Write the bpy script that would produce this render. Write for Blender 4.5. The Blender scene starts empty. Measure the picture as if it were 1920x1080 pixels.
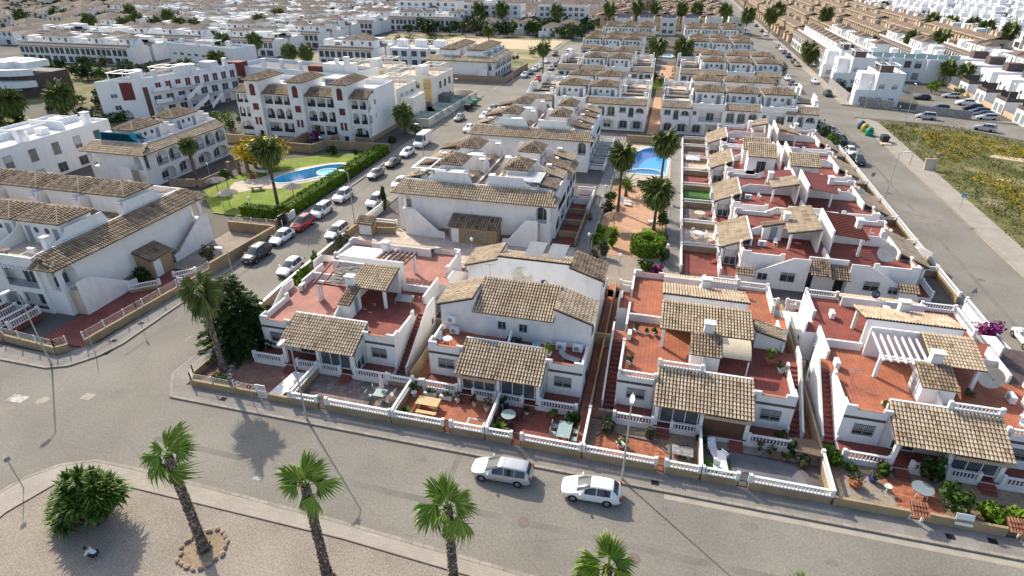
import bpy, bmesh, math, random
from mathutils import Vector, Matrix
R = math.radians
rnd = random.Random(7)
SC = bpy.context.scene
COL = SC.collection
# ---------------------------------------------------------------- camera
cam_d = bpy.data.cameras.new('camera')
cam = bpy.data.objects.new('camera', cam_d)
COL.objects.link(cam)
cam.location = (0, 0, 34.0)
cam.rotation_euler = (R(90 - 29.41), 0, R(14.4))
cam_d.sensor_width = 36
cam_d.lens = 20.625
cam_d.clip_start = 0.5
cam_d.clip_end = 4000
SC.camera = cam
# ---------------------------------------------------------------- sky, sun, exposure
SUN_EL, SUN_AZ = R(36), R(-50)          # sun stands to the upper left beyond the houses
W = bpy.data.worlds.new('World')
SC.world = W
W.use_nodes = True
nt = W.node_tree
nt.nodes.clear()
wo = nt.nodes.new('ShaderNodeOutputWorld')
wb = nt.nodes.new('ShaderNodeBackground')
sk = nt.nodes.new('ShaderNodeTexSky')
sk.sky_type = 'NISHITA'
sk.sun_disc = False
sk.sun_elevation = SUN_EL
sk.sun_rotation = SUN_AZ
sk.dust_density = 2.2
sk.ozone_density = 0.4
wb.inputs['Strength'].default_value = 0.15
nt.links.new(sk.outputs[0], wb.inputs[0])
nt.links.new(wb.outputs[0], wo.inputs[0])
sd = bpy.data.lights.new('sun', 'SUN')
sd.energy = 3.4
sd.angle = R(0.5)
sd.color = (1.0, 0.91, 0.76)
sun = bpy.data.objects.new('sun', sd)
COL.objects.link(sun)
tosun = Vector((math.sin(SUN_AZ) * math.cos(SUN_EL), math.cos(SUN_AZ) * math.cos(SUN_EL), math.sin(SUN_EL)))
sun.rotation_euler = tosun.to_track_quat('Z', 'Y').to_euler()
sun.location = tosun * 300
SC.view_settings.view_transform = 'Standard'
SC.view_settings.look = 'None'
SC.view_settings.gamma = 1
SC.view_settings.use_curve_mapping = False
SC.view_settings.exposure = 0.62
SC.render.engine = 'CYCLES'

# ---------------------------------------------------------------- materials
MATS = {}
def mat(name, col, rough=0.8, col2=None, scale=4.0, detail=6, bump=0.0, bscale=None, stretch=None, spec=0.3, metal=0.0,
  lo=0.35, hi=0.65, tint=None, speck=None, coord='Object', extra=None, stain=False):
 """principled surface; col/col2 mixed by noise, optional tint by a per-face value, optional fine speckle"""
 m = bpy.data.materials.new(name)
 m.use_nodes = True
 n = m.node_tree.nodes
 L = m.node_tree.links
 b = n['Principled BSDF']
 b.inputs['Roughness'].default_value = rough
 b.inputs['Specular IOR Level'].default_value = spec
 b.inputs['Metallic'].default_value = metal
 tc = n.new('ShaderNodeTexCoord')
 mp = n.new('ShaderNodeMapping')
 L.new(tc.outputs[coord], mp.inputs[0])
 if stretch: mp.inputs['Scale'].default_value = stretch
 out = None
 if col2 is not None:
  no = n.new('ShaderNodeTexNoise')
  no.inputs['Scale'].default_value = scale
  no.inputs['Detail'].default_value = detail
  L.new(mp.outputs[0], no.inputs['Vector'])
  cr = n.new('ShaderNodeValToRGB')
  cr.color_ramp.elements[0].position = lo
  cr.color_ramp.elements[1].position = hi
  cr.color_ramp.elements[0].color = (*col, 1)
  cr.color_ramp.elements[1].color = (*col2, 1)
  L.new(no.outputs['Fac'], cr.inputs[0])
  out = cr.outputs[0]
 else:
  b.inputs['Base Color'].default_value = (*col, 1)
 if tint:
  at = n.new('ShaderNodeAttribute')
  at.attribute_name = 'tint'
  tr = n.new('ShaderNodeValToRGB')
  els = tr.color_ramp.elements
  while len(els) < len(tint): els.new(0.5)
  for i, c in enumerate(tint):
   els[i].position = i / (len(tint) - 1)
   els[i].color = (*c, 1)
  L.new(at.outputs['Fac'], tr.inputs[0])
  if out is None: out = tr.outputs[0]
  else:
   mx = n.new('ShaderNodeMix'); mx.data_type = 'RGBA'; mx.blend_type = 'MULTIPLY'
   mx.inputs[0].default_value = 1
   L.new(tr.outputs[0], mx.inputs[6]); L.new(out, mx.inputs[7])
   out = mx.outputs[2]
 if speck:
  sc_, amt = speck
  wn = n.new('ShaderNodeTexNoise')
  wn.inputs['Scale'].default_value = sc_
  wn.inputs['Detail'].default_value = 2
  L.new(tc.outputs[coord], wn.inputs['Vector'])
  mr = n.new('ShaderNodeMapRange')
  mr.inputs[1].default_value = 0.25; mr.inputs[2].default_value = 0.75
  mr.inputs[3].default_value = 1 - amt; mr.inputs[4].default_value = 1 + amt
  L.new(wn.outputs['Fac'], mr.inputs[0])
  vm = n.new('ShaderNodeVectorMath'); vm.operation = 'SCALE'
  if out is None:
   vm.inputs[0].default_value = col
  else:
   L.new(out, vm.inputs[0])
  L.new(mr.outputs[0], vm.inputs['Scale'])
  out = vm.outputs[0]
 if stain:                                   # large weathered patches of their own shape
  sn = n.new('ShaderNodeTexNoise'); sn.inputs['Scale'].default_value = 0.33; sn.inputs['Detail'].default_value = 12; sn.inputs['Roughness'].default_value = 0.7
  L.new(tc.outputs[coord], sn.inputs['Vector'])
  sr = n.new('ShaderNodeMapRange'); sr.inputs[1].default_value = 0.52; sr.inputs[2].default_value = 0.7; sr.inputs[3].default_value = 1.0; sr.inputs[4].default_value = 0.86
  L.new(sn.outputs['Fac'], sr.inputs[0])
  sv = n.new('ShaderNodeVectorMath'); sv.operation = 'SCALE'; L.new(out, sv.inputs[0]); L.new(sr.outputs[0], sv.inputs['Scale']); out = sv.outputs[0]
 if extra: out = extra(n, L, tc, out, b)
 if out is not None: L.new(out, b.inputs['Base Color'])
 if bump:
  bn = n.new('ShaderNodeTexNoise')
  bn.inputs['Scale'].default_value = bscale or scale * 6
  bn.inputs['Detail'].default_value = 4
  L.new(tc.outputs[coord], bn.inputs['Vector'])
  bp = n.new('ShaderNodeBump')
  bp.inputs['Strength'].default_value = bump
  bp.inputs['Distance'].default_value = 0.05
  L.new(bn.outputs['Fac'], bp.inputs['Height'])
  L.new(bp.outputs[0], b.inputs['Normal'])
 MATS[name] = m
 return m

def grid_extra(sx, sy, jcol, jw=0.03, off=0.0, var=0.12):
 """floor tiles laid with joints, each tile a slightly different shade"""
 def f(n, L, tc, out, b):
  br = n.new('ShaderNodeTexBrick')
  br.offset = off
  br.inputs['Scale'].default_value = 1
  br.inputs['Brick Width'].default_value = sx
  br.inputs['Row Height'].default_value = sy
  br.inputs['Mortar Size'].default_value = jw
  br.inputs['Color1'].default_value = (1 - var,) * 3 + (1,)
  br.inputs['Color2'].default_value = (1 + var,) * 3 + (1,)
  br.inputs['Mortar'].default_value = (*jcol, 1)
  L.new(tc.outputs['Object'], br.inputs['Vector'])
  mx = n.new('ShaderNodeMix'); mx.data_type = 'RGBA'; mx.blend_type = 'MULTIPLY'
  mx.inputs[0].default_value = 1
  L.new(out, mx.inputs[6]); L.new(br.outputs['Color'], mx.inputs[7])
  return mx.outputs[2]
 return f
def rails_extra(freq, dark):
 def f(n, L, tc, out, b):
  w = n.new('ShaderNodeTexWave'); w.inputs['Scale'].default_value = freq
  L.new(tc.outputs['Object'], w.inputs['Vector'])
  mx = n.new('ShaderNodeMix'); mx.data_type = 'RGBA'
  L.new(w.outputs['Fac'], mx.inputs[0])
  mx.inputs[6].default_value = (*dark, 1)
  L.new(out, mx.inputs[7])
  return mx.outputs[2]
 return f

def crack_extra():
 def f(n, L, tc, out, b):
  v = n.new('ShaderNodeTexVoronoi'); v.feature = 'DISTANCE_TO_EDGE'; v.inputs['Scale'].default_value = 0.17
  no = n.new('ShaderNodeTexNoise'); no.inputs['Scale'].default_value = 0.9; no.inputs['Detail'].default_value = 6
  L.new(tc.outputs['Object'], no.inputs['Vector'])
  mx = n.new('ShaderNodeMix'); mx.data_type = 'VECTOR'; mx.inputs[0].default_value = 0.12
  L.new(tc.outputs['Object'], mx.inputs[4]); L.new(no.outputs['Color'], mx.inputs[5]); L.new(mx.outputs[1], v.inputs['Vector'])
  mr = n.new('ShaderNodeMapRange'); mr.inputs[1].default_value = 0.0; mr.inputs[2].default_value = 0.008; mr.inputs[3].default_value = 0.90; mr.inputs[4].default_value = 1.0
  L.new(v.outputs['Distance'], mr.inputs[0])
  sc = n.new('ShaderNodeVectorMath'); sc.operation = 'SCALE'; L.new(out, sc.inputs[0]); L.new(mr.outputs[0], sc.inputs['Scale'])
  return sc.outputs[0]
 return f
mat('white_stucco', (0.80, 0.785, 0.76), 0.88, (0.66, 0.64, 0.60), 0.8, 10, bump=0.15, bscale=24, stretch=(1.2, 1.2, 0.5), lo=0.5, hi=0.9, stain=True)
mat('cool_stucco', (0.80, 0.80, 0.80), 0.85, (0.70, 0.70, 0.70), 0.9, 8, bump=0.1, bscale=24, stretch=(1, 1, 0.35), lo=0.42, hi=0.85)
mat('cream_stucco', (0.72, 0.66, 0.55), 0.85, (0.62, 0.55, 0.44), 0.8, 8, bump=0.12, bscale=24, stretch=(1, 1, 0.35))
mat('yellow_stucco', (0.72, 0.50, 0.22), 0.85, (0.64, 0.44, 0.2), 0.8, 6)
mat('tan_stucco', (0.56, 0.43, 0.29), 0.85, (0.47, 0.35, 0.23), 0.6, 8, bump=0.15, bscale=18)
mat('ochre_render', (0.40, 0.29, 0.17), 0.9, (0.30, 0.22, 0.13), 0.7, 8, bump=0.35, bscale=16, speck=(14, 0.28))
mat('grey_stone', (0.22, 0.21, 0.21), 0.9, (0.34, 0.33, 0.32), 2.2, 8, bump=0.5, bscale=5, speck=(5, 0.35))
mat('stone_cladding', (0.25, 0.18, 0.13), 0.9, (0.38, 0.27, 0.19), 3, 8, bump=0.5, bscale=6, speck=(7, 0.4))
mat('brown_band', (0.085, 0.06, 0.055), 0.8, (0.13, 0.095, 0.085), 2, 5)
mat('maroon', (0.14, 0.03, 0.028), 0.75, (0.18, 0.045, 0.04), 3, 4)
mat('terracotta_floor', (0.43, 0.15, 0.082), 0.8, (0.33, 0.12, 0.07), 0.55, 10, extra=grid_extra(0.33, 0.33, (0.66, 0.62, 0.6), 0.016, 0, 0.09), speck=(1.1, 0.22))
mat('red_floor', (0.29, 0.082, 0.06), 0.8, (0.20, 0.064, 0.05), 0.55, 10, extra=grid_extra(0.33, 0.33, (0.66, 0.62, 0.6), 0.016, 0, 0.09), speck=(1.1, 0.22))
mat('pink_floor', (0.44, 0.205, 0.16), 0.8, (0.35, 0.16, 0.13), 0.55, 10, extra=grid_extra(0.33, 0.33, (0.74, 0.7, 0.68), 0.016, 0, 0.08), speck=(1.1, 0.18))
mat('checker_floor', (0.34, 0.11, 0.06), 0.8, (0.44, 0.18, 0.1), 3.5, 4, extra=grid_extra(0.4, 0.2, (0.5, 0.5, 0.5), 0.014, 0.5, 0.3))
mat('stone_floor', (0.20, 0.145, 0.125), 0.85, (0.28, 0.22, 0.2), 1.2, 6, extra=grid_extra(0.42, 0.42, (0.6, 0.6, 0.6), 0.03, 0.37, 0.25))
mat('salmon_paving', (0.50, 0.28, 0.165), 0.85, (0.57, 0.35, 0.22), 0.4, 8, extra=grid_extra(0.6, 0.6, (0.7, 0.7, 0.7), 0.02, 0.5, 0.1))
mat('cream_paving', (0.60, 0.50, 0.40), 0.85, (0.52, 0.43, 0.34), 0.6, 6, extra=grid_extra(0.6, 0.6, (0.7, 0.7, 0.7), 0.02))
mat('grey_floor', (0.17, 0.17, 0.18), 0.85, (0.13, 0.13, 0.14), 1.2, 6, speck=(20, 0.2))
mat('dark_paving', (0.10, 0.09, 0.085), 0.9, (0.15, 0.13, 0.12), 0.6, 8, speck=(9, 0.2))
mat('roof_tile', (1.0, 0.98, 0.95), 0.9, (0.74, 0.67, 0.61), 0.6, 10, bump=0.2, bscale=20, lo=0.42, hi=0.78, tint=[(0.31, 0.225, 0.15), (0.46, 0.365, 0.26), (0.55, 0.455, 0.335), (0.63, 0.545, 0.425)])
mat('brown_roof_tile', (1.0, 0.98, 0.95), 0.9, (0.62, 0.55, 0.5), 0.8, 10, bump=0.2, bscale=20, lo=0.4, hi=0.78, tint=[(0.14, 0.10, 0.07), (0.26, 0.195, 0.135), (0.36, 0.28, 0.20), (0.45, 0.365, 0.275)])
mat('red_roof_tile', (0.95, 0.92, 0.9), 0.9, (0.65, 0.55, 0.5), 0.8, 9, lo=0.35, hi=0.75, tint=[(0.24, 0.09, 0.06), (0.34, 0.15, 0.09), (0.42, 0.22, 0.14)])
mat('tile_mortar', (0.10, 0.065, 0.045), 0.95, (0.06, 0.04, 0.03), 5, 6)
mat('far_roof', (0.14, 0.115, 0.098), 0.9, (0.20, 0.165, 0.14), 0.5, 6, extra=rails_extra(1.2, (0.14, 0.10, 0.075)))
mat('far_tan_roof', (0.15, 0.11, 0.082), 0.9, (0.23, 0.17, 0.125), 0.3, 6)
mat('asphalt', (0.185, 0.170, 0.143), 0.9, (0.27, 0.25, 0.213), 0.13, 12, bump=0.3, bscale=22, speck=(6, 0.2), lo=0.3, hi=0.72, stain=True, extra=crack_extra())
mat('asphalt_trench', (0.165, 0.152, 0.13), 0.9, (0.22, 0.205, 0.178), 0.5, 9, speck=(7, 0.2))
mat('asphalt_patch', (0.21, 0.19, 0.16), 0.9, (0.27, 0.24, 0.2), 0.7, 8, speck=(9, 0.2))
mat('pavement', (0.215, 0.20, 0.18), 0.9, (0.275, 0.255, 0.23), 0.5, 8, extra=grid_extra(0.4, 0.4, (0.8, 0.8, 0.8), 0.012, 0, 0.06), speck=(9, 0.1))
mat('light_pavement', (0.33, 0.295, 0.245), 0.9, (0.39, 0.35, 0.295), 0.4, 8, extra=grid_extra(0.4, 0.2, (0.82, 0.8, 0.78), 0.014, 0.5, 0.06))
mat('kerb_stone', (0.36, 0.32, 0.26), 0.9, (0.28, 0.25, 0.2), 1.2, 6, extra=grid_extra(0.8, 30, (0.6, 0.6, 0.6), 0.02))
mat('kerb_gutter', (0.40, 0.36, 0.29), 0.9, (0.33, 0.29, 0.235), 0.9, 6, speck=(8, 0.12))
mat('gravel', (0.33, 0.285, 0.23), 0.95, (0.25, 0.215, 0.175), 0.3, 10, bump=0.6, bscale=9, speck=(8.5, 0.34), lo=0.3, hi=0.7)
mat('fine_gravel', (0.34, 0.285, 0.225), 0.95, (0.28, 0.235, 0.19), 0.6, 8, speck=(6, 0.22))
mat('red_gravel', (0.27, 0.155, 0.115), 0.95, (0.20, 0.115, 0.088), 0.8, 10, bump=0.6, bscale=9, speck=(8, 0.4))
mat('brown_soil', (0.30, 0.225, 0.15), 0.95, (0.22, 0.16, 0.11), 0.5, 10, speck=(6, 0.3))
mat('city_ground', (0.15, 0.135, 0.115), 0.95, (0.08, 0.08, 0.065), 0.06, 10)
mat('field_ground', (0.27, 0.235, 0.13), 0.95, (0.13, 0.13, 0.04), 0.16, 10, lo=0.3, hi=0.5, speck=(3, 0.3))
mat('park_ground', (0.40, 0.31, 0.19), 0.95, (0.14, 0.16, 0.06), 0.06, 8, lo=0.4, hi=0.6)
mat('sand', (0.58, 0.46, 0.31), 0.95, (0.5, 0.39, 0.25), 0.1, 6)
mat('lawn', (0.14, 0.215, 0.022), 0.95, (0.23, 0.27, 0.05), 0.45, 10, bump=0.6, bscale=12, speck=(5, 0.3))
mat('artificial_turf', (0.05, 0.13, 0.03), 0.95, (0.07, 0.17, 0.04), 2, 6)
mat('white_paint', (0.78, 0.78, 0.77), 0.6, (0.70, 0.70, 0.69), 2, 4)
mat('road_paint', (0.52, 0.51, 0.48), 0.85, (0.26, 0.25, 0.235), 2.5, 8, lo=0.45, hi=0.6)
mat('white_metal', (0.76, 0.77, 0.78), 0.45)
mat('grey_metal', (0.33, 0.34, 0.34), 0.5, (0.26, 0.27, 0.27), 2, 4, metal=0.2)
mat('pole_paint', (0.46, 0.45, 0.42), 0.5, (0.38, 0.37, 0.34), 1.4, 5)
mat('black_metal', (0.025, 0.025, 0.027), 0.5)
mat('rust_iron', (0.16, 0.075, 0.045), 0.8, (0.1, 0.05, 0.035), 4, 6)
mat('iron_cover', (0.16, 0.12, 0.105), 0.7, (0.21, 0.165, 0.145), 6, 6)
mat('dark_hole', (0.012, 0.012, 0.013), 0.9)
mat('glass', (0.045, 0.055, 0.065), 0.12, (0.10, 0.115, 0.125), 0.8, 3, spec=0.6)
mat('pale_glass', (0.20, 0.25, 0.27), 0.12, (0.27, 0.31, 0.33), 0.5, 3, spec=0.6)
mat('green_glass', (0.36, 0.50, 0.47), 0.2, (0.42, 0.55, 0.52), 0.5, 3, spec=0.6)
mat('shutter', (0.58, 0.57, 0.55), 0.7, (0.5, 0.49, 0.47), 1, 4)
mat('brown_door', (0.16, 0.06, 0.03), 0.5, (0.11, 0.04, 0.02), 4, 4)
mat('grey_door', (0.25, 0.28, 0.31), 0.5)
mat('wood_dark', (0.10, 0.055, 0.035), 0.7, (0.15, 0.085, 0.055), 6, 6, stretch=(8, 1, 1))
mat('wood_red', (0.23, 0.07, 0.045), 0.7, (0.16, 0.05, 0.035), 4, 6)
mat('wood_light', (0.66, 0.50, 0.27), 0.7, (0.56, 0.4, 0.2), 5, 6, stretch=(1, 8, 1))
mat('thatch', (0.24, 0.17, 0.115), 0.95, (0.15, 0.10, 0.07), 7, 8, bump=0.6, bscale=20)
mat('grey_thatch', (0.27, 0.25, 0.22), 0.95, (0.17, 0.155, 0.14), 7, 8, bump=0.5, bscale=20)
mat('canvas', (0.62, 0.52, 0.38), 0.9, (0.55, 0.46, 0.33), 3, 4)
mat('pale_cloth', (0.66, 0.58, 0.52), 0.9, (0.58, 0.5, 0.45), 3, 4)
mat('white_sheet', (0.80, 0.80, 0.80), 0.5, (0.74, 0.74, 0.74), 2, 3)
mat('striped_cloth', (0.62, 0.54, 0.38), 0.9, (0.58, 0.5, 0.36), 3, 3, extra=rails_extra(2.6, (0.24, 0.16, 0.11)))
mat('teal_net', (0.012, 0.20, 0.30), 0.8, (0.02, 0.26, 0.36), 2, 4)
mat('blue_plastic', (0.03, 0.24, 0.5), 0.4)
mat('dish_grey', (0.60, 0.58, 0.54), 0.6, (0.52, 0.5, 0.46), 2, 3)
mat('dish_cream', (0.72, 0.66, 0.54), 0.6, (0.66, 0.6, 0.48), 2, 3)
mat('solar', (0.03, 0.035, 0.06), 0.2, (0.045, 0.05, 0.08), 2, 2, spec=0.7)
mat('dark_fabric', (0.05, 0.05, 0.055), 0.9)
mat('grey_plastic', (0.3, 0.31, 0.33), 0.6)
mat('green_table', (0.33, 0.43, 0.40), 0.4, (0.27, 0.36, 0.34), 3, 3)
mat('terracotta_pot', (0.42, 0.16, 0.075), 0.8, (0.35, 0.13, 0.06), 4, 4)
mat('white_pot', (0.7, 0.69, 0.66), 0.7)
mat('blue_pot', (0.03, 0.05, 0.22), 0.3)
mat('trunk', (0.16, 0.115, 0.085), 0.95, (0.075, 0.055, 0.042), 3, 8, bump=0.8, bscale=8, lo=0.4, hi=0.6)
mat('palm_trunk', (0.30, 0.26, 0.225), 0.95, (0.13, 0.105, 0.088), 4, 8, bump=0.6, bscale=12, tint=[(0.5, 0.45, 0.42), (1.25, 1.2, 1.15), (2.3, 2.15, 2.0)])
mat('palm_leaf', (0.85, 0.95, 0.8), 0.5, (1.1, 1.1, 1.0), 2, 4, spec=0.25, tint=[(0.04, 0.085, 0.010), (0.11, 0.18, 0.018), (0.22, 0.30, 0.035), (0.42, 0.42, 0.18)])
mat('mid_palm_leaf', (0.9, 0.95, 0.8), 0.55, (1.1, 1.1, 1.0), 2, 4, spec=0.15, tint=[(0.04, 0.062, 0.016), (0.09, 0.12, 0.03), (0.165, 0.19, 0.055), (0.28, 0.27, 0.13)])
mat('dry_leaf', (0.27, 0.2, 0.12), 0.9, (0.2, 0.145, 0.09), 2, 4)
mat('yucca_leaf', (0.9, 0.95, 0.8), 0.5, (1.1, 1.1, 1.0), 2, 4, spec=0.2, tint=[(0.022, 0.055, 0.008), (0.055, 0.115, 0.014), (0.12, 0.19, 0.026)])
mat('hedge_leaf', (0.9, 0.95, 0.8), 0.7, (1.15, 1.15, 1.0), 1.2, 6, spec=0.1, tint=[(0.04, 0.085, 0.008), (0.10, 0.175, 0.015), (0.18, 0.25, 0.028)])
mat('bush_leaf', (0.85, 0.95, 0.8), 0.7, (1.15, 1.15, 1.0), 1.5, 6, spec=0.1, tint=[(0.022, 0.048, 0.010), (0.05, 0.092, 0.018), (0.09, 0.135, 0.028)])
mat('dark_leaf', (0.85, 0.95, 0.8), 0.75, (1.15, 1.15, 1.0), 1.5, 6, spec=0.08, tint=[(0.012, 0.030, 0.009), (0.028, 0.058, 0.015), (0.055, 0.092, 0.024)])
mat('olive_leaf', (0.85, 0.9, 0.85), 0.65, (1.15, 1.15, 1.0), 1.5, 6, tint=[(0.04, 0.05, 0.025), (0.085, 0.095, 0.045), (0.13, 0.135, 0.07)])
mat('yellow_leaf', (0.9, 0.9, 0.8), 0.6, (1.1, 1.1, 1.0), 1.5, 6, tint=[(0.16, 0.15, 0.02), (0.5, 0.37, 0.02), (0.75, 0.53, 0.03)])
mat('flower_magenta', (0.9, 0.9, 0.9), 0.6, (1.1, 1.1, 1.1), 2, 4, tint=[(0.09, 0.008, 0.06), (0.2, 0.012, 0.12), (0.3, 0.03, 0.2)])
mat('dry_scrub', (0.9, 0.9, 0.85), 0.85, (1.1, 1.1, 1.0), 1, 4, spec=0.05, tint=[(0.06, 0.075, 0.02), (0.13, 0.135, 0.04), (0.22, 0.205, 0.08)])
mat('yellow_scrub', (0.9, 0.9, 0.8), 0.85, (1.1, 1.1, 1.0), 1, 4, spec=0.05, tint=[(0.20, 0.17, 0.02), (0.50, 0.35, 0.012), (0.7, 0.5, 0.015)])
mat('deep_pool_tile', (0.12, 0.50, 0.86), 0.3, (0.08, 0.43, 0.80), 1.2, 5)
mat('pool_tile', (0.22, 0.70, 0.88), 0.3, (0.15, 0.60, 0.82), 1.2, 5)
mat('pale_pool_tile', (0.40, 0.68, 0.86), 0.3, (0.33, 0.60, 0.80), 1.2, 5)
mat('skin', (0.45, 0.27, 0.19), 0.6)
mat('hair', (0.04, 0.03, 0.025), 0.7)
mat('cloth_white', (0.72, 0.71, 0.72), 0.9)
mat('cloth_dark', (0.03, 0.033, 0.05), 0.9)
mat('cloth_red', (0.35, 0.06, 0.05), 0.9)
mat('car_glass', (0.02, 0.025, 0.03), 0.06, spec=0.8)
mat('windscreen', (0.05, 0.075, 0.075), 0.05, (0.10, 0.135, 0.13), 1.2, 2, spec=0.4)
mat('tyre', (0.018, 0.018, 0.018), 0.85)
mat('alloy', (0.42, 0.42, 0.43), 0.35, metal=0.6)
mat('lamp_white', (0.8, 0.8, 0.78), 0.2, spec=0.6)
mat('lamp_red', (0.30, 0.012, 0.012), 0.25, spec=0.6)
mat('trim_black', (0.02, 0.02, 0.02), 0.6)
def carpaint(name, col, metal=0.0):
 m = mat(name, col, 0.28, spec=0.5, metal=metal)
 m.node_tree.nodes['Principled BSDF'].inputs['Coat Weight'].default_value = 0.5
 m.node_tree.nodes['Principled BSDF'].inputs['Coat Roughness'].default_value = 0.06
carpaint('paint_white', (0.78, 0.78, 0.78))
carpaint('paint_silver', (0.50, 0.51, 0.52), 0.3)
carpaint('paint_grey', (0.22, 0.22, 0.23), 0.3)
carpaint('paint_black', (0.018, 0.019, 0.022))
carpaint('paint_red', (0.42, 0.012, 0.025))
carpaint('paint_blue', (0.025, 0.04, 0.10))
carpaint('paint_gold', (0.42, 0.30, 0.12), 0.3)
mat('sign_blue', (0.03, 0.2, 0.42), 0.4)
mat('sign_red', (0.5, 0.02, 0.02), 0.4)
mat('bin_green', (0.02, 0.26, 0.07), 0.5)
mat('bin_teal', (0.02, 0.28, 0.2), 0.5)
mat('bin_yellow', (0.5, 0.36, 0.05), 0.5)
mat('bin_blue', (0.04, 0.1, 0.2), 0.5)
mat('globe', (0.82, 0.82, 0.8), 0.3)
mat('terracotta_band', (0.45, 0.2, 0.12), 0.85, (0.36, 0.16, 0.1), 3, 4)
mat('rock', (0.40, 0.31, 0.22), 0.9, (0.30, 0.22, 0.16), 3, 6, bump=0.5, bscale=8)
def water_mat(name, tintc):
 m = bpy.data.materials.new(name); m.use_nodes = True
 n = m.node_tree.nodes; L = m.node_tree.links
 n.clear()
 o = n.new('ShaderNodeOutputMaterial'); mx = n.new('ShaderNodeMixShader')
 t = n.new('ShaderNodeBsdfTransparent'); t.inputs[0].default_value = (*tintc, 1)
 g = n.new('ShaderNodeBsdfGlossy'); g.inputs['Roughness'].default_value = 0.03
 fr = n.new('ShaderNodeMath'); fr.operation = 'POWER'; fr.inputs[1].default_value = 4; lw_ = n.new('ShaderNodeLayerWeight'); lw_.inputs[0].default_value = .5; L.new(lw_.outputs['Facing'], fr.inputs[0])
 tc = n.new('ShaderNodeTexCoord'); no = n.new('ShaderNodeTexNoise'); no.inputs['Scale'].default_value = 2.5
 L.new(tc.outputs['Object'], no.inputs['Vector'])
 bp = n.new('ShaderNodeBump'); bp.inputs['Strength'].default_value = 0.25; bp.inputs['Distance'].default_value = 0.05
 L.new(no.outputs['Fac'], bp.inputs['Height']); L.new(bp.outputs[0], g.inputs['Normal'])
 L.new(fr.outputs[0], mx.inputs[0]); L.new(t.outputs[0], mx.inputs[1]); L.new(g.outputs[0], mx.inputs[2]); L.new(mx.outputs[0], o.inputs[0])
 MATS[name] = m
water_mat('pool_water', (0.62, 0.92, 0.98))

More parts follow.
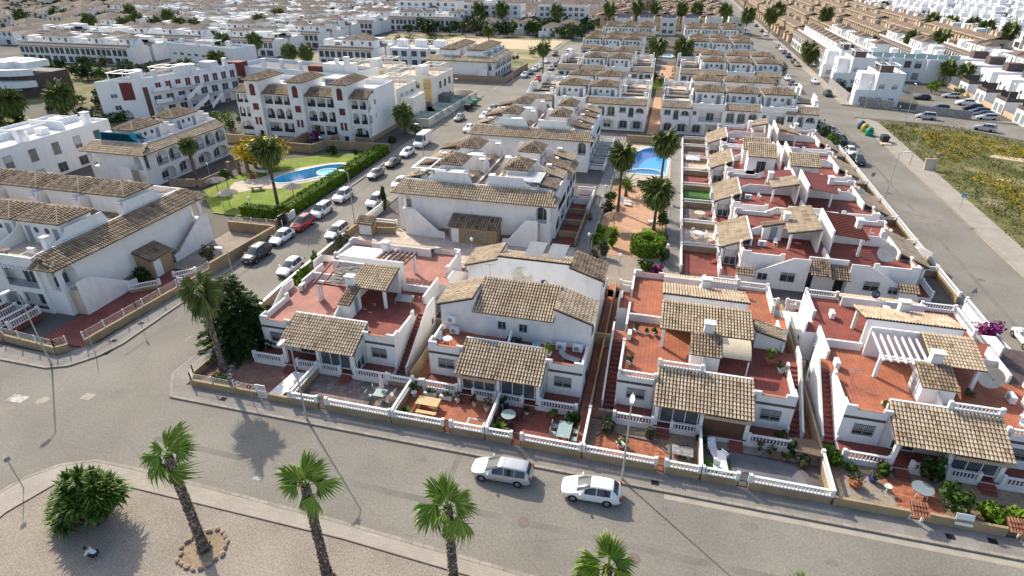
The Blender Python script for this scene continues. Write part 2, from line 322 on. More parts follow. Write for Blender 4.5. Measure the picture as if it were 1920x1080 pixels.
# ---------------------------------------------------------------- mesh helpers
class MB:
 """collects faces for ONE mesh; sx/sy mirror what is added"""
 def __init__(s, sx=1, sy=1):
  s.v = []; s.f = []; s.t = []; s.m = []; s.sx = sx; s.sy = sy; s.cur = 0; s.tt = 0.5
 def face(s, pts, t=None):
  i = len(s.v)
  s.v += [(p[0] * s.sx, p[1] * s.sy, p[2]) for p in pts]
  r = list(range(i, i + len(pts)))
  if s.sx * s.sy < 0: r.reverse()
  s.f.append(r); s.t.append(s.tt if t is None else t); s.m.append(s.cur)
 def mesh(s, vs, fs, t=None):
  i = len(s.v)
  s.v += [(p[0] * s.sx, p[1] * s.sy, p[2]) for p in vs]
  fl = s.sx * s.sy < 0
  for f in fs:
   r = [k + i for k in f]
   if fl: r.reverse()
   s.f.append(r); s.t.append(s.tt if t is None else t); s.m.append(s.cur)
 def box(s, x0, y0, z0, x1, y1, z1):
  if x0 > x1: x0, x1 = x1, x0
  if y0 > y1: y0, y1 = y1, y0
  s.mesh([(x0, y0, z0), (x1, y0, z0), (x1, y1, z0), (x0, y1, z0), (x0, y0, z1), (x1, y0, z1), (x1, y1, z1), (x0, y1, z1)],
    [(3, 2, 1, 0), (4, 5, 6, 7), (0, 1, 5, 4), (1, 2, 6, 5), (2, 3, 7, 6), (3, 0, 4, 7)])
 def extr(s, poly, vec):
  """polygon (its normal against vec) pushed along vec into a closed solid"""
  n = len(poly)
  a = [Vector(p) for p in poly]
  nn = Vector((0, 0, 0))
  for i in range(n): nn += a[i].cross(a[(i + 1) % n])
  if nn.dot(Vector(vec)) > 0: a.reverse()
  b = [p + Vector(vec) for p in a]
  fs = [tuple(range(n)), tuple(range(2 * n - 1, n - 1, -1))]
  for i in range(n):
   j = (i + 1) % n
   fs.append((j, i, n + i, n + j))
  s.mesh(a + b, fs)
 def prism(s, pts, z0, z1): s.extr([(x, y, z0) for x, y in pts], (0, 0, z1 - z0))
 def tube(s, p, q, r0, r1=None, n=8, caps=True):
  r1 = r0 if r1 is None else r1
  p = Vector(p); q = Vector(q); d = (q - p).normalized()
  u = d.orthogonal().normalized(); w = d.cross(u)
  vs = []
  for c, r in ((p, r0), (q, r1)):
   for i in range(n):
    a = 2 * math.pi * i / n
    vs.append(c + u * (r * math.cos(a)) + w * (r * math.sin(a)))
  fs = [(i, (i + 1) % n, n + (i + 1) % n, n + i) for i in range(n)]
  if caps: fs += [tuple(range(n - 1, -1, -1)), tuple(range(n, 2 * n))]
  s.mesh(vs, fs)
 def beam(s, p, q, w, h):
  p = Vector(p); q = Vector(q); d = (q - p).normalized()
  up = Vector((0, 0, 1)) if abs(d.z) < 0.9 else Vector((0, 1, 0))
  u = d.cross(up).normalized() * (w / 2); v = u.cross(d).normalized() * (h / 2)
  vs = [c + a * u + b * v for c in (p, q) for a, b in ((-1, -1), (1, -1), (1, 1), (-1, 1))]
  s.mesh(vs, [(0, 1, 2, 3), (7, 6, 5, 4), (1, 0, 4, 5), (2, 1, 5, 6), (3, 2, 6, 7), (0, 3, 7, 4)])
 def lathe(s, prof, c=(0, 0, 0), n=10):
  vs = []
  for r, z in prof:
   for i in range(n):
    a = 2 * math.pi * i / n
    vs.append((c[0] + r * math.cos(a), c[1] + r * math.sin(a), c[2] + z))
  fs = []
  for k in range(len(prof) - 1):
   for i in range(n):
    j = (i + 1) % n
    fs.append((k * n + i, k * n + j, (k + 1) * n + j, (k + 1) * n + i))
  fs.append(tuple(range(n - 1, -1, -1)))
  fs.append(tuple(range((len(prof) - 1) * n, len(prof) * n)))
  s.mesh(vs, fs)
 def ball(s, c, r, n=8, rings=5, rz=None):
  rz = rz or r
  s.lathe([(max(1e-3, r * math.sin(math.pi * k / rings)), -rz * math.cos(math.pi * k / rings)) for k in range(rings + 1)], c, n)
 def data(s, name, mats, smooth=False):
  me = bpy.data.meshes.new(name)
  me.from_pydata(s.v, [], s.f)
  if isinstance(mats, str): mats = [mats]
  for m in mats: me.materials.append(MATS[m])
  if len(mats) > 1: me.polygons.foreach_set('material_index', s.m)
  at = me.attributes.new('tint', 'FLOAT', 'FACE')
  at.data.foreach_set('value', s.t)
  if smooth: me.polygons.foreach_set('use_smooth', [True] * len(s.f))
  me.update()
  return me
 def build(s, name, mats, parent=None, smooth=False, kind=None, label=None, loc=None, rotz=0):
  if not s.f: return None
  return link(name, s.data(name, mats, smooth), parent, loc, rotz, kind, label)

def link(name, me, parent=None, loc=None, rotz=0, kind=None, label=None, scale=None):
 o = bpy.data.objects.new(name, me)
 COL.objects.link(o)
 if parent is not None: o.parent = parent
 if loc is not None: o.location = loc
 if rotz: o.rotation_euler = (0, 0, rotz)
 if scale is not None: o.scale = scale if hasattr(scale, '__len__') else (scale,) * 3
 if kind: o['kind'] = kind
 if label: o['label'] = label
 return o
def tag(o, label, cat, group=None):
 o['label'] = label; o['category'] = cat
 if group: o['group'] = group
 return o
def thing(name, label, cat, loc=(0, 0, 0), rotz=0, group=None):
 return tag(link(name, None, None, loc, rotz), label, cat, group)
KIDS = {}
def copy_tree(o, parent=None, kids=None):
 c = o.copy(); COL.objects.link(c)
 if parent is not None: c.parent = parent
 for k in o.children: copy_tree(k, c)
 return c
def struct(mb, name, mats, **k):
 return mb.build(name, mats, None, kind='structure', **k)

# ---------------------------------------------------------------- roof tiles
def tiles(mb, slab, e0, e1, up, a=0.0, b=0.0, pitch=0.27, row=0.36, seed=0):
 """barrel tiles on a slope: eave e0-e1, slope vector up; a,b cut the ends back to the ridge (hips)"""
 rr = random.Random(seed)
 e0 = Vector(e0); e1 = Vector(e1); up = Vector(up)
 w = (e1 - e0).length; ex = (e1 - e0) / w; H = up.length; ud = up / H
 nrm = ex.cross(ud)
 if nrm.z < 0: nrm = -nrm
 top0 = e0 + up + ex * a; top1 = e1 + up - ex * b
 poly = [e0, e1, top1, top0] if (w - a - b) > 0.05 else [e0, e1, (top0 + top1) / 2]
 slab.extr([p - nrm * 0.02 for p in poly], -nrm * 0.10)
 n = max(1, round(w / pitch)); p = w / n; r = p * 0.40; hgt = p * 0.52
 for i in range(n):
  c = (i + 0.5) * p
  Lm = H
  if a > 0: Lm = min(Lm, H * c / a)
  if b > 0: Lm = min(Lm, H * (w - c) / b)
  if Lm < 0.12: continue
  nr = max(1, round(Lm / row)) if row else 1
  rl = Lm / nr
  t_col = rr.random() * 0.3
  for j in range(nr):
   lo = e0 + ex * (c + rr.uniform(-1, 1) * 0.006) + ud * (j * rl - (0.06 if j == 0 else 0.03))
   hi = e0 + ex * c + ud * ((j + 1) * rl)
   k0, k1 = 1.08, 0.86
   vs = []
   for q, kk, lift in ((lo, k0, 0.035), (hi, k1, 0.0)):
    for ang in (180, 128, 52, 0):
     ca, sa = math.cos(R(ang)), math.sin(R(ang))
     vs.append(q + ex * (r * kk * ca) + nrm * (hgt * kk * sa + lift))
   t = min(1, max(0, .2 + t_col + rr.random() * 0.45 - (.35 if rr.random() < .07 else 0)))
   fl = [(0, 1, 5, 4), (1, 2, 6, 5), (2, 3, 7, 6), (3, 2, 1, 0)]
   if ex.cross(ud).dot(nrm) < 0: pass
   else: fl = [tuple(reversed(f)) for f in fl]
   mb.mesh(vs, fl, t)
def roof(parent, e0, e1, up, a=0, b=0, mat_='roof_tile', sx=1, sy=1, seed=0, pitch=0.27, row=0.36, name='roof', ridge=False):
 m = MB(sx, sy); s = MB(sx, sy)
 tiles(m, s, e0, e1, up, a, b, pitch, row, seed)
 o = s.build(name, 'tile_mortar', parent)
 m.build('roof_tiles', mat_, o, kind='stuff')
 return o
def hip_roof(parent, x0, y0, x1, y1, z, h, ov=0.3, mat_='brown_roof_tile', pitch=0.3, row=0.5, seed=0, name='roof', full=True):
 """four-sided roof; the ridge runs along the longer side"""
 x0 -= ov; x1 += ov; y0 -= ov; y1 += ov
 m = MB(); s = MB()
 wx, wy = x1 - x0, y1 - y0
 k = min(wx, wy) / 2
 if wx >= wy:
  tiles(m, s, (x0, y0, z), (x1, y0, z), (0, k, h), k, k, pitch, row, seed)
  tiles(m, s, (x1, y1, z), (x0, y1, z), (0, -k, h), k, k, pitch, row, seed + 1)
  tiles(m, s, (x1, y0, z), (x1, y1, z), (-k, 0, h), k, k, pitch, row, seed + 2)
  tiles(m, s, (x0, y1, z), (x0, y0, z), (k, 0, h), k, k, pitch, row, seed + 3)
  hips = [((x0, y0, z), (x0 + k, y0 + k, z + h)), ((x1, y0, z), (x1 - k, y0 + k, z + h)), ((x0, y1, z), (x0 + k, y1 - k, z + h)), ((x1, y1, z), (x1 - k, y1 - k, z + h)), ((x0 + k, y0 + k, z + h), (x1 - k, y0 + k, z + h))]
 else:
  tiles(m, s, (x0, y0, z), (x1, y0, z), (0, k, h), k, k, pitch, row, seed)
  tiles(m, s, (x1, y1, z), (x0, y1, z), (0, -k, h), k, k, pitch, row, seed + 1)
  tiles(m, s, (x1, y0, z), (x1, y1, z), (-k, 0, h), k, k, pitch, row, seed + 2)
  tiles(m, s, (x0, y1, z), (x0, y0, z), (k, 0, h), k, k, pitch, row, seed + 3)
  hips = [((x0, y0, z), (x0 + k, y0 + k, z + h)), ((x1, y0, z), (x1 - k, y0 + k, z + h)), ((x0, y1, z), (x0 + k, y1 - k, z + h)), ((x1, y1, z), (x1 - k, y1 - k, z + h)), ((x0 + k, y0 + k, z + h), (x0 + k, y1 - k, z + h))]
 o = s.build(name, 'tile_mortar', parent)
 for p, q in hips:
  if (Vector(p) - Vector(q)).length > 0.1: m.tt = 0.7; m.tube((p[0], p[1], p[2] + 0.06), (q[0], q[1], q[2] + 0.06), 0.09, n=6)
 m.build('roof_tiles', mat_, o, kind='stuff')
 return o

# ---------------------------------------------------------------- windows, doors, balusters (shared meshes)
CACHE = {}
def cached(key, fn):
 if key not in CACHE: CACHE[key] = fn()
 return CACHE[key]
def arch_pts(w, h0, h, n=8):
 pts = [(-w / 2, h0), (w / 2, h0)]
 r = w / 2
 for i in range(n + 1):
  a = math.pi * i / n
  pts.append((r * math.cos(a), h - r + r * math.sin(a)))
 return pts
def window(parent, loc, w, h, rotz=0, style='grille', frame='white_metal', glass='glass', name='window', arch=False, bars=1):
 """frame standing 3-6 cm out of the wall (outward = -y), pane behind it, optional iron grille"""
 def mk_frame():
  m = MB(); t = 0.06
  if arch:
   o = arch_pts(w + 0.12, -0.02, h + 0.06); i = arch_pts(w, 0.04, h)
   for k in range(len(o)):
    k2 = (k + 1) % len(o)
    A, B, C_, D = o[k], o[k2], i[k2], i[k]
    m.mesh([(A[0], -0.07, A[1]), (B[0], -0.07, B[1]), (C_[0], -0.07, C_[1]), (D[0], -0.07, D[1]), (A[0], 0, A[1]), (B[0], 0, B[1]), (C_[0], 0, C_[1]), (D[0], 0, D[1])],
      [(0, 1, 2, 3), (1, 0, 4, 5), (3, 2, 6, 7)])
  else:
   m.box(-w / 2 - t, -0.07, 0, -w / 2, 0, h); m.box(w / 2, -0.07, 0, w / 2 + t, 0, h)
   m.box(-w / 2 - t, -0.07, h, w / 2 + t, 0, h + t); m.box(-w / 2 - t - 0.05, -0.13, -t, w / 2 + t + 0.05, 0, 0)
  for k in range(bars):
   x = -w / 2 + w * (k + 1) / (bars + 1)
   m.box(x - 0.025, -0.06, 0, x + 0.025, -0.01, h - (0.1 * w if arch else 0))
  return m.data('window_frame', frame)
 def mk_pane():
  m = MB()
  if arch: m.face([(x, -0.025, z) for x, z in arch_pts(w, 0, h)])
  else: m.face([(-w / 2, -0.025, 0), (w / 2, -0.025, 0), (w / 2, -0.025, h), (-w / 2, -0.025, h)])
  return m.data('pane', glass)
 def mk_grille():
  m = MB(); k = max(4, int(w / 0.13))
  for i in range(k + 1):
   x = -w / 2 + w * i / k
   m.box(x - 0.012, -0.16, -0.02, x + 0.012, -0.13, h + 0.02)
  for z in (0.0, h / 2, h): m.box(-w / 2 - 0.03, -0.157, z - 0.012, w / 2 + 0.03, -0.133, z + 0.012)
  return m.data('grille', 'black_metal')
 key = (round(w, 2), round(h, 2), frame, arch, bars)
 o = link(name, cached(('f',) + key, mk_frame), parent, loc, rotz)
 link('pane', cached(('p',) + key + (glass,), mk_pane), o)
 if style == 'grille': link('grille', cached(('g',) + key, mk_grille), o)
 hs = int(abs(loc[0] * 31 + loc[1] * 17 + loc[2] * 7) * 10)
 if not arch and w > .85 and glass != 'maroon' and hs % 5 < 2:
  def mk_sh():
   m = MB(); q = h * (.3 + .2 * (hs % 3)); k = max(2, int(q / .09))
   for i in range(k): m.box(-w / 2, -.05, h - q * (i + 1) / k + .008, w / 2, -.03, h - q * i / k)
   return m.data('shutter', 'shutter')
  link('shutter', cached(('sh', hs % 3) + key, mk_sh), o)
 return o
def door(parent, loc, w, h, rotz=0, matn='brown_door', frame='white_metal', barred=False):
 def mk():
  m = MB()
  m.box(-w / 2, -0.05, 0, w / 2, 0.0, h)
  if barred:
   for i in range(6): x = -w / 2 + w * (i + .5) / 6; m.box(x - .015, -.09, .05, x + .015, -.06, h - .05)
  return m.data('door', matn)
 def mf():
  m = MB(); t = 0.08
  m.box(-w / 2 - t, -0.08, 0, -w / 2, 0, h + t); m.box(w / 2, -0.08, 0, w / 2 + t, 0, h + t); m.box(-w / 2, -0.08, h, w / 2, 0, h + t)
  return m.data('door_frame', frame)
 o = link('door', cached(('d', w, h, matn, barred), mk), parent, loc, rotz)
 link('door_frame', cached(('df', w, h, frame), mf), o)
 return o
def round_window(parent, loc, r, rotz=0, glass='glass'):
 def mk():
  m = MB(); n = 12
  for i in range(n):
   a, b = 2 * math.pi * i / n, 2 * math.pi * (i + 1) / n
   P = lambda q, rr, y: (rr * math.cos(q), y, rr * math.sin(q))
   m.mesh([P(a, r * 1.16, -.06), P(b, r * 1.16, -.06), P(b, r, -.06), P(a, r, -.06), P(a, r * 1.16, 0), P(b, r * 1.16, 0)], [(0, 1, 2, 3), (1, 0, 4, 5)])
  return m.data('window_frame', 'white_metal')
 def mp():
  m = MB(); m.face([(r * math.cos(2 * math.pi * i / 12), -.02, r * math.sin(2 * math.pi * i / 12)) for i in range(12)])
  return m.data('pane', glass)
 o = link('round_window', cached(('rw', r), mk), parent, loc, rotz)
 link('pane', cached(('rp', r, glass), mp), o)
 return o
BAL_PROF = [(0.055, 0), (0.055, 0.06), (0.035, 0.10), (0.068, 0.24), (0.03, 0.42), (0.055, 0.50), (0.055, 0.54)]
def baluster_mesh(h):
 def mk():
  m = MB(); m.lathe([(r, z * h / 0.54) for r, z in BAL_PROF], n=6); return m.data('baluster', 'white_paint')
 return cached(('bal', round(h, 2)), mk)
def balustrade(parent, p, q, z, h=0.72, near=True, sx=1, sy=1, posts=(1, 1), step=0.24, name='balustrade'):
 """rail, base, end posts and balusters between p and q (x, y); one part holding its balusters"""
 p = Vector((p[0] * sx, p[1] * sy, 0)); q = Vector((q[0] * sx, q[1] * sy, 0))
 L = (q - p).length; d = (q - p) / L
 m = MB()
 A = lambda s_, zz: p + d * s_ + Vector((0, 0, zz))
 m.beam(A(0, z + h - 0.05), A(L, z + h - 0.05), 0.2, 0.1)
 m.beam(A(0, z + 0.04), A(L, z + 0.04), 0.16, 0.08)
 for k, s_ in zip(posts, (0, L)):
  if k: m.box(*(p + d * s_ - Vector((.13, .13, 0)))[:2], z, *(p + d * s_ + Vector((.13, .13, 0)))[:2], z + h + 0.12)
 o = m.build(name, 'white_paint', parent)
 n = max(2, int((L - 0.3) / step)); bh = h - 0.18
 if near:
  bm = baluster_mesh(bh)
  for i in range(n): link('baluster', bm, o, A(0.15 + (L - 0.3) * (i + .5) / n, z + 0.08))
 else:
  b = MB()
  for i in range(n):
   c = A(0.15 + (L - 0.3) * (i + .5) / n, z + 0.08)
   b.lathe([(.05, 0), (.04, bh * .2), (.065, bh * .45), (.035, bh * .8), (.05, bh)], c, 5)
  b.build('balusters', 'white_paint', o, kind='stuff')
 return o
# ================================================================ the ground, roads, pavements
def sheet(name, mats, polys, z, kind='structure', label=None, parent=None):
 m = MB()
 for p in polys: m.face([(x, y, z) for x, y in p])
 o = m.build(name, mats, parent, kind=kind, label=label)
 return o
def rect(x0, y0, x1, y1): return [(x0, y0), (x1, y0), (x1, y1), (x0, y1)]
def around(outer, hole):
 x0, y0, x1, y1 = outer; a, b, c, d = hole
 return [rect(x0, y0, x1, b), rect(x0, d, x1, y1), rect(x0, b, a, d), rect(c, b, x1, d)]
HOLE1 = (-66.5, 81.5, -53.6, 98.5)      # pool on the lawn
HOLE2 = (-6.4, 103.4, 1.9, 122.6)       # pool in the palm garden
sheet('ground', 'city_ground', around((-1600, -300, -20, 2600), HOLE1) + around((-20, -300, 1600, 2600), HOLE2), -0.05)
sheet('road', 'asphalt', [rect(-140, -40, 140, 31.8), rect(-50.2, 31.8, -41.4, 163), [(-50.2, 163), (-38.6, 163), (-38.6, 470), (-47, 470), (-47, 181), (-50.2, 181)], rect(-140, 163, -50.2, 181),
  rect(35.2, 31.8, 44.8, 700), [(44.8, 161.5), (62, 158.5), (76, 146), (140, 105), (140, 122), (80, 161), (60, 169.5), (44.8, 174)], [(-110, 31.8), (-50.2, 31.8), (-50.2, 35.6), (-54, 32.4), (-110, 32.4)], rect(-41.4, 31.8, -38, 32.2), [(-41.4, 32.2), (-38.5, 32.2), (-41.4, 35.6)]], 0.0)
def pave(polys, name='pavement', m_='pavement', h=0.13, kerbs=()):
 m = MB()
 for p in polys: m.prism(p, -0.04, h)
 o = struct(m, name, m_)
 k = MB()
 for a, b in kerbs:
  a = Vector((*a, h - 0.055)); b = Vector((*b, h - 0.055))
  k.beam(a, b, 0.24, 0.14)
 if k.f: k.build('kerb', 'kerb_stone', o, kind='structure')
 return o
pave([[(-41.6, 34.6), (-39.4, 31.8), (35.2, 31.9), (35.2, 33.5), (-39.2, 33.5), (-39.2, 64), (-41.6, 64)]], kerbs=[((-41.6, 64), (-41.6, 34.6)), ((-41.6, 34.6), (-39.4, 31.8)), ((-39.4, 31.8), (-0.2, 31.85)), ((-0.2, 31.85), (35.2, 31.9))])
sheet('kerb_gutter', 'kerb_gutter', [rect(3.3, 31.18, 35, 31.66)], 0.006)
pave([[(-110, 32.4), (-54, 32.4), (-52.2, 33.2), (-50.8, 35.2), (-50.2, 37.5), (-50.2, 163), (-51.9, 163), (-51.9, 48), (-52.6, 37), (-54.6, 34.2), (-110, 34.6)]], kerbs=[((-110, 32.4), (-54, 32.4)), ((-54, 32.4), (-52.2, 33.2)), ((-52.2, 33.2), (-50.8, 35.2)), ((-50.8, 35.2), (-50.2, 37.5)), ((-50.2, 37.5), (-50.2, 163))])
pave([rect(-41.4, 64, -40.4, 126), rect(-41.4, 126, -40, 163)], kerbs=[((-41.4, 64), (-41.4, 163))])
pave([rect(34.6, 34, 35.2, 160), rect(31.5, 176, 35.2, 700)], kerbs=[((35.2, 34), (35.2, 160))])
pave([[(44.8, 40), (48.3, 40), (48.9, 157), (47.5, 159.5), (44.8, 159.5)]], m_='light_pavement', kerbs=[((44.8, 40), (44.8, 159.5))])
pave([[(44.8, 176), (60, 171.2), (80, 163), (80, 164.5), (60, 173), (49, 176.5), (47.3, 180), (47.3, 700), (44.8, 700)]], m_='light_pavement')
pave([rect(-48.6, 181, -47, 470), rect(-110, 181, -48.6, 182.6), rect(-38.6, 176, -36.9, 470)])
arc = [(-43.6, -40), (-43.6, 19.4), (-43.0, 21.2), (-41.6, 22.9), (-39.4, 23.9), (-35.5, 24.0), (-18.2, 23.5), (-5.8, 22.8), (60, 21.2)]
inner = [(60, 19.6), (-5.8, 21.7), (-17.5, 22.3), (-34.3, 22.4), (-38.6, 22.3), (-40.3, 21.2), (-41.3, 18.4), (-41.6, -40)]
pave([arc + inner], m_='light_pavement', kerbs=[(arc[i], arc[i + 1]) for i in range(len(arc) - 1)])
gi = MB(); gi.prism([(x, y) for x, y in [(60, 19.6), (-5.8, 21.7), (-17.5, 22.3), (-34.3, 22.4), (-38.6, 22.3), (-40.3, 21.2), (-41.3, 18.4), (-41.6, -40), (60, -40)]], -0.04, 0.10)
struct(gi, 'gravel_ground', 'gravel')
eb = MB()
for i in range(len(inner) - 1): eb.beam((*inner[i], 0.11), (*inner[i + 1], 0.11), 0.06, 0.09)
struct(eb, 'gravel_edging', 'brown_band')
# lots
sheet('alley_floor', 'terracotta_floor', [rect(-20.25, 38.4, -18.35, 62), rect(-3.9, 33.8, -3.28, 62), rect(-2.95, 38.4, -2.4, 62), rect(13.9, 38.4, 14.55, 62), rect(14.9, 38.4, 15.25, 62), [(-36.4, 59), (31, 59), (31, 60.6), (-36.4, 60.6)]], 0.145)
sheet('lot_ground', 'dark_paving', around((-40.6, 33.5, 34.6, 132), HOLE2), 0.02)
sheet('courtyard_floor', 'cream_paving', [rect(-40.4, 61.4, -8.6, 71)], 0.10)
sheet('alley_path', 'pavement', [rect(-9.4, 62, -7.4, 128), rect(2.2, 62.6, 4.1, 128)], 0.11)
sheet('park_paving', 'salmon_paving', [rect(-7.3, 70, 2.0, 97.5)], 0.10)
sheet('park_lawn', 'lawn', [rect(-7.3, 72.5, -4.6, 79.5), rect(-1.2, 76.4, 0.6, 80)], 0.115)
sheet('park_ground', 'fine_gravel', [rect(-7.3, 61.5, 2.2, 70)], 0.08)
sheet('path', 'pavement', [rect(-40, 124, 34.5, 131.5)], 0.12)
sheet('passage_floor', 'salmon_paving', [rect(-3.4, 132, -0.9, 176), rect(-3.4, 176, 1.5, 230)], 0.12)
sheet('field', 'field_ground', [[(48.3, 30), (140, 30), (140, 104), (76, 144.5), (62, 156.8), (48.9, 158)]], 0.03)
sheet('planting_ground', 'field_ground', [rect(-232, 124, -129, 181), rect(-160, 92, -118, 112)], -0.03)
sheet('sand_track', 'sand', [[(62, 132), (76, 126), (96, 112), (118, 98), (118, 103), (98, 116), (78, 129), (64, 134)], [(60, 108), (66, 104), (78, 100), (92, 92), (92, 97), (80, 104), (68, 107)], [(57, 117), (60, 116), (60, 118)], [(71, 101), (76, 97), (84, 90), (86, 94), (79, 100)]], 0.045)
sheet('parking_ground', 'asphalt', [[(62, 168.2), (68, 197), (82, 197), (77.5, 163)]], 0.02)
sheet('park_field', 'park_ground', [rect(-140, 205, -104, 300), rect(-104, 212, -48.7, 300)], 0.0)
sheet('sand_field', 'sand', [[(-104, 262), (-50, 258), (-50, 292), (-104, 292)], [(-138, 228), (-104, 232), (-104, 235.5), (-138, 231)], [(-138, 261), (-112, 266), (-112, 269), (-138, 264.5)]], 0.03)
# road paint, covers, drains
sheet('road_marking', 'road_paint', [rect(-49.6 + i * 1.5, 46.5, -48.9 + i * 1.5, 46.8) for i in range(6)] + [rect(-44.6, 39.5 + k, -44.45, 40.4 + k) for k in (0, 3, 6)] + [rect(-26.6, 25.4, -26.0, 25.7), rect(-53.2, 27.8, -51.6, 28.7)]
  + [rect(45.2 + i * 3.4, 163.2 - i * 0.6, 46.6 + i * 3.4, 163.4 - i * 0.6) for i in range(5)] + [rect(-50.0, 170 + i * 1.3, -49.7, 170.8 + i * 1.3) for i in range(8)], 0.006)
sheet('asphalt_patch', 'asphalt_patch', [[(-53.4, 26.5), (-51.5, 26.2), (-51.2, 27.3), (-53, 27.6)], [(37.5, 92), (42, 91.6), (42.6, 97), (39, 98)], [(24.6, 28), (24.9, 23), (25.3, 23), (25.0, 28)], [(13.5, 32 - .9), (17.6, 31.15), (17.6, 31.17), (13.5, 31.16)]], 0.005)
sheet('repair_trench', 'asphalt_trench', [[(-37, 26.9), (-20, 26.6), (4, 26.3), (30, 26.0), (30, 26.55), (4, 26.85), (-20, 27.15), (-37, 27.45)], [(-48.6, 36), (-48.1, 36), (-47.2, 120), (-47.7, 120)], [(-44.6, 44.2), (-41.6, 44.0), (-41.6, 44.7), (-44.6, 44.9)], [(38.2, 40), (38.8, 40), (39.6, 150), (39.1, 150)], [(-12.5, 26.8), (-12.0, 26.8), (-12.1, 31.6), (-12.6, 31.6)]], 0.004)
rs_ = random.Random(3)
def blot(x, y, r): return [(x + r * rs_.uniform(.6, 1.2) * math.cos(k * .7), y + r * .6 * rs_.uniform(.6, 1.2) * math.sin(k * .7)) for k in range(9)]
sheet('oil_stain', 'asphalt_trench', [blot(x, y, r) for x, y, r in ((-15, 30.4, .5), (-4.9, 30.5, .6), (3.5, 30.3, .4), (9, 30.2, .7), (-22, 30.4, .5), (-43.2, 61, .6), (-48.6, 86, .6), (-42.6, 72.6, .5), (-30, 29, .4), (14, 28.6, .5), (37.0, 70, .6), (36.8, 84, .5), (-55, 27, .7), (-62, 29.5, .6))], 0.0055)
def cover(x, y, r, label, z=0.0, square=False, m_='iron_cover'):
 m = MB()
 if square: m.box(-r, -r * .8, 0, r, r * .8, 0.012)
 else:
  m.lathe([(r, 0), (r, 0.012), (r * .86, 0.012), (r * .84, 0.006), (r * .8, 0.006), (r * .78, 0.013)], n=20)
 o = m.build('manhole_cover', m_, loc=(x, y, z))
 tag(o, label, 'manhole cover')
 return o
cover(-6.05, 26.7, 0.42, 'round iron manhole cover in the road behind the silver estate car')
cover(1.55, 25.75, 0.42, 'round rusty manhole cover in the road near the crown of the low palm')
cover(-50.0, 28.6, 0.5, 'pale round cover in the middle of the road junction', m_='kerb_gutter')
cover(-46.6, 30.0, 0.02 + .5, 'pale square cover plate in the junction beside the left pole shadow', square=True, m_='kerb_gutter')
cover(35.6 + 3.9, 74.5, 0.42, 'round manhole cover in the right hand street')
for x, y, l in [(2.6, 32.4, 'dark drain grate in the kerb beside the front lamp post'), (22.0, 32.6, 'dark drain grate in the pavement under the tan garden wall'), (24.6, 32.9, 'dark drain grate in the pavement near the bright green hedge'), (-34.6, 32.6, 'dark drain grate at the pavement corner by the no entry sign'),
    (-51.2, 41.0, 'dark drain grate in the pavement below the white railing'), (-51.3, 37.6, 'dark round cover at the kerb corner of the left street')]:
 tag(cover(x, y, 0.28, l, 0.13, True, 'dark_hole'), l, 'drain')
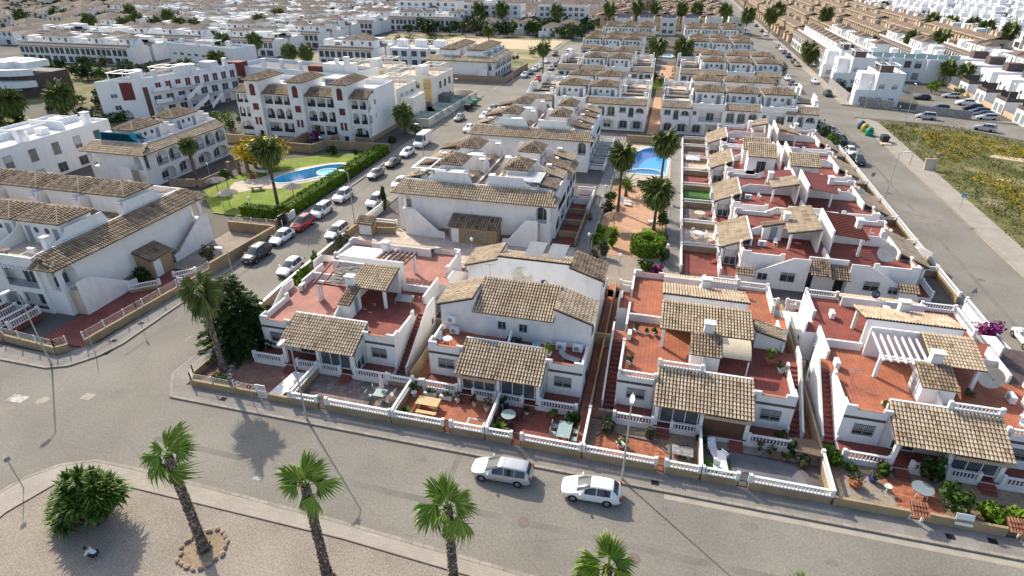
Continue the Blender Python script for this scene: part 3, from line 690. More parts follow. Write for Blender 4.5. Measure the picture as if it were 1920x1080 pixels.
# ================================================================ the quad houses with roof terraces (four dwellings each)
def steps(m, x0, x1, y0, y1, z0, z1, n):
 for i in range(n):
  a = y0 + (y1 - y0) * i / n
  m.box(x0, a, z0 if i == 0 else z0, x1, y1, z0 + (z1 - z0) * (i + 1) / n) if False else m.box(x0, a, z0, x1, y0 + (y1 - y0) * (i + 1) / n, z0 + (z1 - z0) * (i + 1) / n)
def quarter(P, sx, sy, o):
 """one dwelling of a quad house; x runs from the party wall outward, -y is its garden side"""
 seed = o.get('seed', 0) + (1 if sx > 0 else 0) + (2 if sy > 0 else 0)
 two = o.get('two', False)
 par = o.get('par', 'solid'); floor = o.get('floor', 'terracotta_floor'); near = o.get('near', True)
 tile = o.get('tile', 'roof_tile'); wallm = o.get('wall', 'white_stucco')
 far = o.get('far', False)
 rw = dict(row=0.36, pitch=0.27) if not far else dict(row=0.7, pitch=0.33)
 w = MB(sx, sy)
 rot0 = 0 if sy > 0 else math.pi
 flip = lambda x, y, z: (x * sx, y * sy, z)
 w.box(0, -9.4, 0, 7, 0, 3.2)
 # parapets
 if par == 'solid':
  w.box(3.75, -9.4, 3.2, 7, -9.2, 3.72); w.box(6.2, -9.4, 3.72, 7, -9.2, 4.05); w.box(3.75, -9.4, 3.72, 4.35, -9.2, 4.0)
  w.box(6.8, -9.2, 3.2, 7, -8.4, 4.05); w.box(6.8, -8.4, 3.2, 7, -5.2 if not two else -6.1, 3.78); w.box(6.8, -5.2, 3.2, 7, -4.7, 4.05) if not two else None
 else:
  w.box(6.75, -9.4, 3.2, 7, -4.7, 3.42); w.box(3.75, -9.4, 3.2, 6.75, -9.15, 3.42)
 if not two:
  w.box(6.8, -2.1, 3.2, 7, 0, 4.05)
  w.box(3.75, -0.1, 3.2, 6.8, 0, 4.0)
 # outside stair with its wall
 if not two:
  poly = [(-9.75, 0), (-9.75, 0.95), (-9.2, 1.15), (-3.9, 4.15), (-2.1, 4.15), (-2.1, 0)]
  w.extr([(7.95, y, z) for y, z in poly], (0.15, 0, 0))
  w.box(7.0, -3.6, 0, 7.95, -2.1, 3.2)
  poly2 = [(-9.6, 0.4), (-9.6, 0.9), (-9.4, 1.0), (-9.4, 0.4)]
  w.extr([(6.85, y, z) for y, z in poly2], (0.15, 0, 0))
  st = MB(sx, sy)
  n = 15
  for i in range(n):
   a = -9.55 + 5.95 * i / n
   st.box(7.0, a, 0, 7.95, a + 5.95 / n, 3.2 * (i + 1) / n)
  st.build('stair', 'red_floor', P)
  fl2 = MB(sx, sy); fl2.face([(7.0, -3.6, 3.21), (7.94, -3.6, 3.21), (7.94, -2.12, 3.21), (7.0, -2.12, 3.21)]); fl2.build('landing_floor', floor, P)
 # porch room, veranda
 w.box(3.35, -11.3, 0.5, 3.65, -11.0, 2.75); w.box(0.0, -11.3, 0.5, 0.14, -11.0, 2.75)
 w.box(0, -11.28, 2.45, 3.65, -11.05, 2.72)
 w.extr([(3.5, y, z) for y, z in [(-11.0, 2.4), (-11.0, 2.72), (-9.4, 3.45), (-9.4, 2.4)]], (0.14, 0, 0))
 w.box(0, -8.22, 3.2, 3.75, -8.02, 4.25)
 w.box(0, -11.5, 0.0, 6.95, -9.4, 0.48)
 # upper storey
 if not two:
  w.box(0, -0.75, 3.2, 3.75, -0.55, 6.18)
  if o.get('post', True):
   w.box(3.42, -3.95, 3.2, 3.68, -3.69, 5.3); w.box(0, -3.95, 5.28, 3.72, -3.7, 5.42)
  if o.get('house', True):
   w.extr([(0.02, y, z) for y, z in [(-6.6, 3.2), (-6.6, 4.85), (-4.35, 5.5), (-4.35, 3.2)]], (1.15, 0, 0))
   roof(P, (0.0, -6.8, 4.88), (1.3, -6.8, 4.88), (0, 2.5, 0.72), sx=sx, sy=sy, seed=seed + 40, mat_='brown_roof_tile', **rw)
   door(P, flip(1.17, -5.4, 3.25), 0.8, 1.75, math.pi / 2 * sx, 'grey_door')
  if o.get('shed', False):
   w.extr([(x, -1.9, z) for x, z in [(4.5, 3.2), (4.5, 5.0), (6.8, 4.4), (6.8, 3.2)]], (0, 1.75, 0))
   roof(P, (6.95, -2.05, 4.42), (6.95, -0.05, 4.42), (-2.6, 0, 0.68), sx=sx, sy=sy, seed=seed + 60, **rw)
 else:
  w.box(0, -6.1, 3.2, 3.7, -2.4, 6.0); w.box(0, -2.4, 3.2, 3.7, -2.2, 7.25)
  w.extr([(0, y, z) for y, z in [(-6.1, 6.0), (-2.4, 7.2), (-2.4, 6.0)]], (3.7, 0, 0))
  w.extr([(x, -5.9, z) for x, z in [(3.7, 3.2), (3.7, 7.0), (7.0, 5.95), (7.0, 3.2)]], (0, 3.7, 0))
 w.build('wall', wallm, P)
 # terrace floor
 f = MB(sx, sy)
 if two: f.face([(0, -8.02, 3.215), (3.7, -8.02, 3.215), (3.75, -9.2, 3.215), (6.8, -9.2, 3.215), (6.8, -5.9, 3.215), (0, -6.1, 3.215)])
 else: f.face([(0, -8.02, 3.215), (3.7, -8.02, 3.215), (3.75, -9.2, 3.215), (6.8, -9.2, 3.215), (6.8, -4.7, 3.215), (7.0, -4.7, 3.215), (7.0, -2.1, 3.215), (6.8, -2.1, 3.215), (6.8, 0, 3.215), (0, 0, 3.215)])
 f.build('terrace_floor', floor, P)
 pf = MB(sx, sy); pf.face([(0, -11.48, 0.495), (6.93, -11.48, 0.495), (6.93, -9.42, 0.495), (0, -9.42, 0.495)]); pf.build('veranda_floor', 'red_floor', P)
 # porch roof
 roof(P, (-0.0, -11.55, 2.72), (3.85, -11.55, 2.72), (0, 3.3, 1.42), sx=sx, sy=sy, seed=seed, mat_=tile, name='porch_roof', **rw)
 if not two:
  up = o.get('upper', 'tile')
  if up == 'tile': roof(P, (0, -4.2, 5.42), (3.95, -4.2, 5.42), (0, 3.55, 0.85), sx=sx, sy=sy, seed=seed + 10, mat_=tile, name='upper_roof', **rw)
  elif up == 'pergola':
   b = MB(sx, sy)
   for i in range(7): b.beam((0.3 + i * 0.55, -4.6, 5.45), (0.3 + i * 0.55, -0.7, 5.75), 0.12, 0.18)
   b.beam((0.1, -4.2, 5.33), (3.8, -4.2, 5.33), 0.12, 0.14)
   b.build('pergola', o.get('pergm', 'wood_dark'), P)
  elif up == 'flat':
   b = MB(sx, sy); b.extr([(x, -4.4, 5.45) for x in ()] or [(0.05, -4.5, 5.35), (4.1, -4.5, 5.35), (4.1, -0.6, 5.8), (0.05, -0.6, 5.8)], (0, 0, 0.08)); b.build('canopy', o.get('pergm', 'white_sheet'), P)
 else:
  roof(P, (0, -6.5, 5.95), (3.8, -6.5, 5.95), (0, 4.25, 1.4), sx=sx, sy=sy, seed=seed + 10, mat_=tile, name='upper_roof', **rw)
  roof(P, (7.25, -6.15, 5.98), (7.25, -2.0, 5.98), (-3.5, 0, 1.12), sx=sx, sy=sy, seed=seed + 11, mat_=o.get('wingt', 'roof_tile'), name='wing_roof', **rw)
 # trims
 bd = MB(sx, sy); bd.box(3.9, -9.425, 2.82, 6.98, -9.4, 3.06); bd.build('brown_band', 'brown_band', P)
 if par == 'solid':
  cp = MB(sx, sy); cp.box(4.38, -9.42, 3.725, 6.17, -9.17, 3.765); cp.build('coping', 'terracotta_band', P)
 else:
  balustrade(P, (3.9, -9.28), (6.85, -9.28), 3.42, 0.62, near, sx, sy)
  balustrade(P, (6.88, -9.1), (6.88, -4.8), 3.42, 0.62, near, sx, sy, (0, 1))
  balustrade(P, (0.3, -8.12), (3.7, -8.12), 4.22, 0.55, near, sx, sy) if o.get('ridgebal') else None
 dp = MB(sx, sy); dp.tube((3.98, -9.46, .5), (3.98, -9.46, 3.9), .045, n=6); dp.tube((6.9, -2.3, 0), (6.9, -2.3, 3.2), .04, n=5); dp.build('downpipe', 'shutter', P)
 # openings on the garden side
 window(P, flip(5.35, -9.4, 1.45), 1.45, 1.0, 0 if sy > 0 else math.pi, 'grille', frame='white_metal', bars=1)
 pk = o.get('porch', 'glazed')
 yp = -11.14
 if pk == 'glazed':
  window(P, flip(1.75, yp, 0.95), 2.9, 1.45, rot0 if sy < 0 else 0, 'plain', bars=2)
  window(P, flip(3.68, -10.2, 0.52), 1.3, 1.95, math.pi / 2 * (1 if sx > 0 else -1), 'plain', bars=1, name='door')
 elif pk == 'dark':
  b = MB(sx, sy); b.box(0.14, -11.1, 0.5, 3.35, -11.0, 2.45); b.build('porch_screen', 'wood_dark', P)
 else:
  window(P, flip(2.3, -9.4, 0.6), 1.6, 1.9, 0 if sy > 0 else math.pi, 'plain', bars=1)
  window(P, flip(0.75, -9.4, 1.4), 1.0, 1.0, 0 if sy > 0 else math.pi, 'plain', bars=0)
 if o.get('valance'):
  v = MB(sx, sy); v.box(0.1, -11.66, 2.32, 3.6, -11.62, 2.62); v.build('valance', 'striped_cloth', P)
 balustrade(P, (3.75, -11.4), (6.85, -11.4), 0.5, 0.75, near, sx, sy)
 if pk != 'dark': balustrade(P, (0.2, -11.42), (2.2, -11.42), 0.5, 0.7, near, sx, sy)
 s = MB(sx, sy)
 for i in range(3): s.box(2.35, -11.5 - 0.3 * (i + 1), 0, 3.35, -11.5 - 0.3 * i, 0.48 - 0.15 * (i + 1) + 0.1)
 s.build('garden_steps', 'red_floor', P)
 # side wall windows
 if not far or two:
  if not two:
   window(P, flip(8.1, -3.0, 1.5), 0.5, 0.7, math.pi / 2 * sx, 'plain', bars=0)
   door(P, flip(7.0, -1.2, 0.3), 0.8, 2.0, math.pi / 2 * sx, 'grey_door')
 if two:
  door(P, flip(2.1, -6.1, 3.25), 0.85, 2.0, rot0 if sy < 0 else 0, 'white_metal', barred=True)
  window(P, flip(1.0, -6.1, 4.3), 0.7, 0.75, 0 if sy > 0 else math.pi, 'grille', bars=1)
  window(P, flip(7.0, -4.6, 4.2), 0.9, 1.2, math.pi / 2 * sx, 'grille', bars=1)
  window(P, flip(7.0, -7.6, 1.2), 0.9, 1.0, math.pi / 2 * sx, 'grille', bars=1)
def party_wall(P, two, rz=False):
 m = MB()
 for sy in (1, -1):
  m.sy = sy
  m.extr([(-0.08, y, z) for y, z in ([(-8.0, 3.2), (-8.0, 3.9), (-6.7, 4.5), (-0.5, 4.5), (-0.5, 3.2)] if not two else [(-8.0, 3.2), (-8.0, 3.9), (-6.6, 4.6), (-6.1, 4.6), (-6.1, 3.2)])], (0.16, 0, 0))
 m.build('party_wall', 'white_stucco', P)
def chimney(P, x, y, z, s=1.0):
 m = MB(); m.box(x - .4 * s, y - .3 * s, z - 1.3, x + .4 * s, y + .3 * s, z); m.box(x - .5 * s, y - .4 * s, z + .12, x + .5 * s, y + .4 * s, z + .2)
 for a in (-1, 1): m.box(x + a * .36 * s - .05, y - .26, z, x + a * .36 * s + .05, y + .26, z + .12)
 m.prism([(x - .5 * s, y - .4 * s), (x + .5 * s, y - .4 * s), (x + .5 * s, y + .4 * s), (x - .5 * s, y + .4 * s)], z + .2, z + .24)
 m.build('chimney', 'white_stucco', P)
def quad(label, cx, cy, rotz, opts, name='semi_detached_house', group=None, chim=True):
 """opts: base dict and per-dwelling dicts keyed (sx, sy)"""
 P = thing(name, label, 'house', (cx, cy, 0), rotz, group)
 base = opts.get('all', {})
 for sx in (1, -1):
  for sy in (1, -1):
   o = dict(base); o.update(opts.get((sx, sy), {}))
   quarter(P, sx, sy, o)
 party_wall(P, base.get('two', False))
 if chim and not base.get('two'):
  chimney(P, 0.15, -4.1, 6.4)
  chimney(P, 0.15, 4.1, 6.4)
 return P
B1 = quad('white corner house with pink-red roof terraces and a worn reed canopy', -28.4, 49.6, 0,
  {'all': dict(floor='red_floor', seed=1, near=True), (-1, 1): dict(floor='pink_floor', upper='none', house=False, porch='open'), (1, 1): dict(), (-1, -1): dict(floor='pink_floor', upper='flat', house=False, post=False), (1, -1): dict(upper='pergola', floor='pink_floor', house=False)})
B2 = quad('white two-storey house with long tiled ridge roofs, between the two terrace houses', -11.1, 49.6, 0, {'all': dict(two=True, floor='red_floor', seed=5), (1, 1): dict(porch='glazed'), (-1, 1): dict(valance=True, floor='terracotta_floor'), (1, -1): dict(wingt='brown_roof_tile')})
B3 = quad('white house with orange terracotta terraces and white roof balustrades, behind the white hatchback', 5.8, 49.6, 0,
  {'all': dict(seed=9, floor='terracotta_floor', ridgebal=True), (-1, 1): dict(par='balus'), (1, 1): dict(par='solid', porch='dark', valance=True, shed=True, floor='red_floor', ridgebal=False), (-1, -1): dict(par='solid', house=False, ridgebal=False), (1, -1): dict(par='balus', house=False)})
B4 = quad('white house with a broad terracotta terrace and white slatted pergola, at the right street corner', 23.3, 49.6, 0,
  {'all': dict(seed=14, floor='terracotta_floor', wall='cool_stucco'), (-1, 1): dict(upper='pergola', pergm='white_paint', porch='open'), (1, 1): dict(par='balus', valance=True, ridgebal=True, floor='terracotta_floor'), (-1, -1): dict(floor='red_floor', house=False, par='balus'), (1, -1): dict(par='balus', house=False, floor='red_floor')})
RG = None
R1 = quad('white terrace house with red-brown pergola slats, directly behind the right front houses', 20.2, 74.0, -math.pi / 2, {'all': dict(seed=20, floor='red_floor', near=False, far=True), (1, 1): dict(), (-1, 1): dict(house=False), (1, -1): dict(upper='pergola', pergm='wood_red', house=False), (-1, -1): dict(upper='pergola', pergm='wood_red', house=False)})
R2 = quad('white terrace house with dark red canopies, second row along the right street', 20.2, 90.2, -math.pi / 2, {'all': dict(seed=25, floor='red_floor', near=False, far=True, upper='flat', pergm='maroon', house=False), (1, 1): dict(upper='tile')})
R3 = quad('white house with two tall tile-roofed upper rooms, third row along the right street', 20.2, 106.2, -math.pi / 2, {'all': dict(seed=30, floor='red_floor', near=False, far=True, house=False, upper='none', post=False)}, chim=False)
R4 = quad('white terrace house in front of the arcaded row, fourth row along the right street', 20.2, 122.0, -math.pi / 2, {'all': dict(seed=35, floor='red_floor', near=False, far=True, house=False), (1, 1): dict(upper='none'), (-1, -1): dict(upper='none')})
def upper_room(P, x0, y0, x1, y1, z0, z1, e, seed):
 """a room on the terrace with a mono-pitch tile roof falling towards the viewer (world -y; the parent is turned)"""
 q = lambda x, y, z: (-(y - P.location.y), x - P.location.x, z)
 m = MB()
 m.box(*q(x0, y0, z0)[:2], z0, *q(x1, y1, z0)[:2], z1)
 m.extr([q(x0, y0, z1), q(x0, y1, z1), q(x0, y1, z1 + e)], (0, x1 - x0, 0))
 m.build('upper_room', 'white_stucco', P)
 s = MB(); t = MB()
 ea, eb = Vector(q(x0 - .2, y0 - .4, z1 + .02)), Vector(q(x1 + .2, y0 - .4, z1 + .02))
 tiles(t, s, ea, eb, (-(y1 - y0 + .6), 0, e + .12), pitch=.3, row=.5, seed=seed)
 o = s.build('room_roof', 'tile_mortar', P); t.build('roof_tiles', 'roof_tile', o, kind='stuff')
 window(P, q((x0 + x1) / 2, y0, z0 + 0.3), 1.3, 1.9, -math.pi / 2 + math.pi / 2 + math.pi / 2, 'grille')
for a in ((13.9, 99.2, 18.0, 102.2, 3.2, 6.2, 1.2, 70), (19.7, 95.6, 23.7, 98.2, 3.2, 6.2, 1.1, 71), (13.6, 104.5, 17.8, 107.4, 3.2, 5.9, 1.1, 72)): upper_room(R3, *a)

def side_details(P):
 """openings and small roofs on the blank stair side that faces the front houses (local +x)"""
 for y, z, w_, h_ in ((-6.9, 1.1, 1.0, .8), (-4.2, 1.2, 1.5, 1.1), (4.6, 1.2, 1.5, 1.1), (6.9, 1.1, .9, .8)): window(P, (8.1, y, z), w_, h_, WH_, 'grille')
 for y in (-1.7, 1.6): door(P, (7.0, y, .05), .95, 2.05, WH_, 'black_metal')
 for y in (-8.9, 8.2): m = MB(); m.box(8.1, y - .8, 0, 9.0, y + .8, 1.9); m.build('meter_hut', 'white_stucco', P)
 for y in (-8.9, 8.2): roof(P, (9.2, y - 1.0, 1.92), (9.2, y + 1.0, 1.92), (-1.1, 0, .5), mat_='brown_roof_tile', seed=3)
 roof(P, (9.3, -2.1, 2.9), (9.3, .0, 2.9), (-2.2, 0, 1.0), mat_='brown_roof_tile', seed=4, name='side_roof'); roof(P, (9.0, .3, 2.5), (9.0, 2.2, 2.5), (-1.9, 0, .9), mat_='brown_roof_tile', seed=5, name='side_roof')
WH_ = math.pi / 2
side_details(R1)
for y, x, w_ in ((-6.4, 8.1, 1.3), (5.2, 8.1, 1.3)): window(R2, (x, y, 1.4), w_, 1.0, WH_, 'grille')
# ================================================================ terraced rows: two storeys, front roof strip, roof terrace, hipped turret
def wall_openings(m, x0, x1, z0, z1, y0, y1, ops):
 """wall slab between y0 and y1 with openings (xa, xb, za, zb, arched)"""
 x = x0
 for xa, xb, za, zb, ar in sorted(ops):
  if xa > x + 1e-4: m.box(x, y0, z0, xa, y1, z1)
  if za > z0 + 1e-4: m.box(xa, y0, z0, xb, y1, za)
  if ar:
   r = (xb - xa) / 2; c = (xa + xb) / 2; zs = zb - min(r, 0.9); ry = zb - zs
   pts = [(xa, y0, z1), (xa, y0, zs)] + [(c - r * math.cos(math.pi * k / 8), y0, zs + ry * math.sin(math.pi * k / 8)) for k in range(1, 8)] + [(xb, y0, zs), (xb, y0, z1)]
   m.extr(pts, (0, y1 - y0, 0))
  elif zb < z1 - 1e-4: m.box(xa, y0, zb, xb, y1, z1)
  x = xb
 if x < x1 - 1e-4: m.box(x, y0, z0, x1, y1, z1)
def row_house(w, style='arches', turret=(0.6, 5.6, 3.9, 8.6), wallm='white_stucco', tile='roof_tile', seed=0, detail=True, screens=True, floorm='cream_paving', step=False):
 """template of one terraced house: facade at y=0 facing -y, depth 10"""
 P = link('terraced_house', None)
 lod = dict(pitch=0.3, row=0.45) if detail else dict(pitch=0.5, row=None)
 m = MB(); m.box(0, 1.0, 0, w, 9.9, 5.95)
 m.box(0, 0.2, 2.85, w, 1.0, 3.0)
 m.box(0, 0.2, 0, 0.14, 1.0, 5.9); m.box(w - .14, .2, 0, w, 1.0, 5.9)
 m.box(0, 0.0, 5.5, w, 1.0, 5.72)
 bal = style == 'balcony'; yb = 0.2 if bal else 1.65
 m.box(0, 0.0 if bal else 1.45, 5.72 if bal else 5.95, w, yb, 6.95 if not bal else 6.75)
 if style == 'gable': ops1 = [(0.5, 2.0, 3.9, 5.1, False), (2.5, 3.7, 3.0, 5.3, True), (4.0, w - .5, 3.9, 5.1, True)]
 elif style == 'balcony': ops1 = [(0.5, 1.4, 4.2, 5.1, False), (1.9, w - .5, 3.0, 5.2, False)]
 else: ops1 = [(0.35 + i * (w - .4) / 3, 0.35 + (i + 1) * (w - .4) / 3 - .35, 3.0, 5.35, True) for i in range(3)]
 ops0 = [(0.5, w * .42, 0.3, 2.4, True), (w * .5, w - .5, 0.3, 2.4, style != 'balcony')]
 f = MB(); wall_openings(f, 0, w, 0, 2.9, 0, .2, ops0); wall_openings(f, 0, w, 2.9, 5.6, 0, .2, ops1)
 m.build('wall', wallm, P); f.build('facade_wall', wallm, P)
 rl = MB()
 for a, b, za, zb, ar in ops1:
  if za < 3.2:
   rl.box(a, .06, 3.85, b, .1, 3.9)
   k = max(3, int((b - a) / .22))
   for i in range(k): rl.box(a + (b - a) * (i + .5) / k - .015, .065, 3.0, a + (b - a) * (i + .5) / k + .015, .095, 3.86)
 if rl.f: rl.build('railing', 'black_metal', P)
 for a, b, za, zb, ar in ops1 + ops0:
  window(P, ((a + b) / 2, 1.0, za + .1), min(1.5, (b - a) * .75), (zb - za) * .72, 0, 'plain', bars=1)
 if not bal: roof(P, (0, -0.45, 5.78), (w, -0.45, 5.78), (0, 1.9, .85), seed=seed, mat_=tile, **lod)
 else:
  b = MB()
  for i in range(int(w / .55)): b.box(.3 + i * .55, -.5, 5.45, .42 + i * .55, 0, 5.6)
  b.build('beam_ends', 'white_stucco', P, kind='stuff')
 c = MB()
 for x, y, s_, h_ in ((w * .12, 9.2, .35, 2.0), (w * .9, 2.6, .3, 1.9)): c.box(x - s_, y - s_, 5.95, x + s_, y + s_, 5.95 + h_); c.box(x - s_ - .08, y - s_ - .08, 6.05 + h_, x + s_ + .08, y + s_ + .08, 6.15 + h_); c.box(x - .12, y - .12, 5.95 + h_, x + .12, y + .12, 6.05 + h_)
 c.build('chimneys', 'white_stucco', P, kind='stuff')
 ac = MB(); ac.box(w * .55, 2.0, 6.0, w * .55 + .9, 2.35, 6.7); ac.build('air_conditioner', 'white_sheet', P)
 tb = MB(); tb.lathe([(.05, 0), (.05, .7), (.45, .7), (.45, .74)], (w * .3, yb + .9, 6.0), 10); tb.build('terrace_table', 'wood_dark' if seed % 2 else 'white_paint', P)
 fl = MB(); fl.face([(0.15, yb, 5.97), (w - .15, yb, 5.97), (w - .15, 9.0, 5.97), (.15, 9.0, 5.97)]); fl.build('terrace_floor', floorm, P)
 roof(P, (w, 10.35, 5.5), (0, 10.35, 5.5), (0, -1.7, .75), seed=seed + 1, mat_='brown_roof_tile', name='rear_roof', **lod)
 if step:                                        # small stepped rooms towards the facade
  for xa, xb, ya, yb_, z, sd in ((.2, w * .34, .4, 3.4, 7.1, 1), (w * .62, w - .3, .4, 3.0, 6.9, 2)):
   q = MB(); q.box(xa, ya, 5.95, xb, yb_, z); q.build('roof_room', wallm, P)
   roof(P, (xa - .2, ya - .3, z), (xb + .2, ya - .3, z), (0, yb_ - ya + .4, .8), mat_='brown_roof_tile' if sd == 1 else tile, seed=seed + sd, name='room_roof', **lod)
 if turret:
  x0, x1, y0, y1 = turret
  t = MB(); t.box(x0, y0, 5.95, x1, y1, 8.7); t.build('turret', wallm, P)
  hip_roof(P, x0, y0, x1, y1, 8.68, 1.0, .35, mat_=tile if tile != 'roof_tile' else 'brown_roof_tile', pitch=lod['pitch'] + .04, row=lod['row'], seed=seed + 5, name='turret_roof')
  c = (x0 + x1) / 2
  for dx in (-.75, .75): round_window(P, (c + dx, y0, 7.6), .36)
  door(P, (c - 1.9, y0, 6.05), .8, 1.95, 0, 'grey_door')
  door(P, (c + 1.95, y0, 6.05), .8, 1.95, 0, 'grey_door')
 if screens:
  s = MB()
  ty = turret[2] if turret else 5
  prof = [(yb, 5.95), (yb, 6.75)] + ([(1.65, 6.95)] if bal else [(1.65, 6.9)]) + [(1.65 + (ty - 1.6) * math.sin(math.pi / 2 * k / 6), 6.95 + 1.35 * (1 - math.cos(math.pi / 2 * k / 6))) for k in range(1, 7)] + [(9.4, 8.3), (9.9, 7.2), (9.9, 5.95)]
  s.extr([(0.0, y, z) for y, z in prof], (.14, 0, 0)); s.build('terrace_screen', wallm, P); s = MB()
  s.extr([(w - .14, y, z) for y, z in prof], (.14, 0, 0)); s.build('terrace_screen', wallm, P); s = MB()
  if turret and turret[1] < w - 1.2:           # curved stair hood beside the turret
   a, b = turret[1], w - .14
   arc = [(turret[2] + .4, 5.95)] + [(turret[2] + .4 + 2.2 - 2.2 * math.cos(math.pi / 2 * k / 6), 5.95 + 2.3 * math.sin(math.pi / 2 * k / 6)) for k in range(1, 7)] + [(8.6, 8.25), (8.6, 5.95)]
   s.extr([(a, y, z) for y, z in arc], (b - a, 0, 0)); s.build('stair_hood', wallm, P)
 return P
def bury(o):
 """drop a template after it has been copied"""
 for k in list(o.children): bury(k)
 bpy.data.objects.remove(o)
def place(tpl, label, cat, loc, rotz=0, group=None):
 c = copy_tree(tpl)
 c.location = loc; c.rotation_euler = (0, 0, rotz)
 return tag(c, label, cat, group)
def cap(label, L, loc, rotz, stairs=(), hut=None, tile='roof_tile', seed=0, split=False, wallm='white_stucco', detail=True, arch_ends=True, group=None, base=True):
 """gable house closing a row: blank wall at y=0 facing -y, length L along x, thickness 2.4"""
 P = thing('end_house', label, 'house', loc, rotz, group)
 m = MB(); lod = dict(pitch=0.33, row=0.5) if detail else dict(pitch=0.45, row=None)
 if arch_ends:
  wall_openings(m, 0, L, 0, 5.9, 0, .25, [(0.5, 2.0, 3.1, 5.4, True), (L - 2.0, L - .5, 3.1, 5.4, True)])
  m.box(2.0, .25, 0, L - 2.0, 2.4, 5.95); m.box(0, 1.5, 0, 2.0, 2.4, 5.95); m.box(L - 2.0, 1.5, 0, L, 2.4, 5.95)
  m.box(0, .25, 0, 2.0, 1.5, 3.0); m.box(L - 2, .25, 0, L, 1.5, 3.0)
 else: m.box(0, 0, 0, L, 2.4, 5.95)
 m.box(0.3, 2.0, 5.95, L - .3, 2.2, 7.05)
 roof(P, (-.8, -.7, 5.8), (L + .8, -.7, 5.8), (0, 2.75, 1.15), .9, .9, seed=seed, mat_=tile, **lod)
 roof(P, (L + .8, -.7, 5.8), (L + .8, 2.6, 5.8), (-1.2, 0, .5), .9, 0, seed=seed + 3, mat_=tile, name='side_roof', **lod)
 roof(P, (-.8, 2.6, 5.8), (-.8, -.7, 5.8), (1.2, 0, .5), 0, .9, seed=seed + 4, mat_=tile, name='side_roof', **lod)
 for x0, x1, zt in stairs:                       # solid stair flank falling from x0 (z=zt) to x1
  d = 1 if x1 > x0 else -1
  m.extr([(x, -1.5, z) for x, z in [(x0, 0), (x0, zt + 1), (x0 + d * 1.6, zt + 1), (x1 - d * .9, 1.1), (x1, 1.0), (x1, 0)]], (0, .16, 0))
  s = MB(); n = 16; a, b = x0 + d * 1.2, x1 - d * .3
  for i in range(n): s.box(a + (b - a) * i / n, -1.34, 0, a + (b - a) * (i + 1) / n, -.02, max(.15, zt * (1 - i / n)))
  s.box(x0, -1.34, 0, a, -.02, zt)
  s.build('stair', 'cream_paving', P)
 if arch_ends:
  for x in (1.25, L - 1.25): window(P, (x, 1.5, 3.05), 1.5, 2.3, 0, 'plain', bars=1)  # dark panes added in the end arches, their colour standing in for shade
 m.build('wall', wallm, P)
 if base:
  b = MB(); b.box(2.2, -.03, 0, L - 2.2, 0, .9); b.build('plinth', 'ochre_render', P)
 if hut:
  x0, x1 = hut
  h = thing('utility_hut', label.split(',')[0] .replace('white', 'tan rendered hut against the white').split(' with ')[0], 'hut', loc, rotz)
  hm = MB(); hm.box(x0, -2.3, 0, x1, -.04, 2.5); hm.extr([(x, y, z) for x, y, z in [(x0, -2.3, 2.5), (x0, -.04, 2.5), (x0, -.04, 3.2)]], (x1 - x0, 0, 0)); hm.build('wall', 'ochre_render', h)
  roof(h, (x0 - .2, -2.6, 2.55), (x1 + .2, -2.6, 2.55), (0, 2.55, .8), seed=seed + 8, mat_='brown_roof_tile', **lod)
  door(h, (x0 + .8, -2.3, .1), .9, 2.0, 0, 'white_metal')
  g = MB()
  for i in range(8):
   for j in range(3): g.box(x0 + 2.0 + i * .4, -2.36, .9 + j * .4, x0 + 2.34 + i * .4, -2.3, 1.24 + j * .4)
  if x1 - x0 > 5:
   g.build('block_window', 'fine_gravel', h)
 return P
WH = math.pi / 2
# --- M rows (middle, left of the park)
tM = row_house(8.6, 'balcony', (2.4, 6.2, 4.6, 7.6), seed=3, step=True)
tM2 = row_house(8.6, 'arches', (2.4, 6.2, 4.6, 7.6), seed=4, step=True)
cap('white gable wall with two outside stairs under a long tan tile roof', 21.6, (-34.6, 71.0, 0), 0, stairs=((1.4, 7.2, 3.0), (20.2, 15.4, 3.0)), hut=(8.2, 14.8), seed=50)
nm = ['nearest', 'second', 'third', 'fourth']
for k in range(2):
 place(tM if k else tM2, f'white turreted house facing the parked cars, {nm[k]} behind the long blank gable', 'house', (-34.5, 73.4 + 8.6 * (k + 1), 0), -WH, 'houses of the middle terrace')
 place(tM2 if k else tM, f'white turreted house facing the palm garden, {nm[k]} behind the long blank gable', 'house', (-12.7, 73.4 + 8.6 * k, 0), WH, 'houses of the middle terrace')
cap('white gable with long tiled roof across the middle terrace, second from the front', 21.6, (-34.0, 103.0, 0), 0, seed=54)
for k in range(2):
 place(tM if k else tM2, f'white terraced house by the street, {nm[k]} turret beyond the second tiled gable', 'house', (-34.0, 105.4 + 9.0 * k + 8.6, 0), -WH, 'houses of the middle terrace')
 place(tM, f'white terraced house by the pool, {nm[k]} turret beyond the second tiled gable', 'house', (-12.6, 105.4 + 9.0 * k, 0), WH, 'houses of the middle terrace')
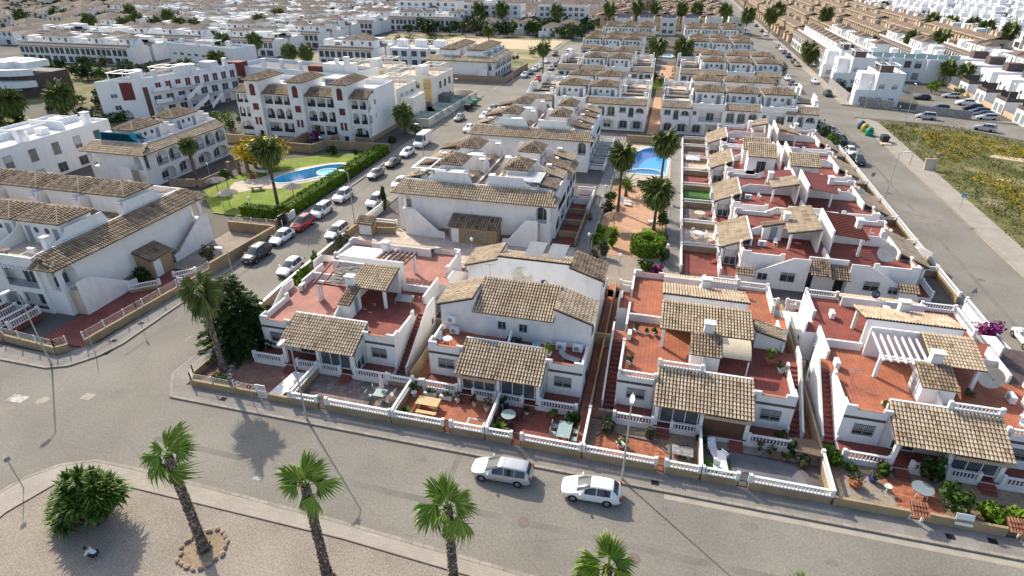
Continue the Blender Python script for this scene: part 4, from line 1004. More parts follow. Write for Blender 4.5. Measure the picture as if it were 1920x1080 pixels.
# --- T rows (facing the viewer)
tA = row_house(7.1, 'arches', (0.7, 6.5, 3.6, 9.0), seed=11)
tB = row_house(7.1, 'balcony', (0.7, 6.5, 3.6, 9.0), seed=12)
tG = row_house(6.4, 'gable', None, seed=13)
tC = row_house(7.1, 'gable', (0.7, 6.5, 3.6, 9.0), wallm='cream_stucco', seed=14)
def trow(x0, y, tpls, where, back=True):
 x = x0
 for i, (t, w, what) in enumerate(tpls):
  n_ = ['first', 'second', 'third', 'fourth', 'fifth'][i]
  place(t, f'{what}, {n_} from left in the {where}', 'house', (x, y, 0), 0, 'houses of the arcaded rows')
  if back: place(tA if t is not tG else tG, f'white terraced house backing the {where}, {n_} from left', 'house', (x + w, y + 26, 0), math.pi, 'houses of the arcaded rows')
  x += w
hw = 'white turreted terraced house'
trow(-31.6, 134.6, [(tG, 6.9, 'white end house with terrace'), (tB, 7.1, hw), (tA, 7.1, hw), (tG, 6.4, 'white gabled house')], 'first row left of the passage')
trow(-0.8, 134.6, [(tG, 6.0, 'cream tinted end house'), (tB, 7.1, hw), (tA, 7.1, hw), (tB, 5.0, hw), (tG, 5.2, 'white corner house with balcony')], 'first row right of the passage')
trow(-32.2, 178.5, [(tG, 6.9, 'white end house'), (tA, 7.1, hw), (tB, 7.1, hw), (tG, 5.6, 'white end house')], 'second row left of the passage')
trow(2.6, 178.5, [(tG, 5.4, 'white end house'), (tA, 7.1, hw), (tB, 7.1, hw), (tA, 7.1, hw)], 'second row right of the passage')
trow(-32.0, 224, [(tA, 7.1, hw), (tB, 7.1, hw), (tA, 7.1, hw)], 'third row left of the passage', True)
trow(5.0, 224, [(tA, 7.1, hw), (tB, 7.1, hw), (tA, 7.1, hw)], 'third row right of the passage', True)
trow(-30.0, 268, [(tB, 7.1, hw), (tA, 7.1, hw), (tC, 7.1, hw)], 'fourth row left of the passage', True)
trow(3.6, 268, [(tB, 7.1, hw), (tA, 7.1, hw), (tB, 7.1, hw)], 'fourth row right of the passage', True)
# --- L1 (left, near): gable wall faces the left street
tL = row_house(6.7, 'balcony', (0.6, 6.0, 4.6, 8.6), seed=21, tile='brown_roof_tile')
cap('long white gable wall facing the left street, with two outside stairs and brown tile roofs', 21.4, (-59.6, 40.6, 0), WH, stairs=((0.5, 7.4, 3.0), (20.6, 13.6, 3.0)), hut=(9.2, 12.4), tile='brown_roof_tile', seed=58)
for k in range(6):
 place(tL, f'white turreted house along the near left road, {["first","second","third","fourth","fifth","sixth"][k]} from the long gable', 'house', (-62.0 - 6.7 * (k + 1), 40.4, 0), 0, 'houses of the left terrace')
 place(tL, f'white turreted house facing the pool lawn, {["first","second","third","fourth","fifth","sixth"][k]} from the long gable', 'house', (-62.0 - 6.7 * k, 62.4, 0), math.pi, 'houses of the left terrace')
# --- L2 (left, beyond): gable and a row facing right
tL2 = row_house(9.0, 'arches', (1.0, 7.0, 3.8, 7.6), seed=24)
cap('white gable with blue netting on its roof terrace, left of the pool lawn', 11.2, (-93.6, 76.4, 0), 0, stairs=((9.6, 5.4, 3.0),), seed=60)
for k in range(2):
 place(tL2, f'white arcaded house left of the pool lawn, {nm[k]} after the gable with blue netting', 'house', (-82.4, 78.8 + 9 * k, 0), WH, 'houses beside the pool lawn')
# --- beyond the cross street on the left
cap('white gable with outside stair at the far corner of the cross street', 22.0, (-75.4, 184.6, 0), 0, stairs=((20.4, 15.5, 3.0),), seed=62, detail=False)
tF = row_house(7.0, 'arches', (0.7, 6.3, 3.8, 8.6), seed=26, detail=False)
for k in range(3):
 place(tF, f'arcaded house beyond the cross street facing gardens, {nm[k]} from the corner gable', 'house', (-53.6, 187 + 7 * k, 0), WH, 'houses beyond the cross street')
 place(tF, f'arcaded house beyond the cross street facing left, {nm[k]} from the corner gable', 'house', (-75.2, 194 + 7 * k, 0), -WH, 'houses beyond the cross street')
for t in (tM, tM2, tA, tB, tG, tC, tL, tL2, tF): bury(t)
# pitched blue net on the roof terrace
net = MB()
net.extr([(-92.5, 80.2, 7.0), (-89.5, 80.2, 7.0), (-89.5, 78.9, 8.3), (-92.5, 78.9, 8.3)], (0, .05, .05)); net.extr([(-89.5, 78.9, 8.3), (-89.5, 80.2, 7.0), (-84.5, 80.4, 7.2), (-84.8, 79.0, 8.4)], (0, .05, .05))
net.box(-92.5, 78.8, 6.2, -84.8, 78.86, 8.3)
tag(net.build('shade_net', 'teal_net'), 'blue shade netting over the roof terrace left of the pool lawn', 'net')
# ================================================================ flats, villas, modern rows
def edge_frame(a, b):
 a = Vector((*a, 0)); b = Vector((*b, 0)); d = (b - a).normalized()
 return a, b, d, math.atan2(d.y, d.x), Vector((d.y, -d.x, 0))
def flat(name, label, pts, h, wins=(), wallm='cool_stucco', par=0.9, roofm='grey_floor', cat='building', group=None, z0=0.0):
 """flat-roofed building on a CCW footprint; wins: (edge, t0, t1, n, z, w, h, glass, frame, style)"""
 P = thing(name, label, cat, (0, 0, 0), 0, group)
 m = MB(); m.prism(pts, z0, h)
 n = len(pts)
 for i in range(n):
  a, b, d, r, o = edge_frame(pts[i], pts[(i + 1) % n])
  if par: m.extr([a + Vector((0, 0, h)), b + Vector((0, 0, h)), b - o * .2 + Vector((0, 0, h)) - d * .2, a - o * .2 + d * .2 + Vector((0, 0, h))], (0, 0, par))
 m.build('wall', wallm, P)
 f = MB()
 c = Vector((sum(p[0] for p in pts) / n, sum(p[1] for p in pts) / n, 0))
 f.face([(c.x + (x - c.x) * .96, c.y + (y - c.y) * .96, h + .015) for x, y in pts]); f.build('flat_roof', roofm, P)
 for e, t0, t1, k, z, w, hh, g, fr, st in wins:
  a, b, d, r, o = edge_frame(pts[e], pts[(e + 1) % n])
  for i in range(k):
   t = t0 + (t1 - t0) * (i + .5) / k
   p = a + (b - a) * t
   window(P, (p.x, p.y, z), w, hh, r, st, frame=fr, glass=g)
 return P
def bx(P, name, m_, *boxes):
 m = MB()
 for b in boxes: m.box(*b)
 return m.build(name, m_, P)
# --- four-storey flats with tiled towers (behind the lawn)
AB = thing('apartment_building', 'white four-storey flats with three maroon-windowed tile-roofed towers beyond the pool lawn', 'flats')
m = MB()
m.box(-90, 112.4, 0, -59.2, 124.9, 9.3)
secs = [(-90, -86.4), (-83.2, -76.3), (-73.1, -66.1), (-62.9, -59.2)]
for i, (a, b) in enumerate(secs):
 k = 3 if b - a > 5 else 2
 w = (b - a) / k
 ops = []
 for j in range(k):
  ops.append((a + j * w + .22, a + (j + 1) * w - .22, 3.75, 5.9, True))
  ops.append((a + j * w + .18, a + (j + 1) * w - .18, 6.75, 8.5, False))
 k0 = 2 if k == 3 else 1
 w0 = (b - a) / k0
 for z0, z1, sel in ((0, 3.2, [(a + j * w0 + .25, a + (j + 1) * w0 - .25, 0.95, 2.9, k0 == 1) for j in range(k0)]), (3.2, 6.2, ops[0::2]), (6.2, 9.0, ops[1::2])):
  wall_openings(m, a, b, z0, z1, 111.4, 111.62, sel)
 for z in (3.1, 6.1): m.box(a, 111.62, z - .2, b, 112.4, z)
 m.box(a, 115.2, 9.3, b, 115.4, 10.3)
 roof(AB, (a - .1, 110.9, 8.95), (b + (.4 if i == 3 else .1), 110.9, 8.95), (0, 3.2, 1.2), mat_='brown_roof_tile', pitch=.33, row=.6, seed=80 + i)
 for z in (1.1, 4.0, 6.8):
  for j in range(k): window(AB, (a + (j + .5) * w, 112.4, z), w * .55, 1.6, 0, 'plain', bars=1)
 rl = MB()
 for z in (3.75, .95, 6.75): rl.box(a + .2, 111.48, z + .62, b - .2, 111.52, z + .68); rl.box(a + .2, 111.49, z, b - .2, 111.51, z + .62)
 rl.build('railing', 'black_metal', AB)
m.box(-59.4, 115.4, 9.3, -59.2, 124.9, 10.3); m.box(-90, 115.4, 9.3, -89.8, 124.9, 10.3); m.box(-90, 124.7, 9.3, -59.2, 124.9, 10.3)
for x in (-66.1, -76.3, -86.4):
 m.box(x, 110.4, 0, x + 3.2, 118.4, 11.7)
m.build('wall', 'white_stucco', AB)
for i, x in enumerate((-66.1, -76.3, -86.4)):
 hip_roof(AB, x, 110.4, x + 3.2, 119.0, 11.68, 1.0, .45, pitch=.33, row=.6, seed=90 + i, name='tower_roof')
 c = x + 1.6
 window(AB, (c, 110.4, 8.6), 1.1, 2.3, 0, 'plain', frame='maroon', glass='maroon', arch=True, bars=0)
 window(AB, (c + .1, 110.4, 5.7), 1.15, 1.2, 0, 'plain', frame='maroon', glass='maroon', bars=0)
 for dx in (-.4, .5): window(AB, (c + dx, 110.4, 2.6), .4, 1.4, 0, 'plain', frame='maroon', glass='maroon', bars=0)
 door(AB, (c + .4, 110.4, 0), .9, 1.3, 0, 'black_metal')
for y, z in ((115.0, 7.2), (115.0, 4.4)): window(AB, (-59.2, y, z), .7, 1.0, WH, 'plain', frame='white_metal', glass='glass' if z > 5 else 'shutter', bars=0)
for z in (6.7, 3.8): window(AB, (-59.2, 112.5, z), 1.0, 1.5, WH, 'plain', glass='pale_glass')
bx(AB, 'plinth', 'ochre_render', (-62.8, 111.36, 0, -59.17, 111.4, .9), (-59.2, 111.4, 0, -59.16, 124.9, 1.0))
bx(AB, 'terrace_room', 'white_stucco', (-71.5, 117, 9.3, -67, 121, 11.6)); bx(AB, 'terrace_glazing', 'pale_glass', (-71.2, 116.9, 9.9, -67.3, 117, 11.3))
# --- white flats with outside zigzag stairs, turned
pa = [(-128.2, 112.4), (-121.2, 118.3), (-113.7, 144.7), (-122.0, 149.5)]
AA = flat('apartment_building', 'white three-storey flats with a maroon panel on the gable and zigzag outside stairs', pa, 8.4, [(0, .28, .40, 1, 5.2, 1.3, 1.0, 'glass', 'white_metal', 'plain'), (0, .30, .42, 1, 2.4, 1.3, 1.0, 'glass', 'white_metal', 'plain'), (0, .5, .6, 1, 0.1, 1.6, 1.3, 'glass', 'white_metal', 'plain'),
  (1, .1, .95, 9, 5.7, 1.35, 1.9, 'maroon', 'white_metal', 'plain'), (1, .06, .97, 8, 2.8, 1.8, 1.9, 'glass', 'white_metal', 'plain'), (1, .05, .97, 8, 0.1, 1.8, 1.9, 'glass', 'white_metal', 'plain')], par=.6)
a, b, d, r, o = edge_frame(pa[0], pa[1])
L0 = (b - a).length
q = MB(); q.extr([a + d * L0 * .52 + o * .05 + Vector((0, 0, 4.4)), a + d * L0 * .80 + o * .05 + Vector((0, 0, 4.4)), a + d * L0 * .80 + o * .05 + Vector((0, 0, 8.4)), a + d * L0 * .52 + o * .05 + Vector((0, 0, 8.4))], -o * .04); q.build('maroon_panel', 'maroon', AA)
a, b, d, r, o = edge_frame(pa[1], pa[2])
q = MB(); q.extr([a + o * .05 + d * .1, a + o * .05 + d * 1.3, a + o * .05 + d * 1.3 + Vector((0, 0, 7)), a + o * .05 + d * .1 + Vector((0, 0, 7))], -o * .04); q.build('corner_panel', 'wood_dark', AA)
def along(s, u, z): return a + d * s + o * u + Vector((0, 0, z))
q = MB()
for z in (2.9, 5.6):
 pts = [along(2, 0, z)] + [along(2 + 1.9 * i, 1.1 + .7 * math.sin(math.pi * min(1, i / 3.5)), z) for i in range(0, 5)] + [along(12, 1.2, z), along(26.5, 1.5, z), along(26.5, 0, z)]
 q.extr(pts, (0, 0, .2))
 for i in range(1, len(pts) - 2):
  if i != 5: q.extr([pts[i], pts[i + 1], pts[i + 1] - o * .12, pts[i] - o * .12], (0, 0, 1.1 if i % 3 else .3))
q.build('balcony', 'cool_stucco', AA)
q = MB()
for s0, s1, z0, z1, u in ((13.5, 8.5, 5.6, 2.9, 2.0), (13.5, 8.0, 2.9, 0.1, 3.6), (17.5, 13.8, 2.9, 0.3, 3.4)):
 for k in range(14):
  t0, t1 = k / 14, (k + 1) / 14
  q.extr([along(s0 + (s1 - s0) * t0, u, z0 + (z1 - z0) * t1), along(s0 + (s1 - s0) * t1, u, z0 + (z1 - z0) * t1), along(s0 + (s1 - s0) * t1, u + 1.2, z0 + (z1 - z0) * t1), along(s0 + (s1 - s0) * t0, u + 1.2, z0 + (z1 - z0) * t1)], (0, 0, .25))
q.build('outside_stair', 'brown_band', AA)
q = MB()
for s0, s1, z0, z1, u in ((13.5, 8.5, 5.6, 2.9, 2.0), (13.5, 8.0, 2.9, 0.1, 3.6), (17.5, 13.8, 2.9, 0.3, 3.4)):
 q.extr([along(s0, u + 1.2, z0 - .2), along(s1, u + 1.2, z1 - .2), along(s1, u + 1.2, z1 + .9), along(s0, u + 1.2, z0 + .9)], o * .12)
q.build('stair_flank', 'cool_stucco', AA)
def roof_frame(P, x0, y0, x1, y1, z, h, m_='white_metal'):
 q = MB()
 for x in (x0, x1):
  for y in (y0, y1): q.box(x - .08, y - .08, z, x + .08, y + .08, z + h)
 q.box(x0 - .3, y0 - .3, z + h, x1 + .3, y0 + .1, z + h + .14); q.box(x0 - .3, y1 - .1, z + h, x1 + .3, y1 + .3, z + h + .14)
 q.box(x0 - .3, y0 + .1, z + h, x0 + .1, y1 - .1, z + h + .14); q.box(x1 - .1, y0 + .1, z + h, x1 + .3, y1 - .1, z + h + .14)
 q.box((x0 + x1) / 2 - .1, y0 + .1, z + h + .02, (x0 + x1) / 2 + .1, y1 - .1, z + h + .12)
 q.build('roof_frame', m_, P)
def chims(P, m_, *cs):
 q = MB()
 for x, y, w, z, h in cs:
  q.box(x - w, y - w, z, x + w, y + w, z + h); q.box(x - w - .1, y - w - .1, z + h + .1, x + w + .1, y + w + .1, z + h + .22)
  for k in (-1, 1): q.box(x + k * w * .7 - .06, y - .06, z + h, x + k * w * .7 + .06, y + .06, z + h + .1)
 q.build('chimneys', m_, P, kind='stuff')
roof_frame(AA, -127, 115.5, -121.5, 119.5, 8.5, 2.0); roof_frame(AA, -123, 124, -117.5, 128, 8.5, 2.2)
bx(AA, 'roof_room', 'cool_stucco', (-121, 129, 8.4, -117.5, 133, 10.6), (-119, 136, 8.4, -115.5, 139, 10.4), (-126.0, 120.4, 8.4, -124.2, 123, 10.4))
chims(AA, 'cool_stucco', (-119.6, 121.5, .4, 8.4, 2), (-116.5, 131, .4, 8.4, 2), (-115, 141, .5, 8.4, 2.2))
# --- long white flats behind, with tall chimneys
AC = flat('apartment_building', 'long low white flats with a maroon roof block and tall chimney, behind the towered flats', [(-117, 146), (-78, 140), (-76, 152), (-116, 160)], 7.4, [(0, .05, .95, 9, 4.6, 1.6, 1.0, 'glass', 'white_metal', 'plain'), (0, .05, .95, 9, 1.2, 1.6, 1.3, 'glass', 'white_metal', 'plain')])
bx(AC, 'maroon_block', 'maroon', (-116.5, 143.6, 4, -112.6, 147, 9.4), (-91, 142.0, 7.4, -87, 146, 9.6))
bx(AC, 'tall_wall', 'white_stucco', (-87, 142.4, 6, -79.5, 147, 10.2)); chims(AC, 'white_stucco', (-80.2, 143.0, .6, 10.2, 1.6), (-83.2, 143.4, .4, 10.2, 1.0), (-97, 148, .4, 7.4, 2), (-104, 150, .4, 7.4, 2), (-109, 149, .5, 7.4, 2.2))
AD = flat('apartment_building', 'low white flats with roof terraces and chimneys behind the zigzag-stair flats', [(-176, 188), (-143, 180), (-141, 190), (-176, 198)], 6.6, [(0, .05, .95, 8, 3.8, 1.8, .8, 'glass', 'white_metal', 'plain')])
chims(AD, 'cool_stucco', (-170, 189, .5, 6.6, 2), (-163, 188, .5, 6.6, 2.2), (-155, 186, .4, 6.6, 2), (-147, 184, .6, 6.6, 2.4)); roof_frame(AD, -160, 184.5, -153, 188, 6.6, 2.2)
# --- modern white cubes along the left
MR = flat('row_building', 'modern white cubic row with dark tall windows and flat roofs at the left edge', [(-117, 50), (-103.5, 50), (-103.5, 91.2), (-117, 91.2)], 6.5, [(1, .03, .97, 9, 3.6, 1.25, 2.0, 'glass', 'grey_metal', 'plain'), (1, .03, .97, 9, .5, 1.6, 1.5, 'glass', 'grey_metal', 'plain')], par=.5, roofm='white_stucco')
bx(MR, 'roof_wall', 'cool_stucco', *[(-114, y, 6.5, -106, y + .25, 7.9) for y in (56.5, 63, 70, 77, 84)], *[(-110, y, 6.5, -109.75, y + 5, 7.6) for y in (58, 65, 72, 79, 85.5)])
chims(MR, 'cool_stucco', *[(-105, y, .55, 6.5, 2.2) for y in (55, 67, 75, 88)])
bx(MR, 'roof_tank', 'white_sheet', (-108, 80, 6.5, -106.4, 81.4, 7.6)); bx(MR, 'roof_tank', 'white_sheet', (-113, 87, 6.5, -111, 88.4, 7.5))
BL = flat('apartment_building', 'white rounded flats with deep balconies and brown walls at the left edge', [(-205, 122), (-171, 130.5), (-171, 143), (-205, 143)], 5.6, [(0, .1, .95, 7, 3.2, 2.2, 1.9, 'glass', 'brown_band', 'plain'), (0, .1, .95, 7, .3, 2.2, 1.9, 'glass', 'brown_band', 'plain')], wallm='brown_band', par=0)
a, b, d, r, o = edge_frame((-205, 122), (-171, 130.5))
q = MB()
for z, e in ((2.8, 3.0), (5.8, 2.4)):
 q.extr([a - d * 1 + Vector((0, 0, z)), a + o * e + Vector((0, 0, z)), b + o * e - d * 3 + Vector((0, 0, z)), b + o * (e - 1) + Vector((0, 0, z)), b + d * 2 + Vector((0, 0, z))], (0, 0, 1.6))
q.box(-184, 130, 7.1, -176, 139, 9.0); q.build('balcony', 'cool_stucco', BL); bx(BL, 'roof_room', 'cool_stucco', (-175.9, 132, 7.1, -172, 139, 8.8))
# --- cream modern houses at the cross street
def cream(label, x0, y0, x1, y1, h, seed):
 P = flat('modern_house', label, [(x0, y0), (x1, y0), (x1, y1), (x0, y1)], h, [(0, .08, .92, 4, h - 2.3, 1.5, 1.1, 'glass', 'black_metal', 'plain'), (0, .08, .92, 4, .7, 1.5, 1.4, 'glass', 'black_metal', 'plain'), (1, .1, .9, 3, h - 2.6, 1.2, 1.6, 'glass', 'black_metal', 'plain'), (1, .1, .9, 3, .4, 1.2, 1.8, 'glass', 'black_metal', 'plain')], wallm='cream_white' if 'cream_white' in MATS else 'white_stucco', par=.7, roofm='cream_paving')
 bx(P, 'yellow_panel', 'yellow_stucco', (x1 - 3.4, y0 - .06, 0.2, x1 - 1.4, y0 - .02, h)); 
 roof_frame(P, x0 + 1.5, y0 + 1.5, x0 + 6, y0 + 5, h, 2.2, 'cream_stucco'); roof_frame(P, x1 - 6, y1 - 6, x1 - 1.5, y1 - 1.5, h, 2.3, 'cream_stucco')
 bx(P, 'roof_room', 'white_stucco', (x0 + 7, y0 + 3, h, x0 + 9.4, y0 + 6, h + 2.5)); bx(P, 'hood', 'cream_stucco', (x0 + 2, y0 - .5, h - 1.0, x1 - 5, y0 - .02, h - .8))
 return P
mat('cream_white', (0.80, 0.76, 0.68), 0.85, (0.72, 0.68, 0.6), 0.8, 6)
c1 = cream('cream modern house with a yellow stripe right behind the towered flats', -74, 128.5, -60.4, 140, 7.0, 1)
bx(c1, 'wing', 'cream_white', (-60.38, 130, 0, -57.2, 137.5, 5.6)); bx(c1, 'outside_stair', 'grey_floor', *[(-57.2 + k * .3, 138, 0, -56.9 + k * .3, 139.4, 3.2 - k * .3) for k in range(10)])
c2 = cream('cream modern house with roof pergolas and a yellow stripe at the cross street', -71, 146, -57.5, 159, 7.0, 2)
bx(c2, 'wing', 'grey_floor', (-57.48, 147, 0, -54.5, 151, 3.0))
cream('cream modern house with roof pergolas, farther back from the street', -90, 158, -76, 170, 6.4, 3)
gw = MB()
for y in (133, 138, 143, 148, 153): gw.box(-57, y, .9, -50.6, y + .06, 2.0)
gw.box(-57.0, 130.4, .9, -50.6, 130.46, 2.0)
tag(gw.build('glass_screen', 'green_glass', kind='stuff'), 'greenish glass garden screens in front of the cream houses', 'screen')
# --- right: modern villas
def villa(label, x, y, w=9.5, dpt=11):
 P = thing('villa', label, 'villa')
 m = MB(); m.box(x, y + 3.0, 0, x + 3.2, y + 8, 7.6); m.box(x + 3.2, y, 0, x + w, y + dpt, 7.6); m.box(x - 1.2, y - .0, 0, x + 3.2, y + 2.99, 3.2)
 m.box(x + 3.2, y, 7.6, x + w, y + .2, 8.3); m.box(x + w - .2, y + .2, 7.6, x + w, y + dpt, 8.3); m.box(x + 3.2, y + .2, 7.6, x + 3.4, y + dpt, 8.3)
 m.box(x - 1.2, y, 3.2, x + 3.2, y + .15, 4.0)
 m.build('wall', 'cool_stucco', P)
 for z in (4.4, 1.0):
  for dx in (4.6, 7.6): window(P, (x + dx, y, z), 1.3, 1.2, 0, 'plain', frame='white_metal', glass='pale_glass')
 for yy in (4.2, 6.6): window(P, (x, y + yy, 4.4), .8, 1.3, -WH, 'plain', bars=0); window(P, (x, y + yy, 1.2), .8, 1.3, -WH, 'plain', bars=0)
 window(P, (x + .8, y, .9), 1.5, 1.4, 0, 'plain', glass='pale_glass')
 roof_frame(P, x + 4, y + 3, x + w - 1, y + 8, 7.6, 2.1)
 bx(P, 'roof_room', 'brown_band', (x + 4.4, y + 4, 7.6, x + 7.5, y + 7.8, 9.5)); bx(P, 'glass_balustrade', 'green_glass', (x + w, y + 1, 4.0, x + w + 1.4, y + 1.05, 5.2), (x + w + 1.4, y + 1, 4.0, x + w + 1.45, y + 6, 5.2))
 bx(P, 'balcony', 'cool_stucco', (x + w, y + 1, 3.0, x + w + 1.5, y + 6, 3.3))
 return P
villa('white cubic villa at the street corner behind the grey stone wall, nearest of three', 48.6, 176.0)
villa('white cubic villa between the corner villa and the glass-fronted row', 48.6, 203.0)
villa('white cubic villa farthest up the right street, beside the glass-fronted row', 48.8, 219.5, 7)
GR = flat('row_building', 'white modern row with green glass roof balustrades behind the corner villa', [(58, 220), (84.5, 216), (85.5, 224), (58.5, 229)], 6.8, [(0, .02, .98, 9, 4.0, 1.7, 1.9, 'glass', 'grey_metal', 'plain'), (0, .02, .98, 9, .6, 1.7, 1.9, 'pale_glass', 'grey_metal', 'plain')], par=0, roofm='white_stucco')
q = MB()
for i in range(3):
 for k in range(3):
  t = (i * 3 + k) / 9; x = 58.2 + 26.2 * t
  q.extr([(x, 219.7 - 3.95 * t, 6.8), (x + 2.7, 219.3 - 3.95 * t, 6.8), (x + 2.7, 219.3 - 3.95 * t, 8.1), (x, 219.7 - 3.95 * t, 8.1)], (0, .06, 0))
q.build('glass_balustrade', 'green_glass', GR, kind='stuff')
bx(GR, 'roof_room', 'white_stucco', *[(61 + i * 6.0, 223 - i * .9, 6.8, 63 + i * 6.0, 225.5 - i * .9, 8.9) for i in range(4)])
bx(GR, 'projection', 'cool_stucco', (66, 217.0, 0, 70, 219.6, 6.8), (76, 215.4, 0, 80, 218.2, 6.8))
for i in range(6):
 y = 160 + i * 12.3
 x = 86.5 - 1.0 * (5 - i) * .4
 P = thing('villa', f'white porched villa facing the car park, {["nearest","second","third","fourth","fifth","farthest"][i]} along the path', 'villa', (0, 0, 0), 0, 'villas along the car park')
 m = MB(); m.box(x, y, 0, x + 9, y + 7.5, 6.6); m.box(x - 4.4, y + .6, 0, x, y + 6.2, 3.1); m.build('wall', 'cool_stucco', P)
 bx(P, 'porch_railing', 'brown_band', (x - 4.4, y + .6, 3.1, x - 4.3, y + 6.2, 4.0), (x - 4.3, y + .6, 3.1, x, y + .7, 4.0))
 bx(P, 'dark_screen', 'dark_fabric', (x - 3.9, y + 5.6, 3.1, x - .2, y + 5.7, 4.8)); bx(P, 'roof_room', 'brown_band', (x + 4, y + 2, 6.6, x + 8, y + 5, 8.6))
 for yy in (2.0, 4.6): window(P, (x - 4.4, y + yy, .3), 1.7, 2.0, -WH, 'plain', glass='pale_glass'); 
 window(P, (x, y + 2.2, 3.6), 1.0, 2.0, -WH, 'plain', bars=0); window(P, (x, y + 5.0, 4.4), 1.0, .9, -WH, 'plain', bars=0)
# walls round the villas
def wall_thing(label, segs, h, m_, th=.25, name='garden_wall', cap_=None, z0=0):
 P = thing(name, label, 'wall')
 m = MB(); c = MB()
 for a, b in segs:
  m.beam((*a, z0 + h / 2), (*b, z0 + h / 2), th, h)
  if cap_: c.beam((*a, z0 + h + .04), (*b, z0 + h + .04), th + .1, .08)
 m.build('wall', m_, P)
 if cap_: c.build('coping', cap_, P)
 return P
wall_thing('grey stone wall round the corner villa', [((47.2, 205), (47.2, 180.2)), ((47.2, 180.2), (49.2, 176.2)), ((49.2, 176.2), (56, 171.8))], 2.2, 'grey_stone')
wall_thing('grey stone wall along the car park', [((60.5, 170.0), (71.5, 166.2))], 1.9, 'grey_stone')
wall_thing('tan wall with pillars between the car park and the row of villas', [((80.6, 160), (81.6, 222))], 1.2, 'tan_stucco')
wall_thing('tan wall under the flats with towers', [((-90, 104.2), (-73, 104.6)), ((-73, 104.6), (-73, 101.6)), ((-73, 101.6), (-67, 101.6)), ((-67, 101.6), (-66, 105.2)), ((-66, 105.2), (-52.2, 105.6)), ((-66, 105.2), (-66, 110.2)), ((-73, 104.6), (-73, 110))], 1.7, 'ochre_render', cap_='ochre_render')
wall_thing('cream garden wall of the modern houses along the left street', [((-52.2, 126.5), (-51.2, 160.4)), ((-51.2, 160.4), (-58, 161)), ((-58, 126.5), (-52.2, 126.5))], 1.9, 'cream_stucco')
wall_thing('brown wall under the far gable at the cross street', [((-76, 183.2), (-49.2, 183)), ((-49.2, 183), (-48.8, 212))], 1.9, 'stone_cladding')
